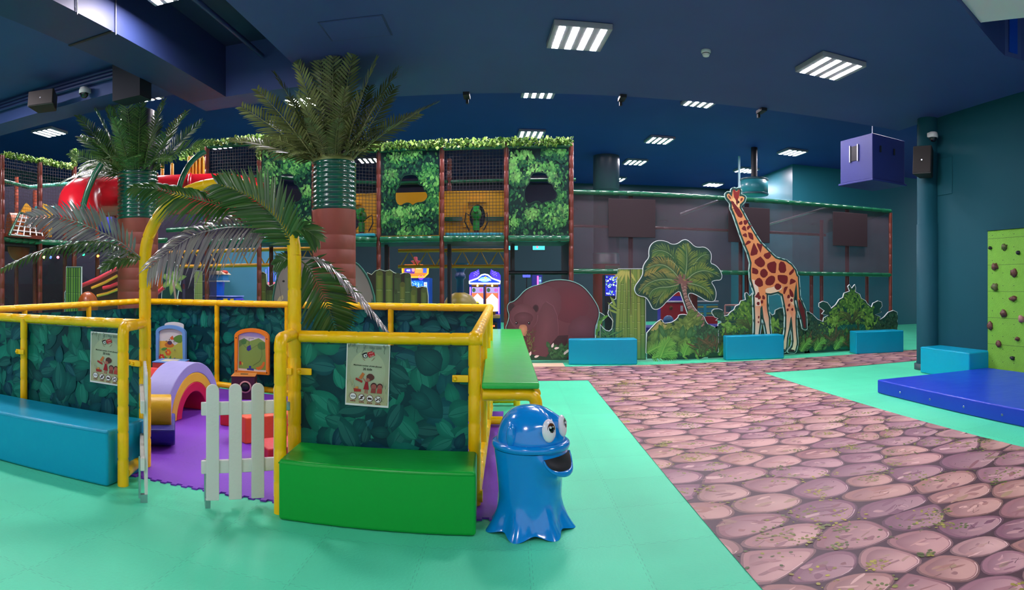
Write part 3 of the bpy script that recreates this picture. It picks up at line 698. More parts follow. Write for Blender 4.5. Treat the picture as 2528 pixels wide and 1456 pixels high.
for cx_, cy_, sx, sz, m in ((167, 262, .8, .8, DARK), (293, 255, 1.3, 1.6, HO), (418, 305, .9, .9, DARK), (207, 430, 1.7, 1.7, HB), (377, 485, 1.6, 2.1, HB), (207, 612, 1.6, 1.9, HO), (373, 715, 1.7, 1.3, HB),
                            (288, 850, 1.5, 1.6, HB), (165, 960, 1.3, 2, HB), (446, 900, 1.5, 1.7, mat('hold_pink', '#9a6f66', .5, bump=.5)), (240, 1122, 1.4, 1.5, HB), (411, 1078, 1.1, .9, HB), (367, 1250, .9, 1, DARK)):
    px, py = 2400+cx_/3.64, 540+cy_/3.64; y, z = sp(px, py, 6.9)
    mb = MB().ball((6.895, y, z), .05, .055*sx*.75, .055*sz*.62, 12, jit=.55); obj('climbing_hold', mb, m, t)
for y, z, sx, sz, m in ((5.6, 1.9, 1.5, 1.5, HB), (5.3, 1.2, 1.4, 1.8, HO), (5.0, .7, 1.2, 1.2, HB), (4.6, 1.6, 1.7, 1.5, HB)): obj('climbing_hold', MB().ball((6.895, y, z), .05, .055*sx*.75, .055*sz*.62, 12, jit=.55), m, t)
# ------------------------------------------------------------------ picket gates
GW = mat('gate_white', '#dcdad0', .5, bump=.1, bscale=40)
def gate(label, a, b, n, zt, back=False):
    a, b = V((*a, 0)), V((*b, 0)); u = (b-a).normalized(); L = (b-a).length
    t = thing('picket_gate', label, 'gate', a, atan2(u.y, u.x))
    for k in range(n):
        x = .045+(L-.09)*k/(n-1); p = [(x-.044, .05), (x+.044, .05)]+[(x+.044*cos(q), zt-.044+.044*sin(q)) for q in [pi*i/10 for i in range(11)]]
        obj('picket', MB().prism(ccw(p), -.022, 0, 'y'), GW, t, .005, 2, False)
    for z in (.27, .665): obj('rail', MB().box(-.03, L, .0, .03, z-.045, z+.045), GW, t, .006, 2, False)
    obj('bolt_latch', MB().box(-.005, .03, -.02, .03, .0, .055).tube([(.0, .035, .03), (.0, .035, .32)], .008, 8), CHROME, t, 0, 1, False)
    for z in (.27, .665): obj('hinge', MB().box(L-.01, L+.03, -.004, .034, z-.03, z+.03), CHROME, t, .003, 1, False)
gate('right leaf of the white picket gate, standing open towards us', (-1.985, 3.60), (-1.53, 3.92), 4, .835)
gate('left leaf of the white picket gate, seen edge-on', (-2.39, 3.46), (-2.79, 4.02), 5, .9)
# ------------------------------------------------------------------ posters
def poster(label, u0, v0, w_, h_, Y, tilt=0):
    mb = MB(); n = V((0, -1, 0)); ca, sa = cos(tilt), sin(tilt); U, Vv = V((ca, 0, sa)), V((-sa, 0, ca)); o = V((u0, Y, v0))
    q = lambda x, y, d: o+U*x+Vv*y-n*d
    vs = [q(x, y, d) for d in (0, .003) for x, y in ((0, 0), (w_, 0), (w_, h_), (0, h_))]
    mb.add(vs, [(0, 1, 2, 3), (7, 6, 5, 4), (0, 4, 5, 1), (1, 5, 6, 2), (2, 6, 7, 3), (3, 7, 4, 0)], '#e4e8e4', 0, False)
    A = Art(mb, o, U, Vv, n, 6e-5, .0003); X = lambda p: [((x-95)/930*w_, (1390-y)/1330*h_) for x, y in p]      # crop coords of the photo's poster
    A.grad(X([(115, 1350), (1005, 1350), (1015, 90), (115, 90)]), lambda x, y: mixc('#b9b78a', '#8fa08a', y/h_))
    A.poly(X(ell(560, 640, 380, 430, 30)), mixc('#a9b391', '#a9b391', 0), ('#b4bfa0', X([(560, 640)])[0]))
    rng = random.Random(2)
    for k in range(40):                                        # grassy tufts round the border, hanging vines
        x = rng.choice([rng.uniform(120, 300), rng.uniform(820, 1000)]); a = rng.uniform(.9, 2.2); y = rng.uniform(900, 1330)
        A.poly(X([(x, y), (x+8, y), (x+cos(a)*130, y-sin(a)*130)]), rng.choice(['#7d9078', '#98a274', '#6d8672', '#b6ad6c']))
    for k in range(26): x = rng.uniform(120, 1000); A.poly(X(ell(x, rng.uniform(95, 150), 18, 30, 8)), rng.choice(['#6e7f70', '#8c987e']))
    for x in (320, 655, 905): A.strip(X([(x, 120), (x+10, 170), (x-6, 210), (x+8, 265)]), .003, '#566a5c')
    # emblem: swoosh ring, dark bird-like head, red tilted block with pale letters
    for a0, a1, c in ((2.2, 2.9, '#6f7668'), (3.5, 4.2, '#8c5a44'), (5.2, 5.9, '#8c5a44'), (.3, .9, '#7c8474')):
        A.strip(X([(570+140*cos(a0+(a1-a0)*i/8), 295-140*sin(a0+(a1-a0)*i/8)) for i in range(9)]), .0015, c, .004)
    A.poly(X(ell(500, 310, 58, 58, 24)), '#1d1b20'); A.poly(X(ell(505, 312, 40, 44, 20)), '#c8ccc4'); A.poly(X([(415, 290), (540, 235), (520, 275), (450, 300)]), '#1d1b20')
    A.poly(X(ell(512, 318, 14, 16, 12)), '#1d1b20')
    A.poly(X([(548, 248), (640, 212), (655, 232), (690, 235), (712, 300), (590, 355), (560, 310)]), '#b3262c')
    for x, y in ((585, 262), (615, 252), (645, 245)): A.poly(X([(x, y), (x+16, y-6), (x+20, y+10), (x+4, y+14)]), '#e6c8bc')
    put_text(A, 'CLUB', *X([(642, 312)])[0], .012, '#ead8cc', .3)
    put_text(A, 'Maximum number of kids allowed', *X([(560, 530)])[0], .0132*w_/.28, '#2c3326', -.03, .0003)
    put_text(A, '20 kids', *X([(560, 602)])[0], .021*w_/.28, '#2c3326', -.01, .0004)
    # children with building blocks
    A.poly(X([(380, 790), (455, 672), (505, 705), (440, 825)]), '#c9743c'); A.poly(X([(318, 790), (462, 852), (450, 898), (306, 836)]), '#a8322c')
    A.poly(X([(300, 1025), (372, 1025), (372, 975), (310, 985)]), '#c98a44'); A.poly(X([(268, 1018), (436, 1035), (430, 1086), (285, 1090)]), '#a8322c')
    A.poly(X([(480, 780), (512, 835), (530, 855), (520, 880), (470, 810)]), '#b26a5c'); A.poly(X(ell(590, 812, 58, 52, 20)), '#b26a5c'); A.poly(X(ell(625, 765, 82, 76, 22, 0, .06)), '#5c3430'); A.poly(X(ell(575, 825, 40, 35, 16)), '#b26a5c')
    A.poly(X([(525, 865), (575, 865), (602, 1035), (482, 1030)]), '#a3202c'); A.poly(X([(515, 1035), (535, 1035), (535, 1110), (505, 1115)]), '#b26a5c'); A.poly(X([(555, 1038), (578, 1038), (578, 1120), (548, 1122)]), '#b26a5c')
    for dx, k in ((0, 1), (130, .9)):
        A.poly(X(ell(705+dx, 950, 68*k, 72*k, 20)), '#4a2a28'); A.poly(X(ell(705+dx, 965, 56*k, 58*k, 20)), '#a85c52'); A.poly(X([(655+dx, 1000), (750+dx, 1000), (745+dx, 1100), (640+dx, 1095)]), '#b3443e' if dx else '#96433e')
    # four prohibition roundels with small captions
    for i, (x, y) in enumerate(((265, 1190), (450, 1205), (627, 1215), (805, 1225))):
        A.poly(X(ell(x, y, 74, 74, 28)), '#6a3a36'); A.poly(X(ell(x, y, 64, 64, 28)), '#e8e6e2')
        if i == 0: A.poly(X(ell(x-22, y, 28, 20, 14)), '#9aa0a4'); A.poly(X(ell(x+26, y, 28, 20, 14)), '#9aa0a4')
        elif i == 1: A.strip(X([(x-40, y+40), (x+45, y-40)]), .009, '#3a2326'); A.strip(X([(x-5, y-30), (x+10, y+35)]), .008, '#3a2326')
        elif i == 2: A.poly(X([(x-45, y+25), (x-40, y-10), (x-5, y-20), (x+45, y-5), (x+45, y+25)]), '#3a2326')
        else: A.strip(X([(x-45, y+30), (x, y), (x+40, y-30), (x+38, y+30)]), .008, '#3a2326'); A.poly(X(ell(x-30, y-30, 14, 12, 10)), '#3a2326')
        if i: A.strip(X([(x-48, y-48), (x+48, y+48)]), .0022, '#6a3a36')
        for j in range(3): A.poly(X([(x-55+j*38, y+88), (x-24+j*38, y+90), (x-24+j*38, y+112), (x-55+j*38, y+110)]), '#8c4a40')
    return top('rules_poster', mb, PRINTG, label, 'poster')
x0, z0 = fp(849.5, 1000, 4.1); x1, z1 = fp(957, 1006, 4.1); zt_ = fp(852, 846, 4.1)[1]
poster('white-edged rules poster on the fence sheet above the green bench', x0, z0, (x1-x0), zt_-z0, 4.126, -.03)
x0, z0 = fp(218, 940, 4.12); x1, _ = fp(293, 948, 4.12); zt_ = fp(219, 815, 4.12)[1]
poster('white-edged rules poster on the left fence behind the yellow post', x0, z0-.01, (x1-x0)+.03, zt_-z0, 4.143, -.02)
# ------------------------------------------------------------------ blue creature litter bin
def bin_():
    c = V((.112, 3.80, 0)); t = thing('litter_bin', 'glossy blue sea-creature litter bin with goggle eyes and open mouth', 'bin', c); BL = mat('blue_gloss_plastic', '#0588d8', .16, coat=.5, spec=.5)
    F0 = atan2(-.60, .80)                                     # the way it looks
    ang = lambda a: (a-F0+pi) % (2*pi)-pi
    def rb(a, z):                                             # body radius
        u = z/.5; r = .196+.031*max(0, (u-.35)/.65)**1.6+.0*z
        fl = max(0, 1-z/.20); r += .062*fl**2.0+.022*fl**1.2*cos(7*a+.9)+.006*max(0, 1-z/.3)*cos(7*a+.9)
        d = ang(a); lip = math.exp(-(d/.62)**2); r += .055*lip*math.exp(-((z-.385-.05*(d/.6)**2)/.045)**2)+.018*lip*math.exp(-((z-.45)/.06)**2)
        return r
    n, k = 144, 60; vs = []; fs = []
    for i in range(k+1):
        z = .5*(i/k)**1.15
        for j in range(n): a = 2*pi*j/n; r = rb(a, z); zz = z+(.012*(1-i/k)**6)*(1-cos(7*a+.9)); vs.append((r*cos(a), r*sin(a), zz))
    fs = [(i*n+j, i*n+(j+1) % n, (i+1)*n+(j+1) % n, (i+1)*n+j) for i in range(k) for j in range(n)]
    obj('body', MB().add(vs, fs), BL, t, 0, 1, False)
    # mouth: dark opening above the lip
    mb = MB(); m = 26; top_, bot = [], []
    for i in range(m+1):
        d = -.62+1.24*i/m; zt2 = .478-.006*(d/.62)**2; zb = .478-.10*sqrt(max(0, 1-(d/.62)**2))**1.1
        top_.append((d, zt2)); bot.append((d, min(zb, zt2)))
    rows = 8; vs = []
    for q in range(rows+1):
        for (d, a_), (_, b_) in zip(top_, bot): z = b_+(a_-b_)*q/rows; r = max(rb(F0+d, z), .2)+.0025; vs.append((r*cos(F0+d), r*sin(F0+d), z))
    mb.add(vs, [(q*(m+1)+i, q*(m+1)+i+1, (q+1)*(m+1)+i+1, (q+1)*(m+1)+i) for q in range(rows) for i in range(m)]); obj('mouth', mb, mat('bin_inside', '#17151c', .5), t, 0, 1, False)
    lipt = [(F0+d, z) for d, z in bot]; mb = MB().tube([((rb(a, z)+.004)*cos(a), (rb(a, z)+.004)*sin(a), z-.004) for a, z in lipt], [.006+.014*math.exp(-((a-F0)/.4)**2) for a, z in lipt], 10); obj('lip', mb, BL, t, 0, 1, False)
    # lid: rim and dome with brow bulges
    def rl(a, z):
        d = ang(a); e = sqrt(max(0, 1-((z-.54)/.215)**2)) if z > .54 else 1
        return .203*(e**.9 if e > 0 else 0)
    vs, fs = [], []; n, k = 120, 40
    for i in range(k+1):
        p = pi/2*i/k; z = .54+.215*sin(p); r0 = .205*cos(p)**.82 if i < k else 0
        for j in range(n):
            a = 2*pi*j/n; d = ang(a); r = r0; zz = z
            for s_ in (-.36, .36): b_ = math.exp(-((d-s_)/.30)**2-((z-.665)/.055)**2); r += .042*b_
            b_ = math.exp(-(d/.16)**2-((z-.66)/.07)**2); r -= .03*b_
            r += .02*math.exp(-(d/.7)**2-((z-.555)/.03)**2)
            vs.append((r*cos(a), r*sin(a), zz))
    fs = [(i*n+j, i*n+(j+1) % n, (i+1)*n+(j+1) % n, (i+1)*n+j) for i in range(k) for j in range(n)]
    obj('lid', MB().add(vs, fs), BL, t, 0, 1, False)
    f_ = lambda a, z: 1+.09*math.exp(-(ang(a)/.7)**2)
    obj('rim', MB().lathe([(.19, .545), (.218, .548), (.234, .538), (.238, .524), (.234, .506), (.222, .500), (.2, .499)], n=96, f=f_), BL, t, 0, 1, False)
    for s_, nm in ((-1, 'fin'), (1, 'fin')):
        a = F0+s_*1.55; p = V((cos(a), sin(a), 0)); u = V((-sin(a), cos(a), 0))*s_
        mb = MB().ball((0, 0, 0), .035, .03, .075, 14); M_ = Matrix.Translation(p*.198+V((0, 0, .60))) @ Matrix.Rotation(a, 4, 'Z'); obj(nm, mb.move(M_), BL, t, 0, 1, False)
    EW = mat('eye_white', '#e6e4e8', .15, coat=.6); EB = mat('eye_brown', '#5a2f16', .15, coat=.6); EK = mat('eye_black', '#060507', .1, coat=.6)
    for s_ in (-1, 1):
        a = F0+s_*.37; p = V((cos(a), sin(a), 0)); M_ = Matrix.Translation(p*.206+V((0, 0, .632))) @ Matrix.Rotation(a-s_*.12, 4, 'Z') @ Matrix.Rotation(-.12, 4, 'Y')
        e = obj('eye', MB().ball((0, 0, 0), .024, .052, .070, 20).move(M_), EW, t, 0, 1, False)
        dsk = lambda r, x: MB().add([(x-.0025*0, r*cos(q)*.9, r*sin(q)*1.15) for q in [2*pi*i/24 for i in range(24)]]+[(x+.004, 0, 0)], [(i, (i+1) % 24, 24) for i in range(24)])
        off = Matrix.Translation((0, .002, .008))
        obj('iris', dsk(.034, .0195).move(M_ @ off), EB, e, 0, 1, False); obj('pupil', dsk(.022, .0222).move(M_ @ off), EK, e, 0, 1, False)
        obj('glint', MB().ball((.027, -.009, .014), .003, .007, .008, 10).ball((.027, .009, .016), .003, .004, .005, 8).move(M_ @ off), EW, e, 0, 1, False)
bin_()
# ------------------------------------------------------------------ toys in the pen
def soft_arch(label, X, Y, depth, bands, h, cat='toy', name='soft_arch', sideband=None, n=36):
    """half-ring blocks nested in one another, front face looks towards +X"""
    t = thing(name, label, cat, (X-depth/2, Y, 0.012)); ro = bands[0][0]
    for i, (r, c) in enumerate(bands):
        ri = bands[i+1][0] if i+1 < len(bands) else None
        if ri is None: break
        q = lambda r_, a: (r_*cos(a), max(.0, r_/ro*h*sin(a)))
        pts = [q(r, pi*k/n) for k in range(n+1)]+[q(ri, pi*k/n) for k in range(n, -1, -1)]
        obj('ring', MB().prism(ccw(pts), -depth/2, depth/2, 'x'), mat('foam_'+c.strip('#'), c, .45, bump=.2, bscale=8), t, .012, 2, False)
    return t
soft_arch('rainbow soft foam arch in lavender, yellow and red on the purple mat', -3.5, 6.08, .34, [(.62, '#a6a4dc'), (.50, '#f0c23a'), (.385, '#d01848'), (.275, '#d01848')], .60)
t = thing('soft_tunnel', 'soft foam tunnel block with red and yellow stripes behind the rainbow arch', 'toy', (-4.2, 6.05, 0.012)); n = 30
for k, c in enumerate(('#e23a3a', '#f3c02e', '#e8443e', '#e23a3a', '#f3c02e', '#e8443e')):
    a0, a1 = pi*k/6, pi*(k+1)/6; pts = [(.55*cos(a0+(a1-a0)*i/6), .50*sin(a0+(a1-a0)*i/6)) for i in range(7)]+[(.32*cos(a1+(a0-a1)*i/6), .29*sin(a1+(a0-a1)*i/6)) for i in range(7)]
    obj('stripe', MB().prism(ccw(pts), -.32, .32, 'x'), mat('foam_'+c.strip('#'), c, .45, bump=.2, bscale=8), t, .006, 1, False)
t = thing('foam_rocker', 'yellow foam roll on a dark blue curved base just inside the gate', 'toy', (-3.22, 4.82, .012), .55); n = 28
obj('roll', MB().tube([(-.16, 0, .285), (.16, 0, .285)], .165, 28), mat('foam_yellow', '#e9b91f', .4, bump=.2), t, .02, 2, False)
obj('roll_face', MB().lathe([(0, 0), (.15, 0), (.15, .004), (0, .004)], n=28).move(Matrix.Translation((.16, 0, .285)) @ Matrix.Rotation(pi/2, 4, 'Y')), mat('foam_cream', '#e8b57e', .5), t, 0, 1, False)
obj('base', MB().prism(ccw([(-.36, .2), (-.17, .2), (0, .11), (.17, .2), (.36, .2), (.32, .09), (.2, .02), (0, 0), (-.2, .02), (-.32, .09)]), -.2, .2, 'x'), mat('foam_navy', '#2a2c86', .45, bump=.2), t, .015, 2, False)
def cube(label, p, s, rz, side, topc, hole=None):
    t = thing('activity_cube', label, 'toy', (*p, .012), rz); h = s/2
    obj('box', MB().box(-h, h, -h, h, 0, s-.012), mat('cube_'+side.strip('#'), side, .4), t, .008, 2, False)
    obj('lid', MB().box(-h-.004, h+.004, -h-.004, h+.004, s-.012, s), mat('cube_'+topc.strip('#'), topc, .45), t, .004, 1, False)
    return t
t = cube('dark brown activity cube with orange lid below the orange board', (-3.45, 7.32), .31, .32, '#4a1f30', '#d98a3a')
obj('porthole', MB().lathe([(.062, 0), (.08, 0), (.08, .008), (.062, .008)], n=26).move(Matrix.Translation((.03, -.156, .165)) @ Matrix.Rotation(pi/2, 4, 'X')), mat('porthole_pink', '#c98f8a', .4), t, 0, 1, False)
obj('porthole_hole', MB().lathe([(0, 0), (.062, 0), (.062, .003), (0, .003)], n=26).move(Matrix.Translation((.03, -.1555, .165)) @ Matrix.Rotation(pi/2, 4, 'X')), DARK, t, 0, 1, False)
obj('lid_slot', MB().box(-.05, .05, -.03, .03, .31, .313), DARK, t, 0, 1, False)
obj('side_block', MB().box(.155, .162, -.05, .05, .12, .2), mat('cube_yellow', '#c9a24a', .5), t, 0, 1, False)
t = cube('activity cube with blue picture lid and red and green sides below the blue board', (-4.62, 7.35), .42, .25, '#c2453a', '#5f9ad6')
obj('side_panel', MB().box(.211, .217, -.19, .19, .02, .39), mat('cube_green', '#6b7a38', .5), t, 0, 1, False)
obj('lid_picture', MB().box(-.12, .1, -.12, .12, .421, .424), mat('cube_cream', '#e3dcae', .5), t, 0, 1, False)
OR = mat('foam_orange', '#e8552c', .42, bump=.2); RD = mat('foam_red', '#d22a2e', .42, bump=.2)
top('foam_block', MB().prism(ccw([(-2.7, 5.36), (-2.42, 5.16), (-2.0, 5.62), (-2.3, 5.84)]), .012, .26), OR, 'large orange-red foam block behind the open picket gate', 'toy', None, .015)
top('foam_block', MB().prism(ccw([(-2.22, 4.86), (-1.96, 4.62), (-1.62, 4.98), (-1.9, 5.2)]), .012, .15), RD, 'low red foam block behind the right gate post', 'toy', None, .015)
top('foam_block', MB().prism(ccw([(-3.0, 5.75), (-2.72, 5.72), (-2.70, 5.98), (-2.98, 6.0)]), .012, .17), RD, 'small red foam block beyond the orange-red one', 'toy', None, .012)
# activity boards on the rear fence
def actboard(label, px0, px1, py0, py1, frame, Yb, art):
    x0, z0 = fp(px0, py1, Yb); x1, _ = fp(px1, py1, Yb); z1 = fp((px0+px1)/2, py0, Yb)[1]; w_, h_ = x1-x0, z1-z0
    t = thing('activity_board', label, 'toy', ((x0+x1)/2, Yb, z0), 0)
    out = [(-w_/2, 0), (w_/2, 0), (w_/2, h_*.82)]+[(w_/2*cos(a)*1., h_*.82+h_*.18*sin(a)) for a in [pi*i/16 for i in range(1, 16)]]+[(-w_/2, h_*.82)]
    inn = inset(out, w_*.10); fr = MB(); n = len(out); o_ = ccw(out); i_ = ccw(inn)
    vs = [(x, y, z) for y in (-.03, .02) for p in (o_, i_) for x, z in p]; k = n
    for i in range(n):
        j = (i+1) % n; fr.add([vs[i], vs[j], vs[k+j], vs[k+i]], [(0, 1, 2, 3)], None, 0, False); fr.add([vs[k+i], vs[k+j], vs[3*k+j], vs[3*k+i]], [(0, 1, 2, 3)], None, 0, False); fr.add([vs[i], vs[2*k+i], vs[2*k+j], vs[j]], [(0, 1, 2, 3)], None, 0, False)
    obj('frame', fr, mat('board_'+frame.strip('#'), frame, .35, coat=.3), t, 0, 1, False)
    mb = MB().prism(i_, 0, .02, 'y', '#d8d8d0'); A = Art(mb, (0, 0, 0), (1, 0, 0), (0, 0, 1), (0, -1, 0), 2e-4, .001); art(A, w_, h_, i_); obj('picture', mb, PRINT, t, 0, 1, False)
    return t, w_, h_
def art1(A, w_, h_, i_):
    B = lambda p: [((x-270)/312*w_, (512-y)/410*h_) for x, y in p]
    A.poly(B([(145, 265), (240, 262), (310, 300), (390, 240), (390, 490), (140, 480)]), '#b9bf4a'); A.poly(B([(145, 265), (235, 260), (235, 345), (145, 330)]), '#e9b23c')
    A.poly(B(chaik([(280, 240), (330, 200), (390, 190), (390, 270), (330, 275)], 1)), '#5d8f34'); A.poly(B(ell(250, 300, 50, 26, 14)), '#c9742e'); A.poly(B(ell(255, 278, 26, 20, 14)), '#5a3a52'); A.poly(B([(255, 230), (285, 205), (300, 240), (275, 250)]), '#d9642c')
    for x, y, c in ((168, 425, '#d2402a'), (238, 372, '#e8702a')):
        for k in range(6): a = k*1.05; A.poly(B(ell(x+20*cos(a), y+20*sin(a), 14, 14, 10)), c)
        A.poly(B(ell(x, y, 11, 11, 10)), '#f0c040')
    for x, y, a in ((225, 470, 1.9), (250, 470, 1.3), (165, 350, .3), (200, 480, 2.2)): A.poly(B(leafp(x, y, 70, 26, -a)), '#4f9440')
    A.poly(B(chaik([(260, 488), (300, 455), (340, 470), (390, 445), (390, 492)], 1)), '#4a8a36')
def art2(A, w_, h_, i_):
    B = lambda p: [((x-1122)/352*w_, (588-y)/455*h_) for x, y in p]
    A.poly(B([(985, 205), (1262, 235), (1200, 180), (1085, 165), (1030, 180)]), '#b9b8e0'); A.poly(B([(985, 262), (1040, 235), (1095, 265), (1190, 230), (1262, 272), (1262, 545), (980, 540)]), '#7fa648'); A.poly(B([(985, 262), (1040, 235), (1080, 258), (985, 330)]), '#5c8a48')
    A.poly(B(ell(1035, 275, 28, 24, 12)), '#44803c'); A.poly(B(ell(1222, 305, 45, 40, 14)), '#558a3c'); A.poly(B([(1070, 320), (1105, 300), (1115, 345), (1085, 365), (1065, 350)]), '#2a2e86'); A.strip(B([(1090, 300), (1090, 235), (1140, 235)]), .006, '#3a3a44')
    A.strip(B([(1030, 300), (1060, 330), (1120, 335), (1170, 300), (1215, 290), (1225, 400), (1200, 460), (1130, 505)]), .004, '#4c5a3c')
    A.poly(B([(1070, 535), (1140, 535), (1140, 555), (1070, 553)]), '#2e3fa0'); A.poly(B([(1090, 510), (1112, 510), (1112, 535), (1090, 535)]), '#2e3fa0')
    A.poly(B(chaik([(1155, 520), (1180, 520), (1220, 500), (1230, 465), (1255, 460), (1250, 495), (1225, 535), (1180, 550)], 1)), '#d9782c'); A.poly(B([(990, 470), (1010, 470), (1010, 505), (990, 505)]), '#b0342c'); A.poly(B([(1012, 475), (1030, 485), (1022, 515)]), '#e0c040')

t, w_, h_ = actboard('blue-framed activity board with garden picture on the rear fence', 387, 459.5, 802, 902, "#6ea4dc", 7.84, art1)
for x, z in ((-.08, .28), (-.02, .3), (.06, .28), (-.08, .17), (.07, .19), (.07, .1), (-.07, .1)): obj('knob', MB().ball((x, -.016, z*h_/.46), .011, n=8), mat('knob_grey', '#8a7f78', .3), t, 0, 1, False)
obj('back_plate', MB().prism(ccw([(-.14, .3), (.2, .3), (.2, h_+.0)]+[(.03+.17*cos(a), h_+.045*sin(a)) for a in [pi*i/10 for i in range(1, 10)]]+[(-.14, h_)]), .03, .045, 'y'), WHITE, t, 0, 1, False)
t, w_, h_ = actboard('orange-framed activity board with green hills on the rear fence', 581, 665, 810, 919.5, '#f08a1c', 7.62, art2)
for x in (-w_*.45, w_*.45):
    for z in (.03*1, h_*.78): obj('screw', MB().ball((x, -.031, z), .009, n=8), DARK, t, 0, 1, False)
# ------------------------------------------------------------------ printed jungle boards in front of the net fence
YB = 11.77
RNG = random.Random(12)
def board(name, label, shapes, Y, paint, cat='cutout board', th_=.03, rim='#dfe8e4', band='#123f38', wr=.012, wb=.03, group=None, rimart=True):
    """flat printed boards: shapes = outlines in (X, z)"""
    mb = MB()
    for s in shapes: mb.prism(ccw(s), Y, Y+th_, 'y', rim)
    A = Art(mb, (0, Y, 0), (1, 0, 0), (0, 0, 1), (0, -1, 0), 1.1e-5, .0006)
    for s in shapes: A.poly([q if q[1] < .06 else p for p, q in zip(inset(s, wr), ccw(s))], band)
    paint(A); return top(name, mb, PRINT, label, cat, group)
def G(pts, Y=YB): return onY(pts, Y)
def blades(A, pts, Lf, n, cols, wid, col_rib=None, keep=None):
    """painted feather leaf along a rib (pts in X,z): fine blades each side"""
    seg = [hypot(b[0]-a[0], b[1]-a[1]) for a, b in zip(pts, pts[1:])]; tot = sum(seg)
    def at(t):
        d = t*tot
        for (a, b), l in zip(zip(pts, pts[1:]), seg):
            if d <= l+1e-9: return (a[0]+(b[0]-a[0])*d/l, a[1]+(b[1]-a[1])*d/l), ((b[0]-a[0])/l, (b[1]-a[1])/l)
            d -= l
        return pts[-1], ((pts[-1][0]-pts[-2][0])/seg[-1], (pts[-1][1]-pts[-2][1])/seg[-1])
    for i in range(n):
        t = i/(n-1); p, T = at(t)
        for sg in (-1, 1):
            l = Lf*(sin(pi*(.12+.80*t))**.7)*RNG.uniform(.85, 1.1); a = atan2(T[1], T[0])+sg*(1.05-.55*t); c0 = cols[0] if sg < 0 else cols[1]
            e = (p[0]+cos(a)*l, p[1]+sin(a)*l-l*.12); m = (p[0]+cos(a)*l*.5, p[1]+sin(a)*l*.5)
            if keep and not keep(*e): e = (p[0]+(e[0]-p[0])*.6, p[1]+(e[1]-p[1])*.6); m = ((p[0]+e[0])/2, (p[1]+e[1])/2)
            if keep and not keep(*e): continue
            A.strip([p, m, e], wid, c0, wid*.15, cols[2] if RNG.random() < .78 else c0)
    A.strip(pts, wid*.9, col_rib or cols[2], wid*.2)
def foliage(A, keep, x0, x1, y0, y1, n, size, pal, mode='leaf'):
    for _ in range(n):
        x, y = RNG.uniform(x0, x1), RNG.uniform(y0, y1); L = size*RNG.uniform(.6, 1.3); a = RNG.uniform(.3, 2.8); c = RNG.choice(pal)
        if mode == 'leaf': p = leafp(x, y, L, L*RNG.uniform(.35, .6), a, RNG.random() < .4)
        else: p = leafp(x, y, L, L*.13, a)
        if all(keep(*q) for q in p):
            A.poly(p, mixc(c, '#0a2a18', .5), (mixc(c, '#d8f0a0', .06), (x+cos(a)*L*.45, y+sin(a)*L*.45)))
            if mode == 'leaf': A.poly(ribbon([(x, y), (x+cos(a)*L*.9, y+sin(a)*L*.9)], L*.04, L*.01), mixc(c, '#0a2a18', .4))
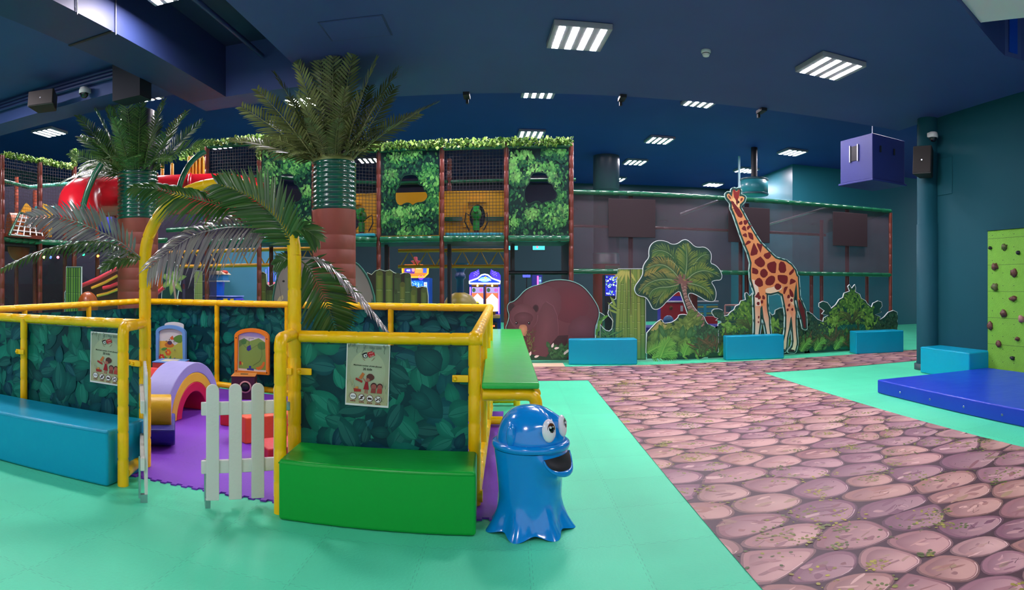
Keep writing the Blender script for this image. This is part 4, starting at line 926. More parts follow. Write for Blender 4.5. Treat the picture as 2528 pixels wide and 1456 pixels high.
# bear
def bear():
    K = lambda pts: G(crop(pts, 1220, 560, 4.045))
    out = chaik([(140, 1328), (128, 1150), (108, 1010), (132, 955), (147, 880), (130, 830), (128, 785), (150, 752), (192, 742), (240, 700), (300, 632), (370, 592), (450, 572), (540, 535), (640, 521), (740, 528), (830, 556), (900, 600), (960, 668), (1012, 742), (1048, 812), (1054, 880), (1034, 950), (1014, 1000), (1010, 1100), (1015, 1328)], 1)
    out = G(crop(out, 1220, 560, 4.045)); zb = .02; out = [(x, max(z, zb)) for x, z in out]
    def paint(A):
        B1, B2, B3 = '#5a2b33', '#6d3a40', '#4a2229'
        A.poly([(x, max(z, .04)) for x, z in inset(out, .035)], B1, (B2, K([(600, 800)])[0]))
        for c, t in (((760, 760), '#6a2c35'), ((480, 760), '#70414a')): A.poly(chaik(K([(c[0]-190, c[1]-120), (c[0], c[1]-200), (c[0]+200, c[1]-110), (c[0]+180, c[1]+150), (c[0]-20, c[1]+220), (c[0]-190, c[1]+120)]), 2), mixc(B1, t, .3), (t, K([c])[0]))
        A.poly(chaik(K([(500, 740), (570, 770), (615, 850), (632, 960), (636, 1080), (600, 1150), (545, 1180), (540, 1290), (400, 1300), (395, 1180), (420, 1000), (440, 880)]), 1), '#643840', ('#73444a', K([(520, 1000)])[0]))
        A.strip(K([(520, 745), (590, 790), (628, 880), (640, 1000), (638, 1090), (600, 1150)]), .012, '#7d5058', .006)
        A.poly(K([(640, 1085), (740, 1080), (720, 1210), (700, 1240), (600, 1220), (560, 1180)]), '#3c1c22'); A.poly(chaik(K([(740, 960), (900, 860), (1000, 960), (990, 1110), (740, 1110)]), 1), '#5c3038', ('#6c3c44', K([(880, 1000)])[0]))
        for p in ([(150, 760), (185, 750), (215, 790), (190, 850), (150, 845), (138, 800)], [(380, 800), (410, 770), (442, 785), (446, 830), (420, 860), (390, 840)]):
            A.poly(chaik(K(p), 2), '#4a232a'); q = inset(K(p), .02); A.poly(chaik(q, 2), '#351a20')
        hd = K([(150, 880), (180, 810), (240, 775), (310, 770), (380, 800), (425, 860), (436, 930), (410, 1000), (360, 1030), (330, 1050), (250, 1050), (190, 1000), (155, 950)])
        A.poly(chaik(hd, 2), '#63363d', ('#7a4a50', K([(290, 850)])[0])); A.strip(chaik(K([(148, 900), (175, 960), (225, 1010)]), 2, False), .012, '#7c5258', .003); A.strip(chaik(K([(435, 880), (430, 950), (390, 1000)]), 2, False), .012, '#7c5258', .003)
        A.poly(chaik(K([(190, 880), (290, 840), (400, 880), (370, 960), (290, 975), (210, 960)]), 2), '#5a2f36', ('#6d4048', K([(290, 900)])[0]))
        A.poly(chaik(K([(246, 985), (290, 972), (328, 985), (332, 1040), (310, 1105), (275, 1105), (250, 1050)]), 2), '#b4785a', ('#d39a72', K([(288, 1020)])[0]))
        A.poly(chaik(K([(272, 1088), (314, 1088), (310, 1108), (278, 1108)]), 1), '#1c1416')
        for x in (222, 348):
            e = K([(x, 960)])[0]; A.poly(ell(*e, .026, .03), '#2a1418'); A.poly(ell(*e, .018, .02), '#0c0809'); A.poly(ell(e[0]-.006, e[1]+.008, .007, .007, 8), '#ffffff')
        gr = K([(330, 1330), (330, 1150), (360, 1100), (395, 1150), (395, 1230), (520, 1250), (640, 1205), (720, 1190), (1010, 1100), (1010, 1330)])
        A.poly([(x, max(z, .03)) for x, z in K([(300, 1330), (360, 1270), (520, 1300), (560, 1240), (700, 1205), (730, 1330)])], '#16402a')
        ks = lambda x, z: z > .04 and inpoly(x, z, out)
        g0, g1 = K([(305, 1250)])[0], K([(395, 1050)])[0]; foliage(A, ks, g0[0], g1[0], g0[1], g1[1], 70, .07, ['#5a6a2c', '#7a8a3a', '#3f5522', '#8a8a44'], 'blade')
        g0, g1 = K([(540, 1320)])[0], K([(730, 1200)])[0]; foliage(A, ks, g0[0], g1[0], g0[1], g1[1], 60, .11, ['#2f6a3a', '#3d7a44', '#24552f'])
        for x, y, a in ((600, 1215, .2), (575, 1205, 1.2), (705, 1260, .6), (695, 1275, .9), (715, 1245, .4), (400, 1300, .3), (350, 1290, 1.2)): A.poly(leafp(*K([(x, y)])[0], .10, .045, a), '#f0dcd4')
    board('bear_board', 'brown bear printed cutout board beside the raised green ledge', [out], YB, paint, rim='#8fd0c4', band='#3a1c22')
bear()
# bamboo
GRNS = ['#3c7a34', '#4f8c3a', '#2f6a30', '#6a9a42', '#275a2c']
def stalk(A, x0, z0, x1, z1, w_, c, nodes, tint='#2f8a5a'):
    n = 10; col = lambda t, k: mixc(mixc(c, '#2c4a1c', k), tint or c, max(0, .55-t*1.6) if tint else 0)
    for i in range(n):
        t0, t1 = i/n, (i+1)/n; P0 = (x0+(x1-x0)*t0, z0+(z1-z0)*t0); P1 = (x0+(x1-x0)*t1, z0+(z1-z0)*t1); ks = (.62, .12, 0, .2, .72); us = (-.5, -.22, .0, .25, .5)
        A.h += A.step*(i == 0)
        for a in range(4):
            q = [(P0[0]+us[a]*w_, P0[1]), (P0[0]+us[a+1]*w_, P0[1]), (P1[0]+us[a+1]*w_, P1[1]), (P1[0]+us[a]*w_, P1[1])]
            A.mb.add([A.P(x) for x in q], [(0, 1, 2, 3)], [col(t0, ks[a]), col(t0, ks[a+1]), col(t1, ks[a+1]), col(t1, ks[a])], 0, False)
    for t in nodes:
        p = (x0+(x1-x0)*t, z0+(z1-z0)*t); A.strip([(p[0]-w_*.48, p[1]+.004), (p[0], p[1]-.012), (p[0]+w_*.48, p[1]+.006)], .012, mixc(c, '#24401a', .75)); A.strip([(p[0]-w_*.4, p[1]-.016), (p[0]+w_*.3, p[1]-.016)], .008, mixc(c, '#e8f0a8', .35))
def bamboo():
    K = lambda pts: G(crop(pts, 1480, 640, 6.62))
    out = K([(305, 150), (700, 150), (700, 300), (757, 500), (757, 1640), (-20, 1640), (-20, 1000), (30, 1000), (95, 940), (95, 900), (55, 860), (5, 830), (20, 870), (5, 935), (-20, 960), (-20, 1075), (30, 1065), (60, 1115), (110, 1155), (160, 1168), (200, 1135), (212, 1070), (215, 1010), (190, 968), (150, 930), (132, 880), (150, 810), (150, 745), (170, 720), (205, 700), (200, 665), (265, 645), (285, 330)])
    out = K([(305, 150), (700, 150), (757, 500), (757, 1640), (10, 1640), (12, 1060), (60, 1115), (110, 1155), (160, 1168), (200, 1135), (212, 1070), (215, 1010), (190, 968), (150, 930), (132, 880), (150, 810), (150, 745), (170, 720), (205, 700), (200, 665), (265, 645), (285, 330)]); out = [(x, max(z, .02)) for x, z in out]
    def paint(A):
        cs = ['#7f9640', '#6f8a36', '#8c9844', '#688636', '#7a9240']
        st = [(270, 340, 60), (330, 385, 52), (395, 440, 58), (470, 485, 40), (445, 410, 30), (520, 515, 46), (590, 585, 62), (645, 640, 52), (712, 700, 62), (380, 420, 36), (545, 560, 30)]
        A.poly(K([(262, 1640), (300, 165), (700, 165), (748, 700), (748, 1640)]), '#3a5626')
        for i, (xb, xt, w_) in enumerate(st):
            b, t_ = K([(xb, 1625)])[0], K([(xt, 165)])[0]; sc = (K([(xb+w_, 1625)])[0][0]-b[0])*1.12
            stalk(A, b[0], b[1], t_[0], t_[1], sc, cs[i % 5], [(.14+.07*(i % 3))+.21*j for j in range(4)])
        for x, y, a in ((420, 175, -1.95), (440, 175, -1.6), (460, 180, -1.25), (400, 175, -2.2), (480, 185, -1.0), (380, 175, -2.4)): A.poly(leafp(*K([(x, y)])[0], .27, .05, a), '#a9a850', ('#b9b45c', K([(x+40*cos(a), y+60)])[0]))
        A.strip(K([(505, 165), (515, 900)]), .035, '#4a4a26', .012)
        for x, y, a, l in ((270, 770, 2.1, .24), (300, 830, 2.5, .26), (300, 880, 2.75, .22), (240, 760, 1.75, .16)): A.poly(leafp(*K([(x, y)])[0], l, .045, a), '#7f9a40')
        A.strip(K([(185, 780), (175, 860), (205, 940), (225, 1010), (205, 1130)]), .012, '#7f8a50', .01)
        ks = lambda x, z: z > .04 and inpoly(x, z, out); g0, g1 = K([(10, 1600)])[0], K([(260, 1180)])[0]; foliage(A, ks, g0[0], g1[0], g0[1], g1[1], 160, .15, ['#3f8a4c', '#2f7a44', '#5a9a50', '#256a3c'], 'blade')
    board('bamboo_board', 'tall bamboo stalk printed cutout board between the bear and the palm boards', [out], YB, paint)
    K2 = lambda pts: G(crop(pts, 1220, 560, 4.045)); o2 = K2([(1010, 1150), (1030, 950), (1055, 850), (1085, 865), (1110, 885), (1105, 925), (1065, 958), (1072, 1000), (1078, 1030), (1100, 1150), (1100, 1328), (1010, 1328)]); o2 = [(x, max(z, .02)) for x, z in o2]
    def p2(A):
        for x, y, a in ((1040, 1050, 1.3), (1035, 1000, 1.0), (1040, 960, .8), (1045, 930, 1.6), (1030, 1090, 1.8), (1060, 930, .5), (1060, 1080, 1.2)): A.poly(leafp(*K2([(x, y)])[0], .2, .06, a), '#5f9a3c')
        ks = lambda x, z: z > .05 and inpoly(x, z, o2); foliage(A, ks, o2[0][0], o2[0][0]+.5, .05, .9, 90, .14, GRNS)
    board('leaf_board', 'small leafy shoot cutout board between the bear and the bamboo', [o2], YB+.04, p2)
bamboo()
# palm cutout
def palmboard():
    K = lambda pts: G(crop(pts, 1560, 580, 6.067)); Y = YB-.05
    K = lambda pts: onY(crop(pts, 1560, 580, 6.067), Y)
    out = [(255, 335), (248, 250), (265, 170), (310, 112), (380, 78), (460, 78), (535, 97), (590, 132), (650, 134), (705, 112), (755, 72), (810, 60), (870, 95), (940, 168), (1000, 180), (1080, 172), (1140, 205), (1190, 265), (1197, 340), (1180, 420), (1240, 438), (1300, 488), (1342, 560), (1358, 625), (1330, 680), (1250, 682), (1190, 702), (1232, 760), (1262, 830), (1266, 910), (1248, 985), (1190, 1007), (1100, 982), (1020, 932), (930, 882), (862, 872), (848, 905), (880, 985), (940, 1090), (1010, 1165), (1085, 1215), (1110, 1290), (1150, 1338), (1220, 1362), (1278, 1392), (1295, 1330)]
    bush = [(1300, 1400), (1300, 1870), (205, 1870), (215, 1470), (240, 1440), (300, 1372), (380, 1292), (450, 1252), (478, 1318), (540, 1312), (600, 1302), (650, 1270), (690, 1232), (698, 1192), (780, 1180), (840, 1198)]
    crown = [(820, 1150), (780, 1030), (740, 920), (715, 838), (650, 880), (590, 940), (520, 1002), (470, 1062), (420, 1102), (360, 1122), (308, 1106), (280, 1050), (250, 990), (205, 932), (110, 917), (60, 882), (33, 822), (48, 755), (100, 688), (150, 610), (162, 555), (160, 480), (195, 405)]
    o = chaik(K(out+bush+crown), 1); o = [(x, max(z, .02)) for x, z in o]
    def paint(A):
        A.poly(chaik([(x, max(z, .045)) for x, z in inset(o, .03)], 0), '#14402f')
        oi = inset(o, .045)
        fr = [([(740, 690), (700, 480), (620, 330), (520, 250), (400, 225), (300, 270)], .42, '#6f8a3c'), ([(790, 680), (740, 560), (640, 420), (540, 360), (400, 440), (250, 470)], .3, '#3c6a34'), ([(800, 660), (900, 480), (1000, 340), (1090, 290), (1160, 300)], .40, '#5c7a38'),
              ([(790, 650), (820, 480), (825, 300), (800, 120)], .50, '#8a9a40'), ([(720, 670), (620, 540), (500, 450), (380, 440), (270, 480), (190, 540)], .42, '#b09a48'), ([(830, 660), (930, 570), (1050, 530), (1170, 545), (1310, 620)], .42, '#8a9a3c'),
              ([(700, 690), (560, 660), (400, 665), (260, 710), (170, 790), (100, 880)], .44, '#9a9a50'), ([(700, 720), (600, 760), (480, 850), (400, 950), (350, 1080)], .46, '#8c9a40'), ([(700, 740), (560, 780), (420, 780), (300, 820), (250, 930)], .34, '#6a8238'), ([(830, 720), (950, 740), (1080, 790), (1170, 880), (1210, 980)], .40, '#8a9a3c')]
        for pts, Lf, tip in fr:
            Pw = K(chaik(pts, 2, False)); blades(A, Pw, Lf*.60, 50, ['#1f4a2a', '#2a5a2c', tip], .026, '#7f9a68', lambda x, z: inpoly(x, z, oi))
        tr = K([(725, 700), (800, 690), (820, 760), (815, 860), (850, 970), (920, 1090), (1010, 1180), (1085, 1230), (1082, 1400), (1000, 1340), (900, 1230), (840, 1120), (790, 990), (760, 860), (735, 780)])
        A.poly(chaik(tr, 1), '#8a6c60')
        cl = [((745, 770), (815, 765)), ((755, 820), (818, 812)), ((765, 870), (822, 860)), ((775, 920), (838, 905)), ((788, 970), (856, 950)), ((803, 1020), (878, 1000)), ((822, 1075), (905, 1050)), ((845, 1125), (940, 1095)), ((870, 1180), (985, 1140)), ((905, 1230), (1030, 1180)), ((950, 1280), (1070, 1215)), ((990, 1320), (1085, 1270)), ((1030, 1360), (1085, 1320))]
        for a, b in cl: A.strip(chaik(K([a, ((a[0]+b[0])/2, (a[1]+b[1])/2-14), b]), 2, False), .016, '#4c3834', .01); A.strip(chaik(K([(a[0]+4, a[1]+12), ((a[0]+b[0])/2, (a[1]+b[1])/2-2), (b[0]-8, b[1]+10)]), 2, False), .012, '#c4a294', .006)
        for k in range(26): a = RNG.uniform(0, 6.28); p = K([(765, 700)])[0]; A.strip([p, (p[0]+cos(a)*.2, p[1]+sin(a)*.16)], .035, '#7a544c', .006)
        A.poly(K([(755, 660), (790, 655), (815, 690), (780, 690)]), '#8a7a48')
        ks = lambda x, z: z > .05 and inpoly(x, z, o)
        def reg(a, b): p, q = K([a])[0], K([b])[0]; return p[0], q[0], q[1], p[1]
        A.poly([(x, max(z, .05)) for x, z in K([(225, 1850), (235, 1480), (300, 1400), (440, 1290), (480, 1340), (660, 1300), (720, 1215), (860, 1215), (1000, 1345), (1085, 1420), (1280, 1420), (1280, 1850)])], '#17402a')
        x0, x1, y0, y1 = reg((680, 1200), (950, 1700)); foliage(A, ks, x0, x1, y0, y1, 170, .22, ['#6d8c3a', '#7f9c44', '#5a7a34', '#88a24a'])
        x0, x1, y0, y1 = reg((230, 1260), (560, 1600))
        for (bx, by, tx, ty) in ((240, 1560, 430, 1280), (260, 1600, 520, 1330), (300, 1500, 440, 1350)):
            b, t_ = K([(bx, by)])[0], K([(tx, ty)])[0]
            for i in range(14):
                q = i/13; p = (b[0]+(t_[0]-b[0])*q, b[1]+(t_[1]-b[1])*q)
                for sg in (-1, 1):
                    L_ = leafp(*p, .12, .045, atan2(t_[1]-b[1], t_[0]-b[0])+sg*.9)
                    if all(ks(*e) for e in L_): A.poly(L_, '#a59a56' if bx != 260 else '#6a7f38')
        x0, x1, y0, y1 = reg((230, 1500), (1280, 1850)); foliage(A, ks, x0, x1, y0, y1, 320, .22, ['#5f8a3a', '#4a7a36', '#6f9a44', '#3a6a34', '#3a7a44'])
        for bx, by, tx, ty in ((230, 1760, 620, 1640), (300, 1860, 640, 1780), (420, 1850, 560, 1560), (950, 1840, 1150, 1680), (760, 1850, 860, 1640)):
            Pw = K([(bx, by), ((bx+tx)/2, (by+ty)/2-50), (tx, ty)]); Pw = [(x, max(z, .08)) for x, z in chaik(Pw, 1, False)]; blades(A, Pw, .2, 18, ['#4f8a38', '#5f9a40', '#7fae4c'], .03)
        x0, x1, y0, y1 = reg((960, 1400), (1280, 1700)); foliage(A, ks, x0, x1, y0, y1, 260, .1, ['#24553c', '#2f6a44', '#1c4a38', '#3a7a50']); foliage(A, ks, x0, x1, y0-.3, y1-.35, 80, .3, ['#6a4c36', '#4a5a36', '#3a4a30'], 'blade')
    board('palm_board', 'palm tree printed cutout board with undergrowth, right of the bamboo', [o], Y, paint)
palmboard()
# giraffe and the bushes
def bushes():
    K = lambda pts: onY(crop(pts, 1740, 700, 7.662), YB+.02)
    def fanleaf(cx, cy, s, fl=1):
        return [(cx+fl*x*s, cy+y*s) for x, y in ((0, 110), (-90, 60), (-120, -20), (-110, -80), (-60, -120), (10, -130), (70, -110), (110, -70), (115, -30), (130, 20))]
    o = K([(60, 1470), (60, 840), (110, 800), (180, 830), (240, 845), (250, 760), (310, 730), (300, 715), (205, 695), (250, 660), (190, 640), (130, 560), (130, 510), (180, 475), (260, 468), (330, 490), (365, 550), (370, 610), (440, 590), (490, 525), (550, 490), (580, 420), (650, 390), (680, 320), (770, 300), (755, 230), (760, 175), (800, 162), (850, 235), (915, 160), (960, 175), (960, 300), (1040, 320), (1080, 390), (1140, 420), (1170, 490), (1230, 530), (1275, 590), (1320, 570), (1330, 500), (1420, 455), (1510, 450), (1560, 500), (1560, 640), (1490, 650), (1560, 690), (1500, 700), (1490, 760), (1560, 720), (1600, 640), (1730, 630), (1840, 640), (1900, 530), (1990, 530), (1990, 1470)])
    o = [(x, max(z, .02)) for x, z in o]; K1 = lambda pts: onY(crop(pts, 1700, 440, 3.1655), YB+.02)
    o2 = K1([(905, 1480), (905, 1050), (930, 1040), (965, 1055), (1010, 1100), (1050, 1118), (1055, 1090), (1090, 1070), (1040, 1060), (1060, 1035), (1018, 1005), (1018, 975), (1050, 958), (1085, 968), (1110, 1000), (1115, 1015), (1150, 985), (1175, 945), (1205, 930), (1215, 895), (1258, 880), (1243, 845), (1258, 828), (1275, 858), (1300, 828), (1308, 855), (1305, 885), (1340, 905), (1350, 935), (1385, 955), (1400, 980), (1430, 1005), (1440, 975), (1480, 955), (1510, 965), (1515, 1000), (1490, 1030), (1510, 1045), (1460, 1065), (1500, 1080), (1495, 1105), (1530, 1080), (1560, 1045), (1600, 1030), (1632, 1045), (1632, 1400), (1632, 1480)]); o2 = [(x, max(z, .02)) for x, z in o2]
    def mk(o_, Kc, ctr, half, sc):
        def paint(A):
            ks = lambda x, z: z > .05 and inpoly(x, z, o_); xs = [p[0] for p in o_]; x0, x1 = min(xs), max(xs)
            A.poly([(x, max(z, .05)) for x, z in inset(o_, .028)], '#10463a'); c = Kc([ctr])[0]; H = half
            # pointed dome of bright leaves
            foliage(A, lambda x, z: ks(x, z) and abs(x-c[0]) < H*1.05 and z > c[1]-.62*H, c[0]-H*1.05, c[0]+H*1.05, c[1]-.8*H, c[1]+H*1.9, 900, .12*sc, ['#5f9a34', '#4f8a30', '#7fb23e', '#6aa43a', '#3f7a2c'])
            for k in range(34):
                sg = RNG.choice((-1, 1)); a = RNG.uniform(.5, 1.35); b = (c[0], c[1]-.45*H); L_ = H*RNG.uniform(.5, 1.05); e = (b[0]+sg*cos(a)*L_, b[1]+sin(a)*L_*.75)
                A.strip([b, ((b[0]+e[0])/2, (b[1]+e[1])/2+.05), (e[0]+sg*.05, e[1]-.1)], .03, '#2f3f22', .006, '#5a6a34')
            A.poly(chaik([(c[0]-H*.9, c[1]-.5*H), (c[0]+H*.9, c[1]-.5*H), (c[0]+H*.95, max(.06, c[1]-1.6*H)), (c[0]-H*.95, max(.06, c[1]-1.6*H))], 1), '#0f5a4a')
            for sg in (-1, 1):
                b = (c[0]+sg*H*.42, max(.08, c[1]-1.25*H)); t_ = (c[0]+sg*H*.36, c[1]-.55*H)
                A.strip([b, t_], .014, '#4fa878', .006)
                for i in range(5): q = (b[0]+(t_[0]-b[0])*i/5, b[1]+(t_[1]-b[1])*i/5); [A.strip([q, (q[0]+s*.2*H, q[1]+.2*H)], .010, '#3f9a70', .004) for s in (-1, 1)]
            for sg in (-1, 1): foliage(A, lambda x, z: ks(x, z), c[0]+sg*H-.2, c[0]+sg*H+.2, c[1]-1.2*H, c[1]-.2*H, 90, .11, ['#6fae3c', '#8ac24c'])
            foliage(A, ks, x0, x1, .05, .42, 170, .18, ['#2f6a38', '#255a3a', '#3f7a40', '#4a8a3c']); foliage(A, ks, x0, x1, .1, .35, 160, .3, ['#3a5a30', '#5a4a34', '#2f5a34'], 'blade')
            foliage(A, ks, x0, c[0]-H*1.1, .4, .9, 120, .12, ['#1c4a3a', '#245a44']); foliage(A, ks, c[0]+H*1.1, x1, .4, .9, 140, .12, ['#1c4a3a', '#245a44'])
            for k in range(5):
                x = x0+(x1-x0)*(k+.5)/5; Pw = [(x, .07), (x+.1, .22), (x+.22, .3)]; blades(A, Pw, .16, 14, ['#5a9a44', '#4f8a3c', '#7fb850'], .022)
        return paint
    board('bush_board', 'jungle bush printed cutout board behind the giraffe legs', [o], YB+.02, mk(o, K, (865, 640), .58, 1))
    board('bush_board', 'jungle bush printed cutout board at the right end of the net fence', [o2], YB+.02, mk(o2, K1, (1275, 1040), .60, 1))
bushes()
def giraffe():
    Y = YB-.06; K = lambda pts: onY(crop(pts, 1700, 440, 3.1655), Y); K2 = lambda pts: onY(crop(pts, 1740, 700, 7.662), Y)
    body = crop([(345, 92), (358, 86), (368, 100), (380, 100), (390, 86), (401, 95), (396, 140), (418, 140), (436, 150), (430, 175), (410, 195), (398, 205), (398, 230), (420, 270), (470, 365), (520, 450), (560, 510), (600, 548), (640, 590), (680, 628), (720, 640), (760, 650), (800, 680), (830, 720), (845, 770), (838, 830), (828, 880), (822, 940), (725, 900), (700, 885), (640, 900), (600, 895), (603, 940), (598, 1000), (525, 985), (525, 900), (505, 840), (490, 790), (487, 720), (492, 660), (470, 580), (440, 510), (410, 430), (380, 340), (355, 270), (338, 235), (336, 190), (322, 172), (303, 150), (298, 128), (312, 118), (338, 145)], 1700, 440, 3.1655)
    legs = [crop(p, 1740, 700, 7.662) for p in (
        [(940, 220), (1165, 200), (1170, 430), (1105, 420), (1075, 420), (1050, 460), (1040, 760), (1010, 980), (1005, 1080), (945, 1080), (950, 960), (955, 700), (945, 420)],
        [(1085, 400), (1165, 380), (1180, 520), (1210, 660), (1212, 780), (1235, 980), (1235, 1080), (1190, 1080), (1180, 960), (1145, 760), (1110, 640)],
        [(1470, 180), (1660, 160), (1690, 420), (1715, 560), (1650, 600), (1620, 650), (1590, 850), (1550, 1040), (1540, 1200), (1510, 1270), (1480, 1275), (1480, 1150), (1520, 990), (1540, 850), (1545, 600), (1520, 420)],
        [(1560, 420), (1690, 420), (1718, 540), (1712, 660), (1715, 820), (1735, 1090), (1735, 1150), (1705, 1270), (1690, 1280), (1600, 1275), (1660, 1200), (1680, 1090), (1665, 880), (1640, 620)])]
    tail = crop([(838, 760), (852, 770), (858, 860), (862, 930), (880, 970), (905, 1030), (912, 1090), (915, 1170), (900, 1165), (885, 1090), (862, 1020), (850, 940), (846, 860)], 1700, 440, 3.1655)
    allp = [onY(body, Y)]+[onY(l, Y) for l in legs]+[onY(tail, Y)]
    mb = MB()
    def outl(p, w_):
        n = len(p)
        return [ribbon([p[i], p[(i+1) % n]], w_) for i in range(n)]+[ell(q[0], q[1], w_/2, w_/2, 12) for q in p]
    for s in allp:
        mb.prism(ccw(s), Y, Y+.03, 'y', '#12443c')
        for q in outl(s, .10): mb.prism(ccw(q), Y+.002, Y+.03, 'y', '#bfe6dc')
    A = Art(mb, (0, Y, 0), (1, 0, 0), (0, 0, 1), (0, -1, 0), 1.2e-5, .0002)
    for s in allp:
        for q in outl(s, .068): A.poly(q, '#12443c')
    bd, lg, tl = allp[0], allp[1:5], allp[5]
    OR_, CR, RD_ = '#dd8a52', '#e8c8a0', '#6e1216'
    for l, pale in ((lg[0], 1), (lg[1], 0), (lg[2], 1), (lg[3], 1)):
        zz = [z for _, z in l]; z0, z1 = min(zz), max(zz); A.grad(l, lambda x, z: mixc(mixc('#e6d8b4', '#e0946a', min(1, max(0, (z-z0)/(z1-z0)*1.8-.35))), '#e0946a', 0))
    A.grad(bd, lambda x, z: mixc(OR_, '#eeb070', .35 if z > 2.2 else .15))
    A.poly(K([(495, 790), (530, 800), (545, 860), (560, 980), (525, 985), (520, 890)]), '#e8d4bc'); A.poly(chaik(K([(600, 895), (640, 900), (700, 885), (735, 860), (720, 825), (660, 850), (600, 860)]), 1), '#ead0ac')
    A.poly(K2([(940, 215), (1010, 200), (1050, 300), (1060, 420), (955, 420)]), '#e8d4bc'); A.poly(K2([(1620, 180), (1660, 165), (1690, 420), (1640, 380), (1600, 300)]), '#ecc8a0')
    A.poly(chaik(K([(322, 172), (303, 150), (298, 128), (314, 122), (338, 150), (336, 180)]), 1), '#e8a868'); A.poly(chaik(K([(326, 165), (308, 145), (308, 130), (320, 135), (334, 155)]), 1), '#7a3426')
    A.poly(chaik(K([(400, 195), (396, 150), (416, 142), (436, 152), (428, 175)]), 1), '#e8a868'); A.poly(chaik(K([(405, 185), (404, 160), (418, 150), (426, 158), (420, 172)]), 1), '#7a3426')
    A.poly(chaik(K([(338, 150), (398, 150), (402, 200), (396, 240), (370, 268), (345, 240), (335, 200)]), 1), '#e8b878', ('#f2cc90', K([(370, 210)])[0]))
    A.poly(K([(345, 92), (358, 86), (368, 105), (380, 105), (390, 86), (401, 95), (392, 150), (375, 185), (362, 160), (355, 150)]), '#8a2018'); A.poly(K([(372, 165), (385, 160), (388, 190), (378, 215), (370, 190)]), RD_)
    A.strip(K([(340, 240), (365, 236), (395, 228)]), .012, '#5a2a1c', .006)
    for x, y in ((348, 192), (390, 186)): A.poly(ell(*K([(x, y)])[0], .022, .028, 12), '#2a1410')
    A.poly(chaik(K([(358, 248), (395, 235), (402, 262), (375, 270)]), 1), '#c9885a')
    # reticulated patches
    rng = random.Random(9); pts = []; cols = []; xs = [p[0] for p in bd]; zs = [p[1] for p in bd]
    rx = lambda z: .105 if z > 2.6 else (.15 if z > 2.15 else .185)
    k = 0
    while k < 6000:
        k += 1; x, z = rng.uniform(min(xs), max(xs)), rng.uniform(min(zs), max(zs))
        if z > 3.0 or not inpoly(x, z, inset(bd, .02)): continue
        d = rx(z)*(.8 if x > bd[21][0]+.25 else 1)*(.72 if z < 1.42 else 1)
        if all(hypot(x-a, (z-b)*.82) > d for a, b in pts): pts.append((x, z))
    cells = voro(pts, min(xs)-.2, max(xs)+.2, min(zs)-.2, max(zs)+.2, 20)
    bi = inset(bd, .012)
    for (x, z), c in zip(pts, cells):
        if len(c) < 3: continue
        if z < K([(0, 860)])[0][1] and K([(560, 0)])[0][0] < x < K([(735, 0)])[0][0]: continue
        c = [(x+(a-x)*.80, z+(b-z)*.80) for a, b in c]
        for _ in range(12):
            if all(inpoly(a, b, bi) for a, b in c): break
            c = [(x+(a-x)*(1 if inpoly(a, b, bi) else .8), z+(b-z)*(1 if inpoly(a, b, bi) else .8)) for a, b in c]
        c = chaik(ccw(c), 1)
        if abs(area(c)) > .0005: A.poly(c, RD_)
    for l in lg:
        zz = [q[1] for q in l]; x0, x1 = min(q[0] for q in l), max(q[0] for q in l); li = inset(l, .012); done = []
        for _ in range(500):
            x, z = rng.uniform(x0, x1), rng.uniform(max(zz)-.62, max(zz)-.06)
            if inpoly(x, z, li) and all(hypot(x-a, z-b) > .09 for a, b in done):
                done.append((x, z)); f_ = (z-(max(zz)-.75))/.75; e = ell(x, z, .012+.028*f_, .016+.034*f_, 8, 0, .2)
                if all(inpoly(a, b, li) for a, b in e): A.poly(e, RD_)
    A.poly(tl, OR_); A.poly(K([(862, 940), (880, 970), (905, 1030), (912, 1090), (915, 1170), (900, 1165), (885, 1090), (862, 1020), (856, 960)]), '#5a1418')
    for p in ([(1480, 1275), (1480, 1235), (1515, 1240), (1510, 1270)], [(1690, 1280), (1600, 1275), (1625, 1240), (1700, 1255)]): A.poly(K2(p), '#33211f')
    top('giraffe_board', mb, PRINT, 'tall spotted giraffe printed cutout board at the net fence', 'cutout board')
giraffe()
# ------------------------------------------------------------------ net fence of the ball court
YN = 12.0
t = thing('net_fence', 'long veiled net fence with green rails behind the giraffe and bear boards', 'fence', (4.9, YN, 0)); XA, XB = 1.19, 8.62; VEIL = veil_mat('shade_veil', '#4e3f48', .66)
obj('top_rail', pipe(MB(), [(XA, YN, 3.36), (XB, YN, 3.31)], .05, .28), GRNP, t); obj('middle_rail', pipe(MB(), [(XA, YN, 1.79), (XB, YN, 1.76)], .05, .28), GRNP, t)
obj('end_post', pipe(MB(), [(XB, YN, 0), (XB, YN, 3.27)], .045, .26), BRN, t)
obj('net', MB().netquad((XA, YN+.03, 1.8), (XB-.03, YN+.03, 1.77), (XB-.03, YN+.03, 3.28), (XA, YN+.03, 3.34)), VEIL, t)
obj('net', MB().netquad((XA, YN+.03, .05), (XB-.03, YN+.03, .05), (XB-.03, YN+.03, 1.75), (XA, YN+.03, 1.78)), veil_mat('shade_veil_low', '#3a3640', .3), t)
obj('roof_net', MB().netquad((XA, YN, 3.3), (XB, YN, 3.27), (XB, YN+3.2, 3.0), (XA, YN+3.2, 3.0)), VEIL, t)
obj('rear_rail', pipe(MB(), [(XA, YN+3.2, 3.0), (XB, YN+3.2, 2.95)], .04, .3), BRN, t)
obj('brace', MB().tube([(3.5, YN+.3, 3.0), (4.3, YN+.1, 3.3)], .03, 8), CHROME, t); obj('brace', MB().tube([(6.3, YN+2, 3.05), (7.0, YN+.1, 3.32)], .03, 8), CHROME, t)
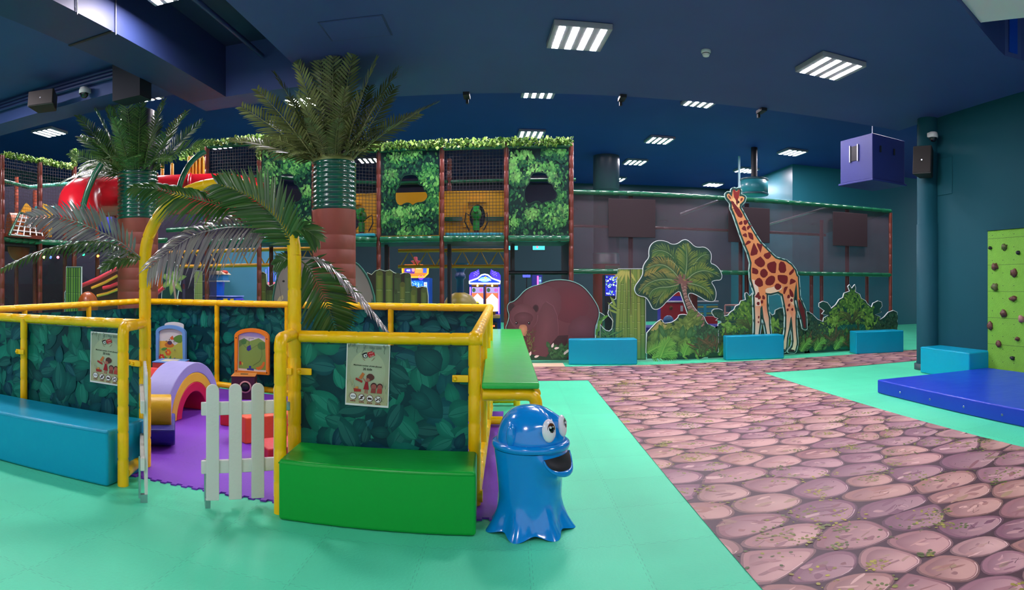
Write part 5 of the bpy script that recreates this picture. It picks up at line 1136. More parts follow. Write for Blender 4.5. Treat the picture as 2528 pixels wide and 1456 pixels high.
for px in (1700, 1828, 2003, 2028, 2140): X = YN*tan(th(px))*1.012; hi = 3.3 if px in (1560, 1828, 2100) else (3.0 if px == 2028 else 1.78); obj('post', pipe(MB(), [(X, YN+.14, 0), (X, YN+.14, hi)], .045, .26, 10), BRN, t)
for px0, px1, py0, py1, yy, lb in ((1502, 1618, 491, 585, 11.95, 'dark square backboard pad behind the net, left of the palm board'), (1798, 1900, 512, 597, 11.95, 'dark square backboard pad behind the giraffe neck'), (2056, 2141, 525, 606, 11.95, 'dark square backboard pad behind the right end of the net')):
    x0, z0 = fp(px0, py1, yy); x1, _ = fp(px1, py1, yy); z1 = fp((px0+px1)/2, py0, yy)[1]; tt = thing('backboard', lb, 'backboard', ((x0+x1)/2, yy, 0), 0, 'backboards behind the net')
    obj('pad', MB().box(x0, x1, yy-.012, yy+.012, z0, z1), mat('backboard_maroon', '#2c1a20', .7), tt, .008, 2); obj('pole', MB().tube([((x0+x1)/2, yy+.14, 0), ((x0+x1)/2, yy+.14, z1+.1)], .05, 10), BRN, tt)
# ------------------------------------------------------------------ multi-level play structure
NETB = net_mat('black_net', '#1b171d', .065, .008); DNET = veil_mat('purple_veil', '#241c36', .72); DVEIL = veil_mat('dark_veil', '#1a1418', .45)
PS = [(1410, 11.86, 4.30), (1250, 11.86, 4.27), (1091, 11.86, 4.25), (935, 11.86, 4.25), (775, 11.5, 4.3), (640, 11.1, 4.40), (511, 11.3, 4.5)]
PP = [(Y*tan(th(p)), Y, z) for p, Y, z in PS]; ZD = 2.42
t = play = thing('play_structure', 'tall brown-posted play structure with green deck pipes and leafy panels', 'playground', (-1.5, 12.5, 0))
for X, Y, z in PP: obj('post', pipe(MB(), [(X, Y, 0), (X, Y, z)], .048, .26), BRN, t)
for (X, Y, z), (X2, Y2, z2) in zip(PP, PP[1:]):
    obj('top_beam', pipe(MB(), [(X, Y, z-.06), (X2, Y2, z2-.06)], .045, .3), GRNP, t)
    obj('deck_beam', pipe(MB(), [(X-.04, Y-.02, ZD), (X2+.04, Y2-.02, ZD)], .062, .16), GRNP, t)
    if X2 > -5: obj('rear_post', pipe(MB(), [(X2*1.08+.13, Y2+1.25, 0), (X2*1.08+.13, Y2+1.25, z2)], .048, .26, 10), BRN, t)
    obj('rear_beam', pipe(MB(), [(X*1.08+.13, Y+1.25, z-.5), (X2*1.08+.13, Y2+1.25, z2-.5)], .04, .3, 8), GRNP, t)
    obj('deck', MB().prism(ccw([(X, Y+.05), (X2, Y2+.05), (X2*1.1, Y2+1.3), (X*1.1+.02, Y+1.3)]), ZD-.06, ZD+.0), mat('deck_dark', '#10181c', .6), t, .01, 1)
    obj('roof_net', MB().netquad((X, Y, z-.1), (X2, Y2, z2-.1), (X2*1.1, Y2+1.3, z2-.45), (X*1.1, Y+1.3, z-.45)), DNET, t)
    obj('rear_net', MB().netquad((X*1.09, Y+1.3, ZD), (X2*1.09, Y2+1.3, ZD), (X2*1.09, Y2+1.3, z2-.4), (X*1.09, Y+1.3, z-.4)), DNET, t)
for i in (2, 4, 6): a, b = PP[i-1], PP[i]; obj('front_net', MB().netquad((a[0], a[1]+.02, ZD), (b[0], b[1]+.02, ZD), (b[0], b[1]+.02, b[2]-.1), (a[0], a[1]+.02, a[2]-.1)), NETB, t)
obj('step_mat', MB().box(PP[2][0]+.06, PP[1][0]-.06, 11.9, 12.1, ZD+.06, ZD+.12), mat('step_teal', '#1d8fa0', .35), t, .01, 1); obj('step_mat', MB().box(PP[4][0]+.06, PP[3][0]-.06, 11.75, 12.1, ZD+.06, ZD+.12), mat('step_teal', '#1d8fa0', .35), t, .01, 1)
YW = mat('yellow_wall', '#f0b01c', .4, bump=.3, bscale=4)
for i in (2, 3, 4):
    a, b = PP[i-1], PP[i]; x0, x1 = b[0]*1.09+.05, a[0]*1.09+.05; mb = MB(); A = Art(mb, (0, 13.0, 0), (1, 0, 0), (0, 0, 1), (0, -1, 0)); cx = (x0+x1)/2+.02; out = [(x0, ZD), (x1, ZD), (x1, 3.52), (x0, 3.52)]
    if i == 3: mb.prism(out, 12.98, 13.03, 'y')
    else:
        A.holed(out, [ell(cx, 2.98, .17, .26, 24)], None); mb.prism([(x0, 3.5), (x1, 3.5), (x1, 3.53), (x0, 3.53)], 12.98, 13.03, 'y')
        mb.prism(ccw([(cx-.30, 2.75), (cx-.22, 3.3), (cx-.2, 3.3), (cx-.2, 2.75)]), 12.9, 13.0, 'y'); mb.prism([(cx-.2, 3.28), (cx+.2, 3.28), (cx+.2, 3.32), (cx-.2, 3.32)], 12.9, 13.0, 'y')
    obj('yellow_panel', mb, YW, t)
for X0, X1 in ((PP[2][0]+.03, PP[2][0]+.38), (PP[1][0]-.42, PP[1][0]-.05)): obj('strap_bar', MB().box(X0*1.07, X1*1.07, 12.93, 12.97, 2.88, 2.97), GRNP, t)
# leafy vinyl panels with a window hole
def leafy(i, seed):
    a, b = PP[i], PP[i-1]; L_ = hypot(b[0]-a[0], b[1]-a[1])-.11; u = (V(b)-V(a)); u.z = 0; u.normalize(); n = u.cross(V((0, 0, 1))); z0, z1 = ZD+.07, min(a[2], b[2])-.1; h = z1-z0; o = V((a[0], a[1], z0))+u*.055+n*.03
    hole = [(395, 400), (420, 380), (520, 375), (557, 420), (552, 485), (600, 495), (615, 550), (648, 590), (642, 640), (602, 675), (530, 680), (495, 712), (465, 678), (420, 680), (370, 712), (330, 680), (318, 620), (325, 540), (370, 492), (375, 440)]
    hole = chaik([((x-170)/590*L_, h-(y-125)/905*h) for x, y in hole], 1); out = [(0, 0), (L_, 0), (L_, h), (0, h)]; mb = MB(); A = Art(mb, o, u, (0, 0, 1), n, 8e-6, .001); A.holed(out, [hole], '#0a2826')
    rng = random.Random(seed); nh = lambda p: not any(inpoly(x, z, hole) for x, z in p)
    pal = ['#2f7a3a', '#3f8c40', '#276a36', '#4f9a48', '#1d5a34', '#15462f', '#57a84e', '#6db85a']
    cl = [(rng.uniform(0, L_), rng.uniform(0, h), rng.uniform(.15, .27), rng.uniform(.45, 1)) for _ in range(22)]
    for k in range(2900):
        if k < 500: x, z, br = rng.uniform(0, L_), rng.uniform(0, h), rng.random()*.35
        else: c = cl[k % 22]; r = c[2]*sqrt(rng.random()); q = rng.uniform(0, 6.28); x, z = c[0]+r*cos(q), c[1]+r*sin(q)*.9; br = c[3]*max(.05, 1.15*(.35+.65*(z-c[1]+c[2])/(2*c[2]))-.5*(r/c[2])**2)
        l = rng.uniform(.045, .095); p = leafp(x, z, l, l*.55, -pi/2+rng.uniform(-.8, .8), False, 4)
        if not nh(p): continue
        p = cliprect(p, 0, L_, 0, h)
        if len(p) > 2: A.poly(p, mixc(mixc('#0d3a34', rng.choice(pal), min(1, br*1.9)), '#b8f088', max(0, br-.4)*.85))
    A.h += .0004
    hh = hole+hole[:1]
    for p, q in zip(hh, hh[1:]): A.strip([p, q], .012, '#14442f')
    mb.prism([(0, 0), (0, 0), (0, 0)], 0, 0) if False else None
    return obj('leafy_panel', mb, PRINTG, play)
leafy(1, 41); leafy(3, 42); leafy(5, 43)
# lower level: dark netted bays, cross bars, yellow lattice truss
for i in (1, 2, 3): a, b = PP[i-1], PP[i]; obj('inner_post', MB().box(b[0]*1.045+.10, b[0]*1.045+.17, 12.5, 12.57, 0, ZD-.06), DARK, t)
obj('side_net', MB().netquad((PP[0][0]-.02, 11.9, .05), (PP[0][0]*1.1-.2, 13.2, .05), (PP[0][0]*1.1-.2, 13.2, ZD), (PP[0][0]-.02, 11.9, ZD)), veil_mat('side_veil', '#2a1512', .92), t)
obj('low_rail', pipe(MB(), [(PP[0][0], 12.3, 1.76), (PP[1][0], 12.3, 1.76)], .04, .2), DARK, t)
t2 = thing('lattice_truss', 'yellow lattice truss under the deck of the play structure', 'truss', (-1.3, 13.2, 1.9)); TY = mat('truss_yellow', '#c88f14', .4)
x0, x1 = -2.5, -.12
for z in (1.92, 2.27): obj('chord', MB().tube([(x0, 13.2, z), (x1, 13.2, z)], .038, 10), TY, t2)
for k in range(6): xa = x0+.05+.39*k; obj('brace', MB().tube([(xa, 13.2, 1.92), (xa+.2, 13.2, 2.27), (xa+.38, 13.2, 1.92)], .016, 8), TY, t2)
t3 = thing('lattice_truss', 'yellow lattice truss seen below the deck left of the big palm', 'truss', (-5.5, 12.9, 1.9))
for z in (1.98, 2.34): obj('chord', MB().tube([(-8.2, 13.0, z), (-3.9, 13.0, z)], .045, 10), TY, t3)
for k in range(10): xa = -8.1+.42*k; obj('brace', MB().tube([(xa, 13.0, 1.98), (xa+.2, 13.0, 2.34), (xa+.4, 13.0, 1.98)], .018, 8), TY, t3)
# foam-ball cannons
for px, lb in ((1176, 'green foam-ball cannon on a brown stand in the yellow bay right of centre'), (893, 'green foam-ball cannon on a brown stand beside the big palm column')):
    X, z = fp(px, 525, 12.5); k = thing('foam_cannon', lb, 'play cannon', (X, 12.5, ZD)); GN = mat('cannon_green', '#1fa03a', .3, coat=.3)
    obj('stand', MB().tube([(0, 0, 0), (0, 0, .24)], .055, 10), BRN, k, 0, 1, False); obj('pivot', MB().tube([(0, 0, .22), (0, 0, .42)], .07, 12), GN, k, 0, 1, False)
    obj('body', MB().ball((0, 0, .55), .11, .16, .13, 14).tube([(0, -.05, .58), (0, -.3, .62)], .055, 12), GN, k, 0, 1, False)
    obj('hopper', MB().lathe([(.05, .64), (.07, .7), (.06, .72)], n=14), GN, k, 0, 1, False)
    for s in (-1, 1): obj('hose', MB().tube([(s*.1, 0, .5), (s*.22, .02, .58), (s*.24, .02, .4), (s*.15, 0, .22)], .014, 8), DARK, k, 0, 1, False)
# ivy
def ivy(label, pts, n, w_, h_, seed):
    rng = random.Random(seed); mb = MB(); pts = [V(p) for p in pts]
    for _ in range(n):
        i = rng.randrange(len(pts)-1); p = pts[i].lerp(pts[i+1], rng.random())+V((rng.uniform(-w_, w_)*.5, rng.uniform(-w_, w_), rng.uniform(-h_, h_*.8))); s = rng.uniform(.03, .06); a, b = rng.uniform(0, 6.28), rng.uniform(-.9, .9)
        Mx = Matrix.Translation(p) @ Matrix.Rotation(a, 4, 'Z') @ Matrix.Rotation(b, 4, 'X'); c = rng.choice(['#4f7a2a', '#6f9a38', '#8ab044', '#3f6a26', '#8ab050', '#a8c070'])
        mb.add([Mx @ V(q) for q in ((0, 0, -s), (s*.7, .01, -s*.2), (s*.45, -.01, s*.6), (0, .01, s*.9), (-s*.45, -.01, s*.6), (-s*.7, .01, -s*.2))], [(0, 1, 2, 3, 4, 5)], c, 0, False)
    for p, q in zip(pts, pts[1:]): mb.tube([p, p.lerp(q, .5)+V((0, 0, -.02)), q], .012, 5, True, '#4a4a24')
    return top('ivy_garland', mb, PRINT, label, 'garland')
ivy('artificial ivy garland along the top of the leafy playground panels', [(X, Y-.05, z+.02) for X, Y, z in PP[:6]], 1500, .09, .085, 1)
ivy('artificial ivy garland on the roof edge above the red tube slide', [(PP[5][0]-.05, PP[5][1]-.05, PP[5][2]+.03), (PP[6][0], PP[6][1], PP[6][2]+.02), (-7.2, 11.9, 4.45)], 420, .08, .07, 2)
ivy('artificial ivy garland hanging down the post beside the left leafy panel', [(PP[5][0], PP[5][1]-.07, PP[5][2]-.02), (PP[5][0]+.03, PP[5][1]-.07, PP[5][2]-.35)], 120, .05, .05, 3)
# ------------------------------------------------------------------ left netted wing
t = tower = thing('play_tower', 'netted play tower wing at the far left behind the pen', 'playground', (-8.9, 9.2, 0)); W = [(-8.86, 7.95, 4.05), (-9.0, 9.15, 4.1), (-8.78, 10.0, 4.1)]
for X, Y, z in W: obj('post', pipe(MB(), [(X, Y, 0), (X, Y, z)], .055, .28), BRN, t)
for X, Y, z in ((-10.2, 9.6, 4.0), (-9.6, 10.6, 3.7), (-9.1, 11.2, 3.8), (-8.2, 11.2, 4.2), (-9.95, 9.95, 3.7), (-7.9, 11.6, 4.1)): obj('rear_post', pipe(MB(), [(X, Y, 0), (X, Y, z)], .05, .28, 10), mat('terracotta_vinyl', '#a8482a', .35, coat=.3), t)
for (X, Y, z), (X2, Y2, z2) in zip(W, W[1:]):
    obj('deck_beam', pipe(MB(), [(X, Y, 2.42), (X2, Y2, 2.42)], .06, .2), GRNP, t); obj('net', MB().netquad((X, Y, 2.45), (X2, Y2, 2.45), (X2, Y2, z2), (X, Y, z)), NETB, t)
    obj('lower_net', MB().netquad((X-.05, Y, .05), (X2-.05, Y2, .05), (X2-.05, Y2, 2.4), (X-.05, Y, 2.4)), DVEIL, t)
obj('roof_rail', pipe(MB(), [(-9.6, 8.2, 3.75), (-9.8, 9.6, 3.72)], .045, .3), GRNP, t); obj('roof_rail', pipe(MB(), [(-9.8, 9.6, 3.72), (-8.5, 11.2, 3.95)], .045, .3), mat('aqua_vinyl', '#3fae92', .3, coat=.3), t); obj('roof_rail', pipe(MB(), [(-9.9, 9.9, 3.28), (-8.7, 11.0, 3.3)], .05, .3), mat('cyan_vinyl', '#2bb8c8', .3, coat=.3), t)
obj('deck', MB().prism(ccw([(-8.9, 8.0), (-9.05, 9.2), (-8.8, 10.0), (-7.6, 11.3), (-10.5, 11.3), (-10.5, 8.0)]), 2.3, 2.38), DARK, t); obj('back_net', MB().netquad((-12.6, 9.6, 0), (-7.4, 14.0, 0), (-7.4, 14.0, 4.2), (-12.6, 9.6, 4.0)), veil_mat('plum_veil', '#2a2338', .85), t)
obj('deck_beam', pipe(MB(), [W[2][:2]+(2.42,), (-7.2, 11.3, 2.5)], .06, .2), GRNP, t); obj('deck_beam', pipe(MB(), [(-7.2, 11.3, 2.72), (PP[5][0], PP[5][1], 2.72)], .05, .2), GRNP, t)
ivy('artificial ivy garland sloping along the roof of the left netted tower', [(W[0][0], W[0][1], 4.08), (W[1][0], W[1][1], 4.14), (W[2][0], W[2][1], 4.1), (W[2][0]+.02, W[2][1], 4.45)], 700, .06, .05, 4)
t = thing('climbing_net', 'white rope climbing net frame sloping inside the left tower', 'net', (-8.7, 8.6, 2.45)); a, b, c_, d = V((-8.75, 8.05, 2.5)), V((-8.85, 9.1, 2.5)), V((-9.3, 9.35, 3.0)), V((-9.2, 8.75, 3.02)); RW = mat('rope_white', '#c8ccc4', .7)
for k in range(6): q = k/5; obj('rope', MB().tube([a.lerp(b, q), d.lerp(c_, q)], .014, 6), RW, t); obj('rope', MB().tube([a.lerp(d, q), b.lerp(c_, q)], .014, 6), RW, t)
obj('frame_bar', MB().tube([a, d], .03, 8).tube([d, c_], .03, 8), GRNP, t)
obj('sill', MB().box(-8.98, -8.8, 8.0, 9.1, 2.46, 2.53), BRN, t)
top('play_tube', MB().tube([(-9.7, 8.9, 2.75), (-9.3, 9.6, 2.75)], .33, 24), mat('orange_plastic', '#c8641a', .35, coat=.2), 'orange plastic crawl tube inside the left tower above the deck', 'play tube')
obj('yellow_panel', MB().prism([(9.2, 2.5), (9.62, 2.5), (9.6, 3.25), (9.45, 3.35), (9.25, 3.1)], -9.75, -9.7, 'x'), mat('yellow_plastic', '#c89a1a', .4), tower, .01)
obj('yellow_panel', MB().prism([(9.75, 2.6), (10.05, 2.6), (10.1, 3.3), (9.75, 3.35)], -9.55, -9.5, 'x'), mat('yellow_plastic', '#c89a1a', .4), tower, .01)
k = thing('punch_bag', 'blue padded bag hanging in the left tower', 'punch bag', (-8.62, 10.9, 2.7)); obj('bag', MB().lathe([(0, .0), (.14, .02), (.17, .15), (.16, .5), (.09, .58), (0, .6)], n=18), mat('bag_blue', '#2a34b0', .4), k, 0, 1, False); obj('hanger', MB().tube([(0, 0, .58), (0, 0, 1.2)], .05, 8), BRN, k, 0, 1, False)
top('play_disc', MB().lathe([(0, 0), (.3, 0), (.3, .05), (0, .05)], n=28).move(Matrix.Translation((-9.2, 8.7, 2.31)) @ Matrix.Rotation(pi/2, 4, 'Y')), mat('orange_plastic', '#c8641a', .35), 'orange disc hanging below the deck of the left tower', 'play panel')
# red tube slide with hoops
pts = [rp(200, 545, 10.6), rp(196, 498, 10.8), rp(225, 487, 11.1), rp(320, 484, 11.4), rp(420, 481, 11.45), rp(520, 478, 11.4), rp(580, 480, 11.5), rp(610, 492, 11.8)]
t = thing('tube_slide', 'red plastic tube slide crossing behind the left palm column', 'slide', (-6.5, 9.0, 0)); sm = [pts[0]]
for i in range(len(pts)-1):
    p0, p1, p2, p3 = pts[max(i-1, 0)], pts[i], pts[i+1], pts[min(i+2, len(pts)-1)]
    for j in range(1, 7): q = j/6; sm.append(.5*((2*p1)+(p2-p0)*q+(2*p0-5*p1+4*p2-p3)*q*q+(3*p1-p0-3*p2+p3)*q**3))
RT = mat('red_plastic', '#e41c2c', .22, coat=.4)
obj('tube', MB().tube(sm, .375, 28), RT, t)
for q in (16, 27): p = sm[q]; T = (sm[q+1]-sm[q-1]).normalized(); obj('flange', MB().tube([p-T*.03, p-T*.012, p+T*.012, p+T*.03], [.38, .40, .40, .38], 28, False), RT, t)
p, T = sm[-1], (sm[-1]-sm[-3]).normalized(); obj('mouth_ring', MB().tube([p, p+T*.06], [.45, .45], 28), mat('dark_red_plastic', '#8a1420', .3, coat=.3), t)
for a_, b_, c_ in ((rp(197, 565, 10.0), rp(205, 470, 10.0), rp(250, 405, 10.1)), (rp(440, 472, 10.7), rp(458, 395, 10.7), rp(505, 376, 10.9))):
    obj('hoop', MB().tube([a_.lerp(b_, q).lerp(b_.lerp(c_, q), q) for q in [i/12 for i in range(13)]], .05, 12), GRNP, t)
YF2 = mat('yellow_foam_post', '#d8a414', .4, bump=.3, bscale=6)
for px in (401, 425, 467, 475, 483, 492, 501):
    tp = 385 if px > 440 else 402; p, q = rp(px, 452, 11.9), rp(px, tp, 11.9); top('foam_post', MB().tube([p, p.lerp(q, .95), q], [.035, .035, .012], 10), YF2, 'yellow padded upright rising behind the red tube slide', 'padded post', 'yellow uprights behind the red slide')
for px, c in ((395, '#1e9ad0'), (470, '#1e9ad0'), (496, '#1e9ad0')): p, q = rp(px, 542, 11.6), rp(px, 526, 11.6); top('play_roller', MB().tube([p, q], .03, 10), mat('cyan_plastic', c, .35), 'cyan upright roller under the red tube slide', 'roller', 'cyan rollers under the red slide')
# striped slide, dome, bamboo board and fairy lights on the left
t = thing('wavy_slide', 'red and yellow striped slide behind the left palm column', 'slide', (-8, 11.3, 0))
for k, (c, x0, y0, x1, y1, r) in enumerate((('#d83a4a', 200, 706, 290, 663, .045), ('#e0b030', 226, 711, 290, 680, .03), ('#d83a4a', 255, 711, 290, 700, .04), ('#e0b030', 240, 730, 290, 714, .03))):
    obj('stripe_rail', MB().tube([rp(x0, y0, 12.6), rp((x0+x1)/2, (y0+y1)/2+2, 12.5), rp(x1, y1, 12.4)], r, 10), mat('rail_'+c.strip('#'), c, .3, coat=.3), t)
obj('slide_bed', MB().add([rp(200, 712, 12.8), rp(290, 668, 12.6), rp(290, 760, 12.7), rp(200, 775, 12.9)], [(0, 1, 2, 3)], None, 0, False), mat('slide_brown', '#4a2a28', .5), t)
obj('slide_bed', MB().add([rp(386, 725, 12.4), rp(402, 712, 12.4), rp(402, 640, 12.4), rp(386, 640, 12.4)], [(0, 1, 2, 3)], None, 0, False), mat('orange_plastic', '#c8641a', .35), t)
obj('stripe_rail', MB().tube([rp(384, 727, 12.3), rp(404, 710, 12.3)], .04, 10), mat('rail_d83a4a', '#d83a4a', .3), t)
p = rp(217, 748, 12.0); top('play_dome', MB().ball((p.x, p.y, p.z-.05), .21, .21, .28, 20), mat('dome_orange', '#9a4a14', .35, coat=.2), 'orange plastic dome left of the left palm trunk', 'play dome')
Yb = 9.3; K = lambda x, y: fp(x, y, Yb); RNG2 = random.Random(5)
o = [K(*p) for p in ((160, 752), (163, 658), (201, 658), (199, 752))]; zb = .02; o = [(o[0][0], zb), o[1], o[2], (o[3][0], zb)]
def pb(A):
    for i, px in enumerate((166, 172, 178, 184, 190, 196)): b, q = K(px-1, 752), K(px, 661); stalk(A, b[0], .05, q[0], q[1], .05, ['#6a9a3c', '#5a8a34', '#7fa844'][i % 3], (.3, .5, .72, .9), None)
board('bamboo_board', 'small green bamboo cutout board left of the left palm column', [o], Yb, pb)
o = [K(*p) for p in ((153, 752), (154, 722), (158, 716), (163, 722), (166, 752))]; o = [(x, max(.02, z-(.0 if z > .5 else 0))) for x, z in o]; o[0] = (o[0][0], .02); o[-1] = (o[-1][0], .02)
def pb2(A): foliage(A, lambda x, z: z > .5 and inpoly(x, z, o), min(p[0] for p in o), max(p[0] for p in o), .9, 1.45, 60, .1, ['#2f7a5a', '#3f8a60'])
board('fern_board', 'little fern cutout board at the foot of the small bamboo board', [o], Yb+.06, pb2)
for px, py, c, lb in ((206, 628, '#20e070', 'green'), (242, 632, '#ff7a30', 'orange'), (125, 635, '#3048ff', 'blue'), (109, 635, '#f0d060', 'warm white'), (143, 635, '#ff5a70', 'pink')):
    p = rp(px, py, 12.3); top('string_light', MB().ball(p, .028, n=10), mat('bulb_'+c.strip('#'), c, .3, emit=1.6), lb+' glowing party bulb in the dark left tower', 'light bulb', 'party bulbs')
# dark interior panels of the left tower
top('interior_panel', MB().prism(ccw([(-12.6, 11.4), (-9.6, 13.4), (-9.55, 13.35), (-12.55, 11.35)]), 0, 1.55), mat('brown_panel', '#3a2320', .6, var=.2, vscale=9), 'dark brown slatted panel under the left tower deck', 'panel')
# ------------------------------------------------------------------ elephant and bamboo boards at the playground front
YE = 11.2; K = lambda pts: [fp(x, y, YE) for x, y in pts]
ele = [(676, 760), (672, 735), (678, 700), (686, 672), (700, 655), (730, 640), (780, 632), (850, 636), (880, 646), (900, 668), (915, 695), (925, 730), (938, 760)]
ele = K(ele); ele = [ele[0]]+chaik(ele[1:-1], 1, False)+[ele[-1]]; ele[0] = (ele[0][0], .02); ele[-1] = (ele[-1][0], .02)
def pe(A):
    q = inset(ele, .04); A.poly([(x, max(z, .05)) for x, z in q], '#8a7472', ('#a08886', K([(790, 690)])[0]))
    A.poly(chaik(K([(712, 700), (735, 655), (768, 668), (775, 720), (748, 748), (722, 735)]), 2), '#7a6664', ('#968080', K([(745, 700)])[0]))
    A.poly(K([(674, 760), (690, 732), (698, 728), (700, 735), (690, 752), (680, 775)]), '#c9a27c'); e = K([(700, 694)])[0]; A.poly(ell(*e, .028, .022), '#3a2a2c'); A.poly(ell(*e, .014, .014), '#0c0808'); A.strip(K([(683, 680), (690, 705), (695, 740)]), .012, '#6d5a5a')
    A.poly(K([(918, 735), (926, 760), (914, 765)]), '#1d4a38')
board('elephant_board', 'grey elephant cutout board behind the big palm column', [ele], YE, pe, rim='#4f8f80', band='#20443c')
def bam(label, out, stalks):
    o = K(out); b = [(o[-1][0], .02), (o[0][0], .02)]; o = o+b
    def p(A):
        for x, w_, yt, c in stalks:
            q = K([(x, yt)])[0]; W_ = w_/1500*YE/cos(th(x)); stalk(A, q[0], .05, q[0], q[1], W_, c, (.55, .68, .82), None); A.poly(ell(q[0], q[1], W_*.48, .05, 14), mixc(c, '#2a2a16', .45))
    return board('bamboo_board', label, [o], YE+.03, p, rim='#c8ccb8', band='#2e2418')
bam('short cut-bamboo palisade board left of the elephant', [(637, 674), (648, 670), (656, 676), (658, 700), (664, 706), (676, 700), (686, 704)], [(648, 16, 682, '#6a6a30'), (667, 14, 722, '#5a6030'), (660, 8, 722, '#4a5428'), (677, 10, 706, '#6a7034')])
bam('stepped cut-bamboo palisade board right of the elephant', [(905, 672), (916, 677), (925, 668), (936, 664), (950, 668), (962, 665), (972, 672), (985, 676), (998, 672), (1012, 674), (1016, 705), (1030, 709), (1042, 706), (1054, 709), (1057, 730)],
    [(936, 18, 674, '#7a7a34'), (960, 18, 674, '#767a36'), (981, 17, 680, '#4a5230'), (1006, 16, 680, '#4c5a34'), (993, 14, 702, '#75702f'), (976, 9, 720, '#46522c'), (1022, 15, 712, '#6a6c34'), (1020, 14, 722, '#77782f'), (1046, 15, 716, '#666a34')])
# ------------------------------------------------------------------ palm columns
FRG, FRO = print_mat('frond_green', .45), print_mat('frond_olive', .5); FCOL = {FRG: '#45702e', FRO: '#606e38'}
def frond_mesh(kind, L, seed, dr):
    random.seed(seed); path = []; p = V((0, 0, 0)); a = 1.25
    for i in range(10): path.append(p.copy()); p = p+V((cos(a), 0, sin(a)))*(L/9); a -= dr
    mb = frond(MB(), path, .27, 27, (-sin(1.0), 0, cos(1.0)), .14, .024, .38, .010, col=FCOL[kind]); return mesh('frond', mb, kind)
def palm(label, x, y, r, zc, zb, zt, fr, kind, ztop, ci=.6):
    t = thing('palm_column', label, 'palm tree', (x, y, 0))
    obj('trunk_wrap', MB().lathe([(r, 0)]+[q for k in range(1, int(zb/.2)) for q in ((r, k*.2-.006), (r*.992, k*.2), (r, k*.2+.006))]+[(r, zb)], n=40), mat('trunk_brown', '#7a3a2a', .5, var=.12, vscale=2), t, 0, 1, False)
    prof = [(r*.97, zb)]; k = 0; z = zb
    while z < zt: prof += [(r*.97, z+.004), (r*1.02, z+.018), (r*1.02, z+.05), (r*.97, z+.064)]; z += .068
    obj('ribbed_collar', MB().lathe(prof, n=44), mat('collar_green', '#0f4a38', .18, coat=.6), t, 0, 1, False)
    obj('inner_column', MB().lathe([(r*ci, zt-.2), (r*ci, ztop)], n=24), mat('column_black', '#0c1222', .3, coat=.2), t, 0, 1, False)
    obj('crown_base', MB().lathe([(r*.99, zt-.02), (r*.9, zt+.06), (r*.62, zt+.1)], n=24, col=FCOL[kind]), kind, t, 0, 1, False)
    ms = [frond_mesh(kind, 1.0, s, d) for s, d in ((1, .03), (2, .07), (3, .13))]
    for i, (az, el, L_, m) in enumerate(fr):
        o = bpy.data.objects.new('frond', ms[m]); COL.objects.link(o); o.parent = t; o.location = (r*.78*cos(az), r*.78*sin(az), zt+.0)
        o.rotation_euler = (Matrix.Rotation(az, 3, 'Z') @ Matrix.Rotation(R(70)-el, 3, 'Y') @ Matrix.Rotation((.95*abs(cos(az))**1.5)*(1 if cos(az) > 0 else -1)*(1 if i % 3 else .5), 3, V((cos(1.1), 0, sin(1.1))))).to_euler(); o.scale = (L_, L_, L_)
rg = random.Random(8)
fr = [(R(a), R(e), l, m) for a, e, l, m in ((182, 24, 1.42, 0), (172, 32, 1.3, 1), (186, 44, 1.42, 0), (170, 52, 1.25, 1), (-166, 57, 1.35, 0), (-140, 66, 1.3, 0), (-118, 74, 1.36, 0), (-92, 80, 1.36, 0), (-74, 76, 1.34, 0), (-55, 72, 1.36, 0), (-35, 66, 1.36, 0), (-18, 60, 1.36, 0), (-8, 34, 1.42, 0), (10, 48, 1.2, 1), (30, 66, 1.3, 0), (60, 74, 1.36, 0), (95, 78, 1.4, 0), (130, 72, 1.36, 0), (152, 64, 1.3, 0),
    (-160, 40, .8, 1), (-130, 48, .75, 1), (-100, 52, .7, 1), (-70, 50, .7, 1), (-40, 45, .75, 1), (-15, 46, .8, 1), (-112, 62, .95, 0), (-62, 62, .95, 0), (-85, 36, .45, 2), (-125, 30, .5, 2), (-45, 30, .5, 2))]
palm('big palm-dressed column with olive fronds behind the pen, centre', -2.48, 8.13+.1, .305, 0, 2.56, 3.24, fr, FRO, ZL)
fr = [(R(a), R(e), l, m) for a, e, l, m in ((-176, 16, 1.5, 1), (176, 24, 1.35, 1), (-170, 32, 1.2, 0), (-178, 46, 1.3, 0), (168, 56, 1.25, 0), (-150, 60, 1.3, 0), (-128, 70, 1.35, 0), (-100, 80, 1.25, 0), (-112, 76, 1.35, 0), (-70, 74, 1.25, 0), (-50, 66, 1.2, 0), (-34, 52, 1.3, 0), (-22, 40, 1.35, 0), (-10, 28, 1.3, 1), (15, 50, 1.2, 0), (50, 70, 1.2, 0), (90, 76, 1.2, 0), (130, 70, 1.2, 0),
    (-155, 28, .95, 2), (-135, 36, .8, 2), (-110, 40, .75, 2), (-85, 42, .7, 2), (-60, 38, .75, 2), (-35, 30, .85, 2), (-122, 56, .95, 1), (-82, 60, .95, 0))]
palm('left palm-dressed column with dark green fronds at the rear corner of the pen', -6.07, 8.58, .35, 0, 2.64, 3.40, fr, FRG, 4.5, .86)
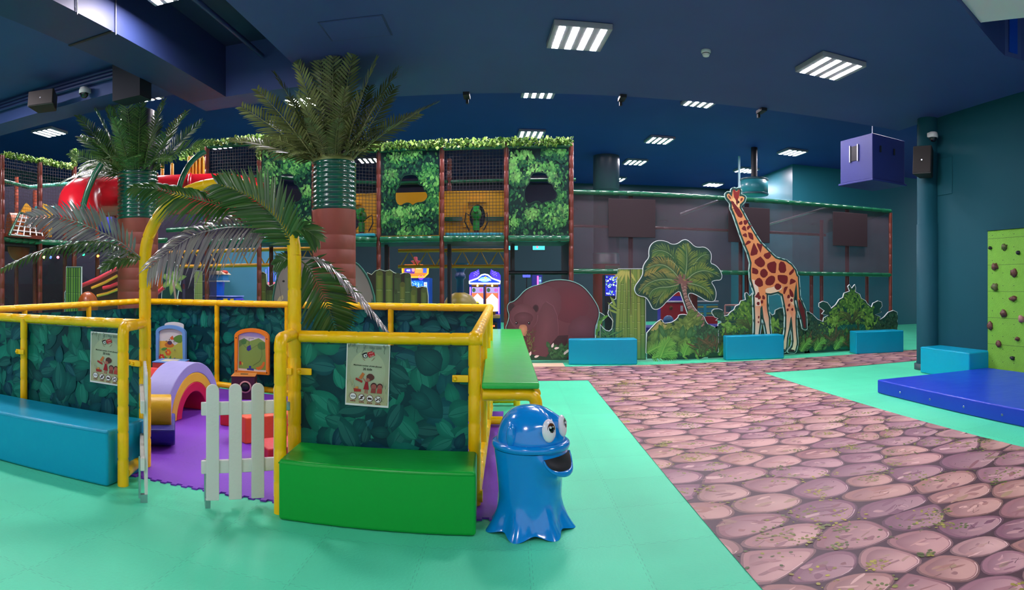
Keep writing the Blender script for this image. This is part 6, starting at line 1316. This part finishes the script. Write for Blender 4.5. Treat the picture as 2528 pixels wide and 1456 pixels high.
# ------------------------------------------------------------------ loose fronds tied on the archway
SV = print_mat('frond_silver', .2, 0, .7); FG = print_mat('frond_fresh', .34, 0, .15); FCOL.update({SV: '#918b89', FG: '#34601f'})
def archfrond(label, pts, L_, n, N, m, droop, wid=.03, fwd=.5):
    random.seed(len(label)); P = [rp(x, y, r) for x, y, r in pts]; sm = []
    for i in range(len(P)-1):
        p0, p1, p2, p3 = P[max(i-1, 0)], P[i], P[i+1], P[min(i+2, len(P)-1)]
        for j in range(4): q = j/4; sm.append(.5*((2*p1)+(p2-p0)*q+(2*p0-5*p1+4*p2-p3)*q*q+(3*p1-p0-3*p2+p3)*q**3))
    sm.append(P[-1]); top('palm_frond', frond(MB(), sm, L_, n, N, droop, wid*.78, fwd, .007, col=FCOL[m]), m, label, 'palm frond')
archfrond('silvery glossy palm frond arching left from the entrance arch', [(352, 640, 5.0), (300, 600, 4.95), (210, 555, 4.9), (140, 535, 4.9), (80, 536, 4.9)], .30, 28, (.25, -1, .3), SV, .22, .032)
archfrond('thin green palm frond arching low to the far left edge', [(350, 640, 5.05), (270, 600, 4.9), (170, 605, 4.8), (80, 628, 4.7), (0, 665, 4.6)], .16, 34, (.1, -.5, .9), FG, .5, .026)
archfrond('small dark frond drooping left of the arch post', [(350, 640, 5.0), (310, 638, 4.95), (275, 648, 4.9), (255, 660, 4.9)], .16, 16, (.1, -.8, .6), FG, .2, .026)
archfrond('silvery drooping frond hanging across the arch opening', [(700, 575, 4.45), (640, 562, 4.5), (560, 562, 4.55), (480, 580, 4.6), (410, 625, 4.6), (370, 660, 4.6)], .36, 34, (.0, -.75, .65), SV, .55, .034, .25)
archfrond('broad green frond fanning up and left over the arch top', [(735, 625, 4.4), (690, 550, 4.35), (640, 500, 4.35), (590, 472, 4.35), (540, 455, 4.4)], .33, 32, (.35, -1, .35), FG, .10, .034, .5)
archfrond('green frond reaching left in front of the left palm collar', [(600, 520, 4.5), (520, 500, 4.5), (450, 482, 4.55), (385, 466, 4.6), (325, 462, 4.6)], .24, 32, (.1, -.9, .5), FG, .45, .03)
archfrond('short green frond pointing right from the right arch shoulder', [(700, 570, 4.4), (730, 560, 4.4), (760, 570, 4.4), (785, 590, 4.4)], .18, 16, (.1, -.8, .6), FG, .3, .028)
archfrond('broad green frond falling right in front of the big palm trunk', [(738, 640, 4.42), (765, 665, 4.5), (795, 720, 4.6), (815, 770, 4.68), (832, 822, 4.75)], .31, 28, (.35, -1, .15), FG, .12, .034, .3)
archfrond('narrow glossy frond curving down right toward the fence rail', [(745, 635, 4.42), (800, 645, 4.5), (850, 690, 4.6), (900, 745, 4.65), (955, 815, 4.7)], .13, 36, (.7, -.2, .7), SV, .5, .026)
archfrond('small green frond left of the right arch post', [(728, 640, 4.45), (705, 640, 4.45), (680, 652, 4.5)], .12, 12, (.1, -.9, .3), FG, .3, .026)
# ------------------------------------------------------------------ arcade machines and rides in the far hall
def cabinet(name, label, cat, px, Y, w_, d, h, side, extra):
    X = Y*tan(th(px)); t = thing(name, label, cat, (X, Y, 0), 0); obj('cabinet', MB().box(-w_/2, w_/2, 0, d, 0, h), mat('cab_'+side.strip('#'), side, .35, coat=.2), t, .015, 1, False); extra(t, w_, h); return t
def glowpanel(name, t, w0, w1, z0, z1, y, paint, col):
    mb = MB().box(w0, w1, y-.02, y, z0, z1, col); A = Art(mb, (0, y-.02, 0), (1, 0, 0), (0, 0, 1), (0, -1, 0), 2e-4, .001); paint(A); return obj(name, mb, GLOW, t, 0, 1, False)
def bowl(t, w_, h_):
    VI = mat('neon_violet', '#a050ff', .4, emit=1.6); WH = mat('neon_white', '#e8ecff', .4, emit=1.6); h0 = 1.52
    for x0 in (-.36, .04):
        def p(A, x0=x0):
            A.poly([(x0, .86), (x0+.32, .86), (x0+.32, 1.3), (x0, 1.3)], '#c8603a'); A.poly([(x0, 1.3), (x0+.32, 1.3), (x0+.32, 1.46), (x0, 1.46)], '#8a7ab0'); A.poly(ell(x0+.06, 1.38, .05, .06, 10), '#2c4a34'); A.poly(ell(x0+.26, 1.38, .05, .05, 10), '#a04a9a')
            A.poly([(x0+.0, .8), (x0+.32, .8), (x0+.32, 1.12), (x0+.17, 1.28), (x0+.15, 1.28), (x0, 1.12)], '#e8d8d0' if x0 < 0 else '#eee8b8'); A.strip([(x0, 1.12), (x0+.16, 1.28), (x0+.32, 1.12)], .012, '#ffffff')
            if x0 < 0: A.poly(ell(x0+.14, 1.04, .05, .028, 14), '#d8c832'); A.poly([(x0+.07, 1.0), (x0+.21, 1.0), (x0+.2, 1.03), (x0+.08, 1.03)], '#3a3a20')
            A.strip([(x0+.08, .84), (x0+.24, .84)], .008, '#a8a0a0')
        glowpanel('lane_screen', t, x0, x0+.32, .8, 1.46, -.005, p, '#9a7a6a')
        obj('spot_lamp', MB().ball((x0+.16, -.03, 1.5), .03, n=10), mat('lamp_warm', '#ffc040', .3, emit=3), t, 0, 1, False); obj('brass_hood', MB().box(x0+.0, x0+.33, -.04, -.005, 1.47, 1.53), mat('brass', '#8a5a24', .3, .6), t, .01, 1, False)
    obj('orange_trim', MB().box(.0, .035, -.02, -.003, .75, 1.5), mat('cab_orange', '#8a3a20', .4), t, 0, 1, False)
    for x in (-.40, .385): obj('neon_tube', MB().box(x-.012, x+.012, -.03, -.01, .74, 1.46), VI, t, 0, 1, False)
    arch = [(-.42, 1.56), (.42, 1.56), (.42, 1.62), (.2, 1.70), (.09, 1.79), (0, 1.81), (-.09, 1.79), (-.2, 1.70), (-.42, 1.62)]
    mb = MB().prism(arch, -.05, .1, 'y', '#1030a0'); A = Art(mb, (0, -.05, 0), (1, 0, 0), (0, 0, 1), (0, -1, 0), 2e-4, .001); A.poly(ell(0, 1.67, .15, .07, 20), '#6aa8e8'); put_text(A, 'BOWLING', 0, 1.655, .075, '#e8f0ff'); A.poly(ell(.02, 1.72, .035, .03, 10), '#f0b040'); obj('marquee', mb, GLOW, t, 0, 1, False)
    obj('neon_outline', MB().tube([(x, -.06, z) for x, z in arch+arch[:1]], .016, 8), WH, t, 0, 1, False)
    for s in (-1, 1):
        mb = MB().prism(ccw([(s*.43, 1.64), (s*.22, 1.73), (s*.14, 1.82), (s*.17, 1.95), (s*.25, 1.90), (s*.38, 1.86), (s*.43, 1.78)]), -.02, .06, 'y', '#3a28c8'); A = Art(mb, (0, -.02, 0), (1, 0, 0), (0, 0, 1), (0, -1, 0), 2e-4, .001)
        for i in range(4):
            for j in range(4):
                if (i+j) % 2: x, z = s*(.2+.035*i), 1.79+.03*j-.01*i; A.poly([(x, z), (x+.028, z), (x+.028, z+.026), (x, z+.026)], '#7a6aff')
        obj('flag_crest', mb, GLOW, t, 0, 1, False)
    obj('control_deck', MB().box(-.4, .42, -.3, 0, .62, .72), mat('deck_tan', '#b88a5a', .4), t, .015, 1, False); obj('score_sign', MB().box(.14, .3, -.33, -.3, .72, .80), mat('brass', '#8a5a24', .3, .6), t, .005, 1, False)
    obj('ticket_slot', MB().box(.18, .28, -.31, -.29, .40, .44), mat('slot_red', '#ff4020', .3, emit=1.6), t, 0, 1, False); obj('door', MB().box(.14, .34, -.305, -.01, .08, .5), DARK, t, .01, 1, False)
cabinet('bowling_machine', 'blue double-lane bowling arcade machine with glowing marquee', 'arcade machine', 1197, 16.6, .86, .7, 1.56, '#16309a', bowl)
def bus(t, w_, h_):
    mb = MB().prism(ccw([(-.36, 2.02), (-.34, 1.82), (-.24, 1.74), (.24, 1.74), (.34, 1.82), (.36, 2.02), (.2, 2.1), (-.3, 2.1)]), -.06, .1, 'y', '#d06a24'); A = Art(mb, (0, -.06, 0), (1, 0, 0), (0, 0, 1), (0, -1, 0), 2e-4, .001)
    A.poly([(-.32, 1.84), (-.02, 1.84), (-.02, 2.06), (-.3, 2.06)], '#5a2a7a'); A.poly([(.0, 1.86), (.2, 1.86), (.2, 2.06), (0, 2.06)], '#e8843a'); A.poly([(.22, 1.86), (.32, 1.86), (.33, 2.02), (.22, 2.04)], '#3050c0'); A.poly(ell(-.2, 1.93, .1, .05, 16), '#2030c0'); put_text(A, '400', -.2, 1.93, .08, '#ffffff'); A.poly(ell(-.06, 1.95, .045, .06, 10), '#a87a8a'); [A.poly([(x, 1.97), (x+.025, 1.97), (x+.03, 2.03), (x+.005, 2.03)], '#ffe8c0') for x in (.03, .07, .11, .15)]
    obj('bus_sign', mb, GLOW, t, 0, 1, False); obj('outline', MB().tube([(x, -.07, z) for x, z in ((-.37, 2.06), (-.36, 1.84), (-.26, 1.74), (.26, 1.74), (.36, 1.84), (.37, 2.06))], .022, 8), mat('trim_orange', '#e09a20', .4, emit=.4), t, 0, 1, False)
    for x in (-.18, .17): obj('wheel', MB().lathe([(0, -.02), (.05, -.02), (.07, 0), (.07, .06)], n=18).move(Matrix.Translation((x, -.06, 1.73)) @ Matrix.Rotation(pi/2, 4, 'X')), mat('wheel_violet', '#5a30d0', .3, emit=.5), t, 0, 1, False)
    obj('hat_topper', MB().lathe([(.13, 2.18), (.14, 2.2), (.06, 2.22), (.06, 2.3), (.03, 2.32)], n=16).lathe([(.05, 2.1), (.1, 2.16), (.13, 2.18)], n=16), mat('hat_red', '#7a2a34', .4, emit=.15), t, 0, 1, False)
    def p(A):
        for _ in range(260): A.poly(ell(RNG2.uniform(-.2, .2), RNG2.uniform(1.2, 1.62), .012, .02, 6), RNG2.choice(['#3a8ae8', '#6ab4ff', '#a8d8ff', '#2060c0', '#1a4aa0']))
    glowpanel('prize_window', t, -.22, .22, 1.1, 1.64, -.005, p, '#1a60d0'); glowpanel('info_card', t, .24, .33, 1.35, 1.6, -.005, lambda A: [A.poly([(.26, z), (.31, z), (.31, z+.02), (.26, z+.02)], c) for z, c in ((1.53, '#c03030'), (1.46, '#3060c0'), (1.4, '#3060c0'))], '#9ac0e0')
cabinet('ticket_machine', 'blue prize arcade machine topped by a bus-shaped lit sign', 'arcade machine', 1026, 17.0, .78, .7, 1.72, '#1250c0', bus)
t = thing('ball_fountain', 'blue funnel ball fountain on a yellow dome base under the deck', 'play fountain', (15*tan(th(1136)), 15, 0))
obj('dome', MB().lathe([(.42, 1.0), (.4, 1.1), (.3, 1.25), (.12, 1.33)], n=12), mat('dome_yellow', '#8a7a20', .4), t, 0, 1, False); obj('base', MB().lathe([(.4, 0), (.42, 1.0)], n=18), mat('fountain_blue', '#1a3a6a', .4), t, 0, 1, False); obj('pipe', MB().lathe([(.09, 1.3), (.09, 1.65), (.13, 1.68), (.13, 1.78), (.1, 1.8), (.1, 1.86), (.22, 2.05)], n=18), mat('fountain_blue', '#1a3a6a', .4), t, 0, 1, False)
for X in (-.0, .35): pass
def screen(t, w_, h_):
    def p(A):
        for _ in range(90): x, z = RNG2.uniform(-w_*.45, w_*.45), RNG2.uniform(1.25, 1.75); A.poly(ell(x, z, RNG2.uniform(.01, .04), RNG2.uniform(.01, .03), 7, RNG2.random()*3), RNG2.choice(['#2a3ae0', '#6a8aff', '#d8e8ff', '#3a2ab0', '#a0e070', '#ffffff']))
    glowpanel('screen', t, -w_*.48, w_*.48, 1.22, 1.78, -.005, p, '#1a20a0')
    obj('marquee', MB().box(-w_/2, w_/2, -.06, 0, 1.84, 2.05), mat('cab_olive', '#4a5a3a', .5), t, .01, 1, False)
cabinet('video_arcade', 'arcade machine with bright blue screen behind the bamboo board', 'arcade machine', 1512, 16.5, .42, .5, 1.8, '#16161e', screen)
def wand(t, w_, h_): glowpanel('side_strip', t, .05, .12, 1.2, 1.75, -.005, lambda A: [A.poly([(.055, z), (.115, z), (.115, z+.05), (.055, z+.05)], c) for z, c in ((1.25, '#c8e070'), (1.35, '#70e0c0'), (1.5, '#e0e070'), (1.62, '#70a0ff'))], '#406080'); obj('pink_edge', MB().box(-.0, .04, -.02, 0, 1.2, 1.78), mat('neon_pink', '#ff4aa0', .4, emit=.8), t, 0, 1, False)
cabinet('video_arcade', 'slim arcade machine with a pink lit edge under the right playground bay', 'arcade machine', 1326, 17.5, .3, .4, 1.9, '#2a2a8a', wand)
t = thing('floor_monitor', 'small blue-lit monitor on a thin pole under the right playground bay', 'monitor', (16*tan(th(1300)), 16, 0)); obj('head', MB().box(-.1, .1, -.03, .03, 1.72, 1.80), mat('blue_lamp', '#4a50ff', .4, emit=.4), t, .01, 1, False); obj('pole', MB().tube([(0, 0, 0), (0, 0, 1.72)], .015, 8), DARK, t, 0, 1, False)
for px, w_ in ((1265, .29), (1330, .32)): X, z = fp(px, 612, 16.3); k = thing('wall_screen', 'small teal lit screen hung under the deck, '+('left' if px < 1300 else 'right')+' of the pair', 'screen', (X, 16.3, z), 0, 'teal lit screens'); obj('bezel', MB().box(-w_/2-.02, w_/2+.02, 0, .06, -.08, .08), DARK, k, .005, 1, False); obj('display', MB().box(-w_/2, w_/2, -.005, 0, -.05, .06), mat('screen_teal', '#3ac0d0', .4, emit=.4), k, 0, 1, False); obj('red_mark', MB().box(-w_*.2, -w_*.05, -.008, -.005, 0, .05), mat('screen_red', '#ff5060', .4, emit=.5), k, 0, 1, False)
# wall and ride seen through the left bay
struct('wall_left', MB().box(-8.6, -6.55, 16.5, 16.65, 0, 2.9), TEALB)
t = thing('kiddie_ride', 'blue boat kiddie ride with yellow squares beyond the pen', 'ride', (14.5*tan(th(556)), 14.5, 0)); BR = mat('ride_blue', '#1a40b8', .3, coat=.4)
obj('hull', MB().prism(ccw([(-.55, .9), (.42, .9), (.46, 1.12), (.40, 1.2), (-.52, 1.2), (-.6, 1.12)]), -.25, .25, 'y'), BR, t, .03, 2, False); obj('gunwale', MB().box(-.55, .44, -.27, .27, 1.2, 1.23), mat('ride_lilac', '#8a90e8', .3), t, .01, 1, False); obj('base', MB().box(-.45, .35, -.2, .2, 0, .9), BR, t, .02, 2, False)
for x0, x1 in ((.07, .2), (.28, .38)): obj('yellow_square', MB().box(x0, x1, -.262, -.25, .98, 1.16), mat('ride_yellow', '#e0b020', .4), t, .005, 1, False)
t = thing('ride_kiosk', 'blue kiosk with a white awning and a green ball head in a red cap', 'ride', (14.9*tan(th(536)), 14.9, 0))
obj('trunk', MB().lathe([(.2, .0), (.2, 1.3), (.22, 1.6)], n=18), mat('kiosk_blue', '#0a60d0', .3, coat=.3), t, 0, 1, False); obj('counter', MB().box(-.36, .3, -.2, .2, 1.6, 1.64), WHITE, t, .01, 1, False); obj('box', MB().box(-.33, .27, -.18, .18, 1.64, 1.80), mat('kiosk_cyan', '#3a8ac0', .3), t, .01, 1, False); obj('awning', MB().prism(ccw([(-.36, 1.8), (.34, 1.8), (.2, 1.9), (-.2, 1.9)]), -.22, .22, 'y'), mat('awning_cream', '#e0c8a8', .5), t, .01, 1, False)
obj('head', MB().ball((.0, 0, 1.98), .13, .13, .1, 18), mat('head_green', '#2f7a3c', .35), t, 0, 1, False); obj('cap', MB().ball((0, 0, 2.06), .12, .12, .06, 16).ball((.17, 0, 2.04), .06, .04, .04, 10), mat('cap_red', '#d8442c', .4), t, 0, 1, False); obj('bundle', MB().ball((.2, 0, 1.87), .14, .1, .06, 14), mat('cap_red', '#d8442c', .4), t, 0, 1, False)
for x in (-.06, .03): obj('eye', MB().ball((x, -.115, 2.0), .025, .015, .035, 10), WHITE, t, 0, 1, False)
Yb = 12.6; o = [fp(x, y, Yb) for x, y in chaik([(398, 740), (401, 700), (399, 670), (405, 645), (418, 640), (430, 644), (446, 668), (447, 690), (442, 712), (437, 740)], 1, False)]; o[0] = (o[0][0], .02); o[-1] = (o[-1][0], .02)
def pp(A):
    c = fp(427, 690, Yb)
    for k in range(7): a = .2+k*.87; A.poly(leafp(c[0], c[1], .40, .16, a), '#5f8a4c', ('#a8b860', (c[0]+cos(a)*.2, c[1]+sin(a)*.2)))
    A.strip([c, (c[0]+.05, c[1]-.3), (c[0]+.16, .6)], .06, '#a08478')
board('palm_board', 'small palm tree cutout board framed by the arch', [o], Yb, pp)
Yb = 12.8; o = [fp(x, y, Yb) for x, y in ((478, 740), (480, 668), (497, 668), (500, 740))]; o[0] = (o[0][0], .02); o[-1] = (o[-1][0], .02)
board('bamboo_board', 'narrow pale bamboo cutout board framed by the arch', [o], Yb, lambda A: [stalk(A, fp(px, 740, Yb)[0], .05, fp(px, 670, Yb)[0], fp(px, 670, Yb)[1], .045, '#8a9a5a', (.5, .7, .85), None) for px in (482, 486, 490, 494, 498)])
t = thing('pinball_machine', 'dark arcade cabinet with lilac trim framed by the arch', 'arcade machine', (15.5*tan(th(466)), 15.5, 0)); obj('cabinet', MB().box(-.35, .6, 0, .5, 0, 2.05), mat('cab_black', '#15161c', .4), t, .01, 1, False); obj('trim', MB().box(-.2, -.12, -.02, 0, 1.0, 1.7), mat('trim_lilac', '#8a7aa8', .4), t, 0, 1, False); obj('red_sticker', MB().box(-.19, -.13, -.03, -.02, 1.4, 1.55), mat('cap_red', '#d8442c', .4), t, 0, 1, False)
t = thing('neon_tower', 'violet neon-lit machine seen left of the elephant board', 'arcade machine', (16*tan(th(673)), 16, 0)); obj('cabinet', MB().box(-.3, .3, 0, .4, 0, 1.6), mat('cab_black', '#15161c', .4), t, .01, 1, False)
mb = MB(); [mb.box(x, x+.012, -.03, -.015, 1.62, 1.62+h_) for x, h_ in ((-.2, .35), (-.12, .5), (-.05, .42), (.02, .55), (.1, .3), (.17, .4))]; obj('neon_rods', mb, mat('neon_blue', '#3a3aff', .4, emit=1.5), t, 0, 1, False); obj('screen', MB().box(-.24, .24, -.02, 0, 1.35, 1.6), mat('screen_rose', '#e05a70', .4, emit=.4), t, 0, 1, False)
# right side, seen through the net: booth, shelf, rails, ball
Y = 14.6; X0, z0 = fp(1632, 800, Y); X1, z1 = fp(1772, 745, Y)
t = thing('game_booth', 'red game booth with white top rail behind the palm board', 'booth', ((X0+X1)/2, Y, 0)); RB = mat('booth_red', '#c8242a', .45)
obj('wall', MB().box(X0, X0+.75, Y, Y+.06, .4, 1.08), RB, t, .01, 1); obj('wall', MB().box(X0+.95, X1, Y, Y+.06, .4, .72), RB, t, .01, 1); obj('top_rail', MB().box(X0, X1+.02, Y-.03, Y+.09, 1.08, 1.12), WHITE, t, .01, 1)
for k, c in enumerate(('#9ad068', '#30b0c0', '#30b0c0', '#c8d060', '#30b0c0')): obj('slat', MB().box(X0+.95, X1, Y-.01, Y+.03, .78+.055*k, .815+.055*k), mat('slat_'+c.strip('#'), c, .4), t)
obj('slat_post', MB().box(X0+1.1, X0+1.17, Y-.04, Y-.01, .72, 1.0), mat('slat_30b0c0', '#30b0c0', .4), t); obj('plaque', MB().ball((X0+.25, Y-.02, .95), .05, .02, .05, 12), mat('brass', '#8a5a24', .3, .6), t); obj('plaque', MB().box(X0+.5, X0+.56, Y-.02, Y, .86, 1.0), WHITE, t)
obj('column', MB().box(X0+.78, X0+.93, Y-.05, Y+.1, 0, 1.6), BRN, t, .01, 1)
top('ball_shelf', MB().box(X0-1.2, X1+3.2, 13.4, 14.2, .42, .56), mat('shelf_blue', '#2038b8', .35), 'long royal blue padded shelf behind the cutout boards', 'shelf', None, .02)
p = V((13.7*tan(th(1650)), 13.7, .685)); top('beach_ball', MB().ball(p, .125, n=20), mat('ball_pink_blue', '#5a9ae0', .35, var=.6, vscale=6), 'pink and light blue ball on the blue shelf behind the palm board', 'ball')
X, z = fp(1790, 780, 14.5); t = thing('pipe_stool', 'pale pink pipe frame stool behind the left bush board', 'frame', (X, 14.5, 0)); PK = mat('pink_pipe', '#d89a88', .4)
for x in (0, .36): obj('leg', MB().tube([(x, 14.5-14.5, 0), (x, 0, 1.0)], .025, 8), PK, t, 0, 1, False)
for z in (.8, 1.0): obj('bar', MB().tube([(0, 0, z), (.36, 0, z)], .025, 8), PK, t, 0, 1, False)
t = thing('arcade_row', 'violet and red arcade cabinet top behind the palm board fronds', 'arcade machine', (17*tan(th(1672)), 17, 0)); obj('cabinet', MB().box(-.5, .5, 0, .4, 0, 1.6), mat('cab_violet', '#3a2a9a', .4, emit=.1), t, .02, 1, False); obj('red_stripe', MB().box(-.3, .1, -.02, 0, 1.2, 1.32), mat('booth_red', '#c8242a', .45), t, 0, 1, False)
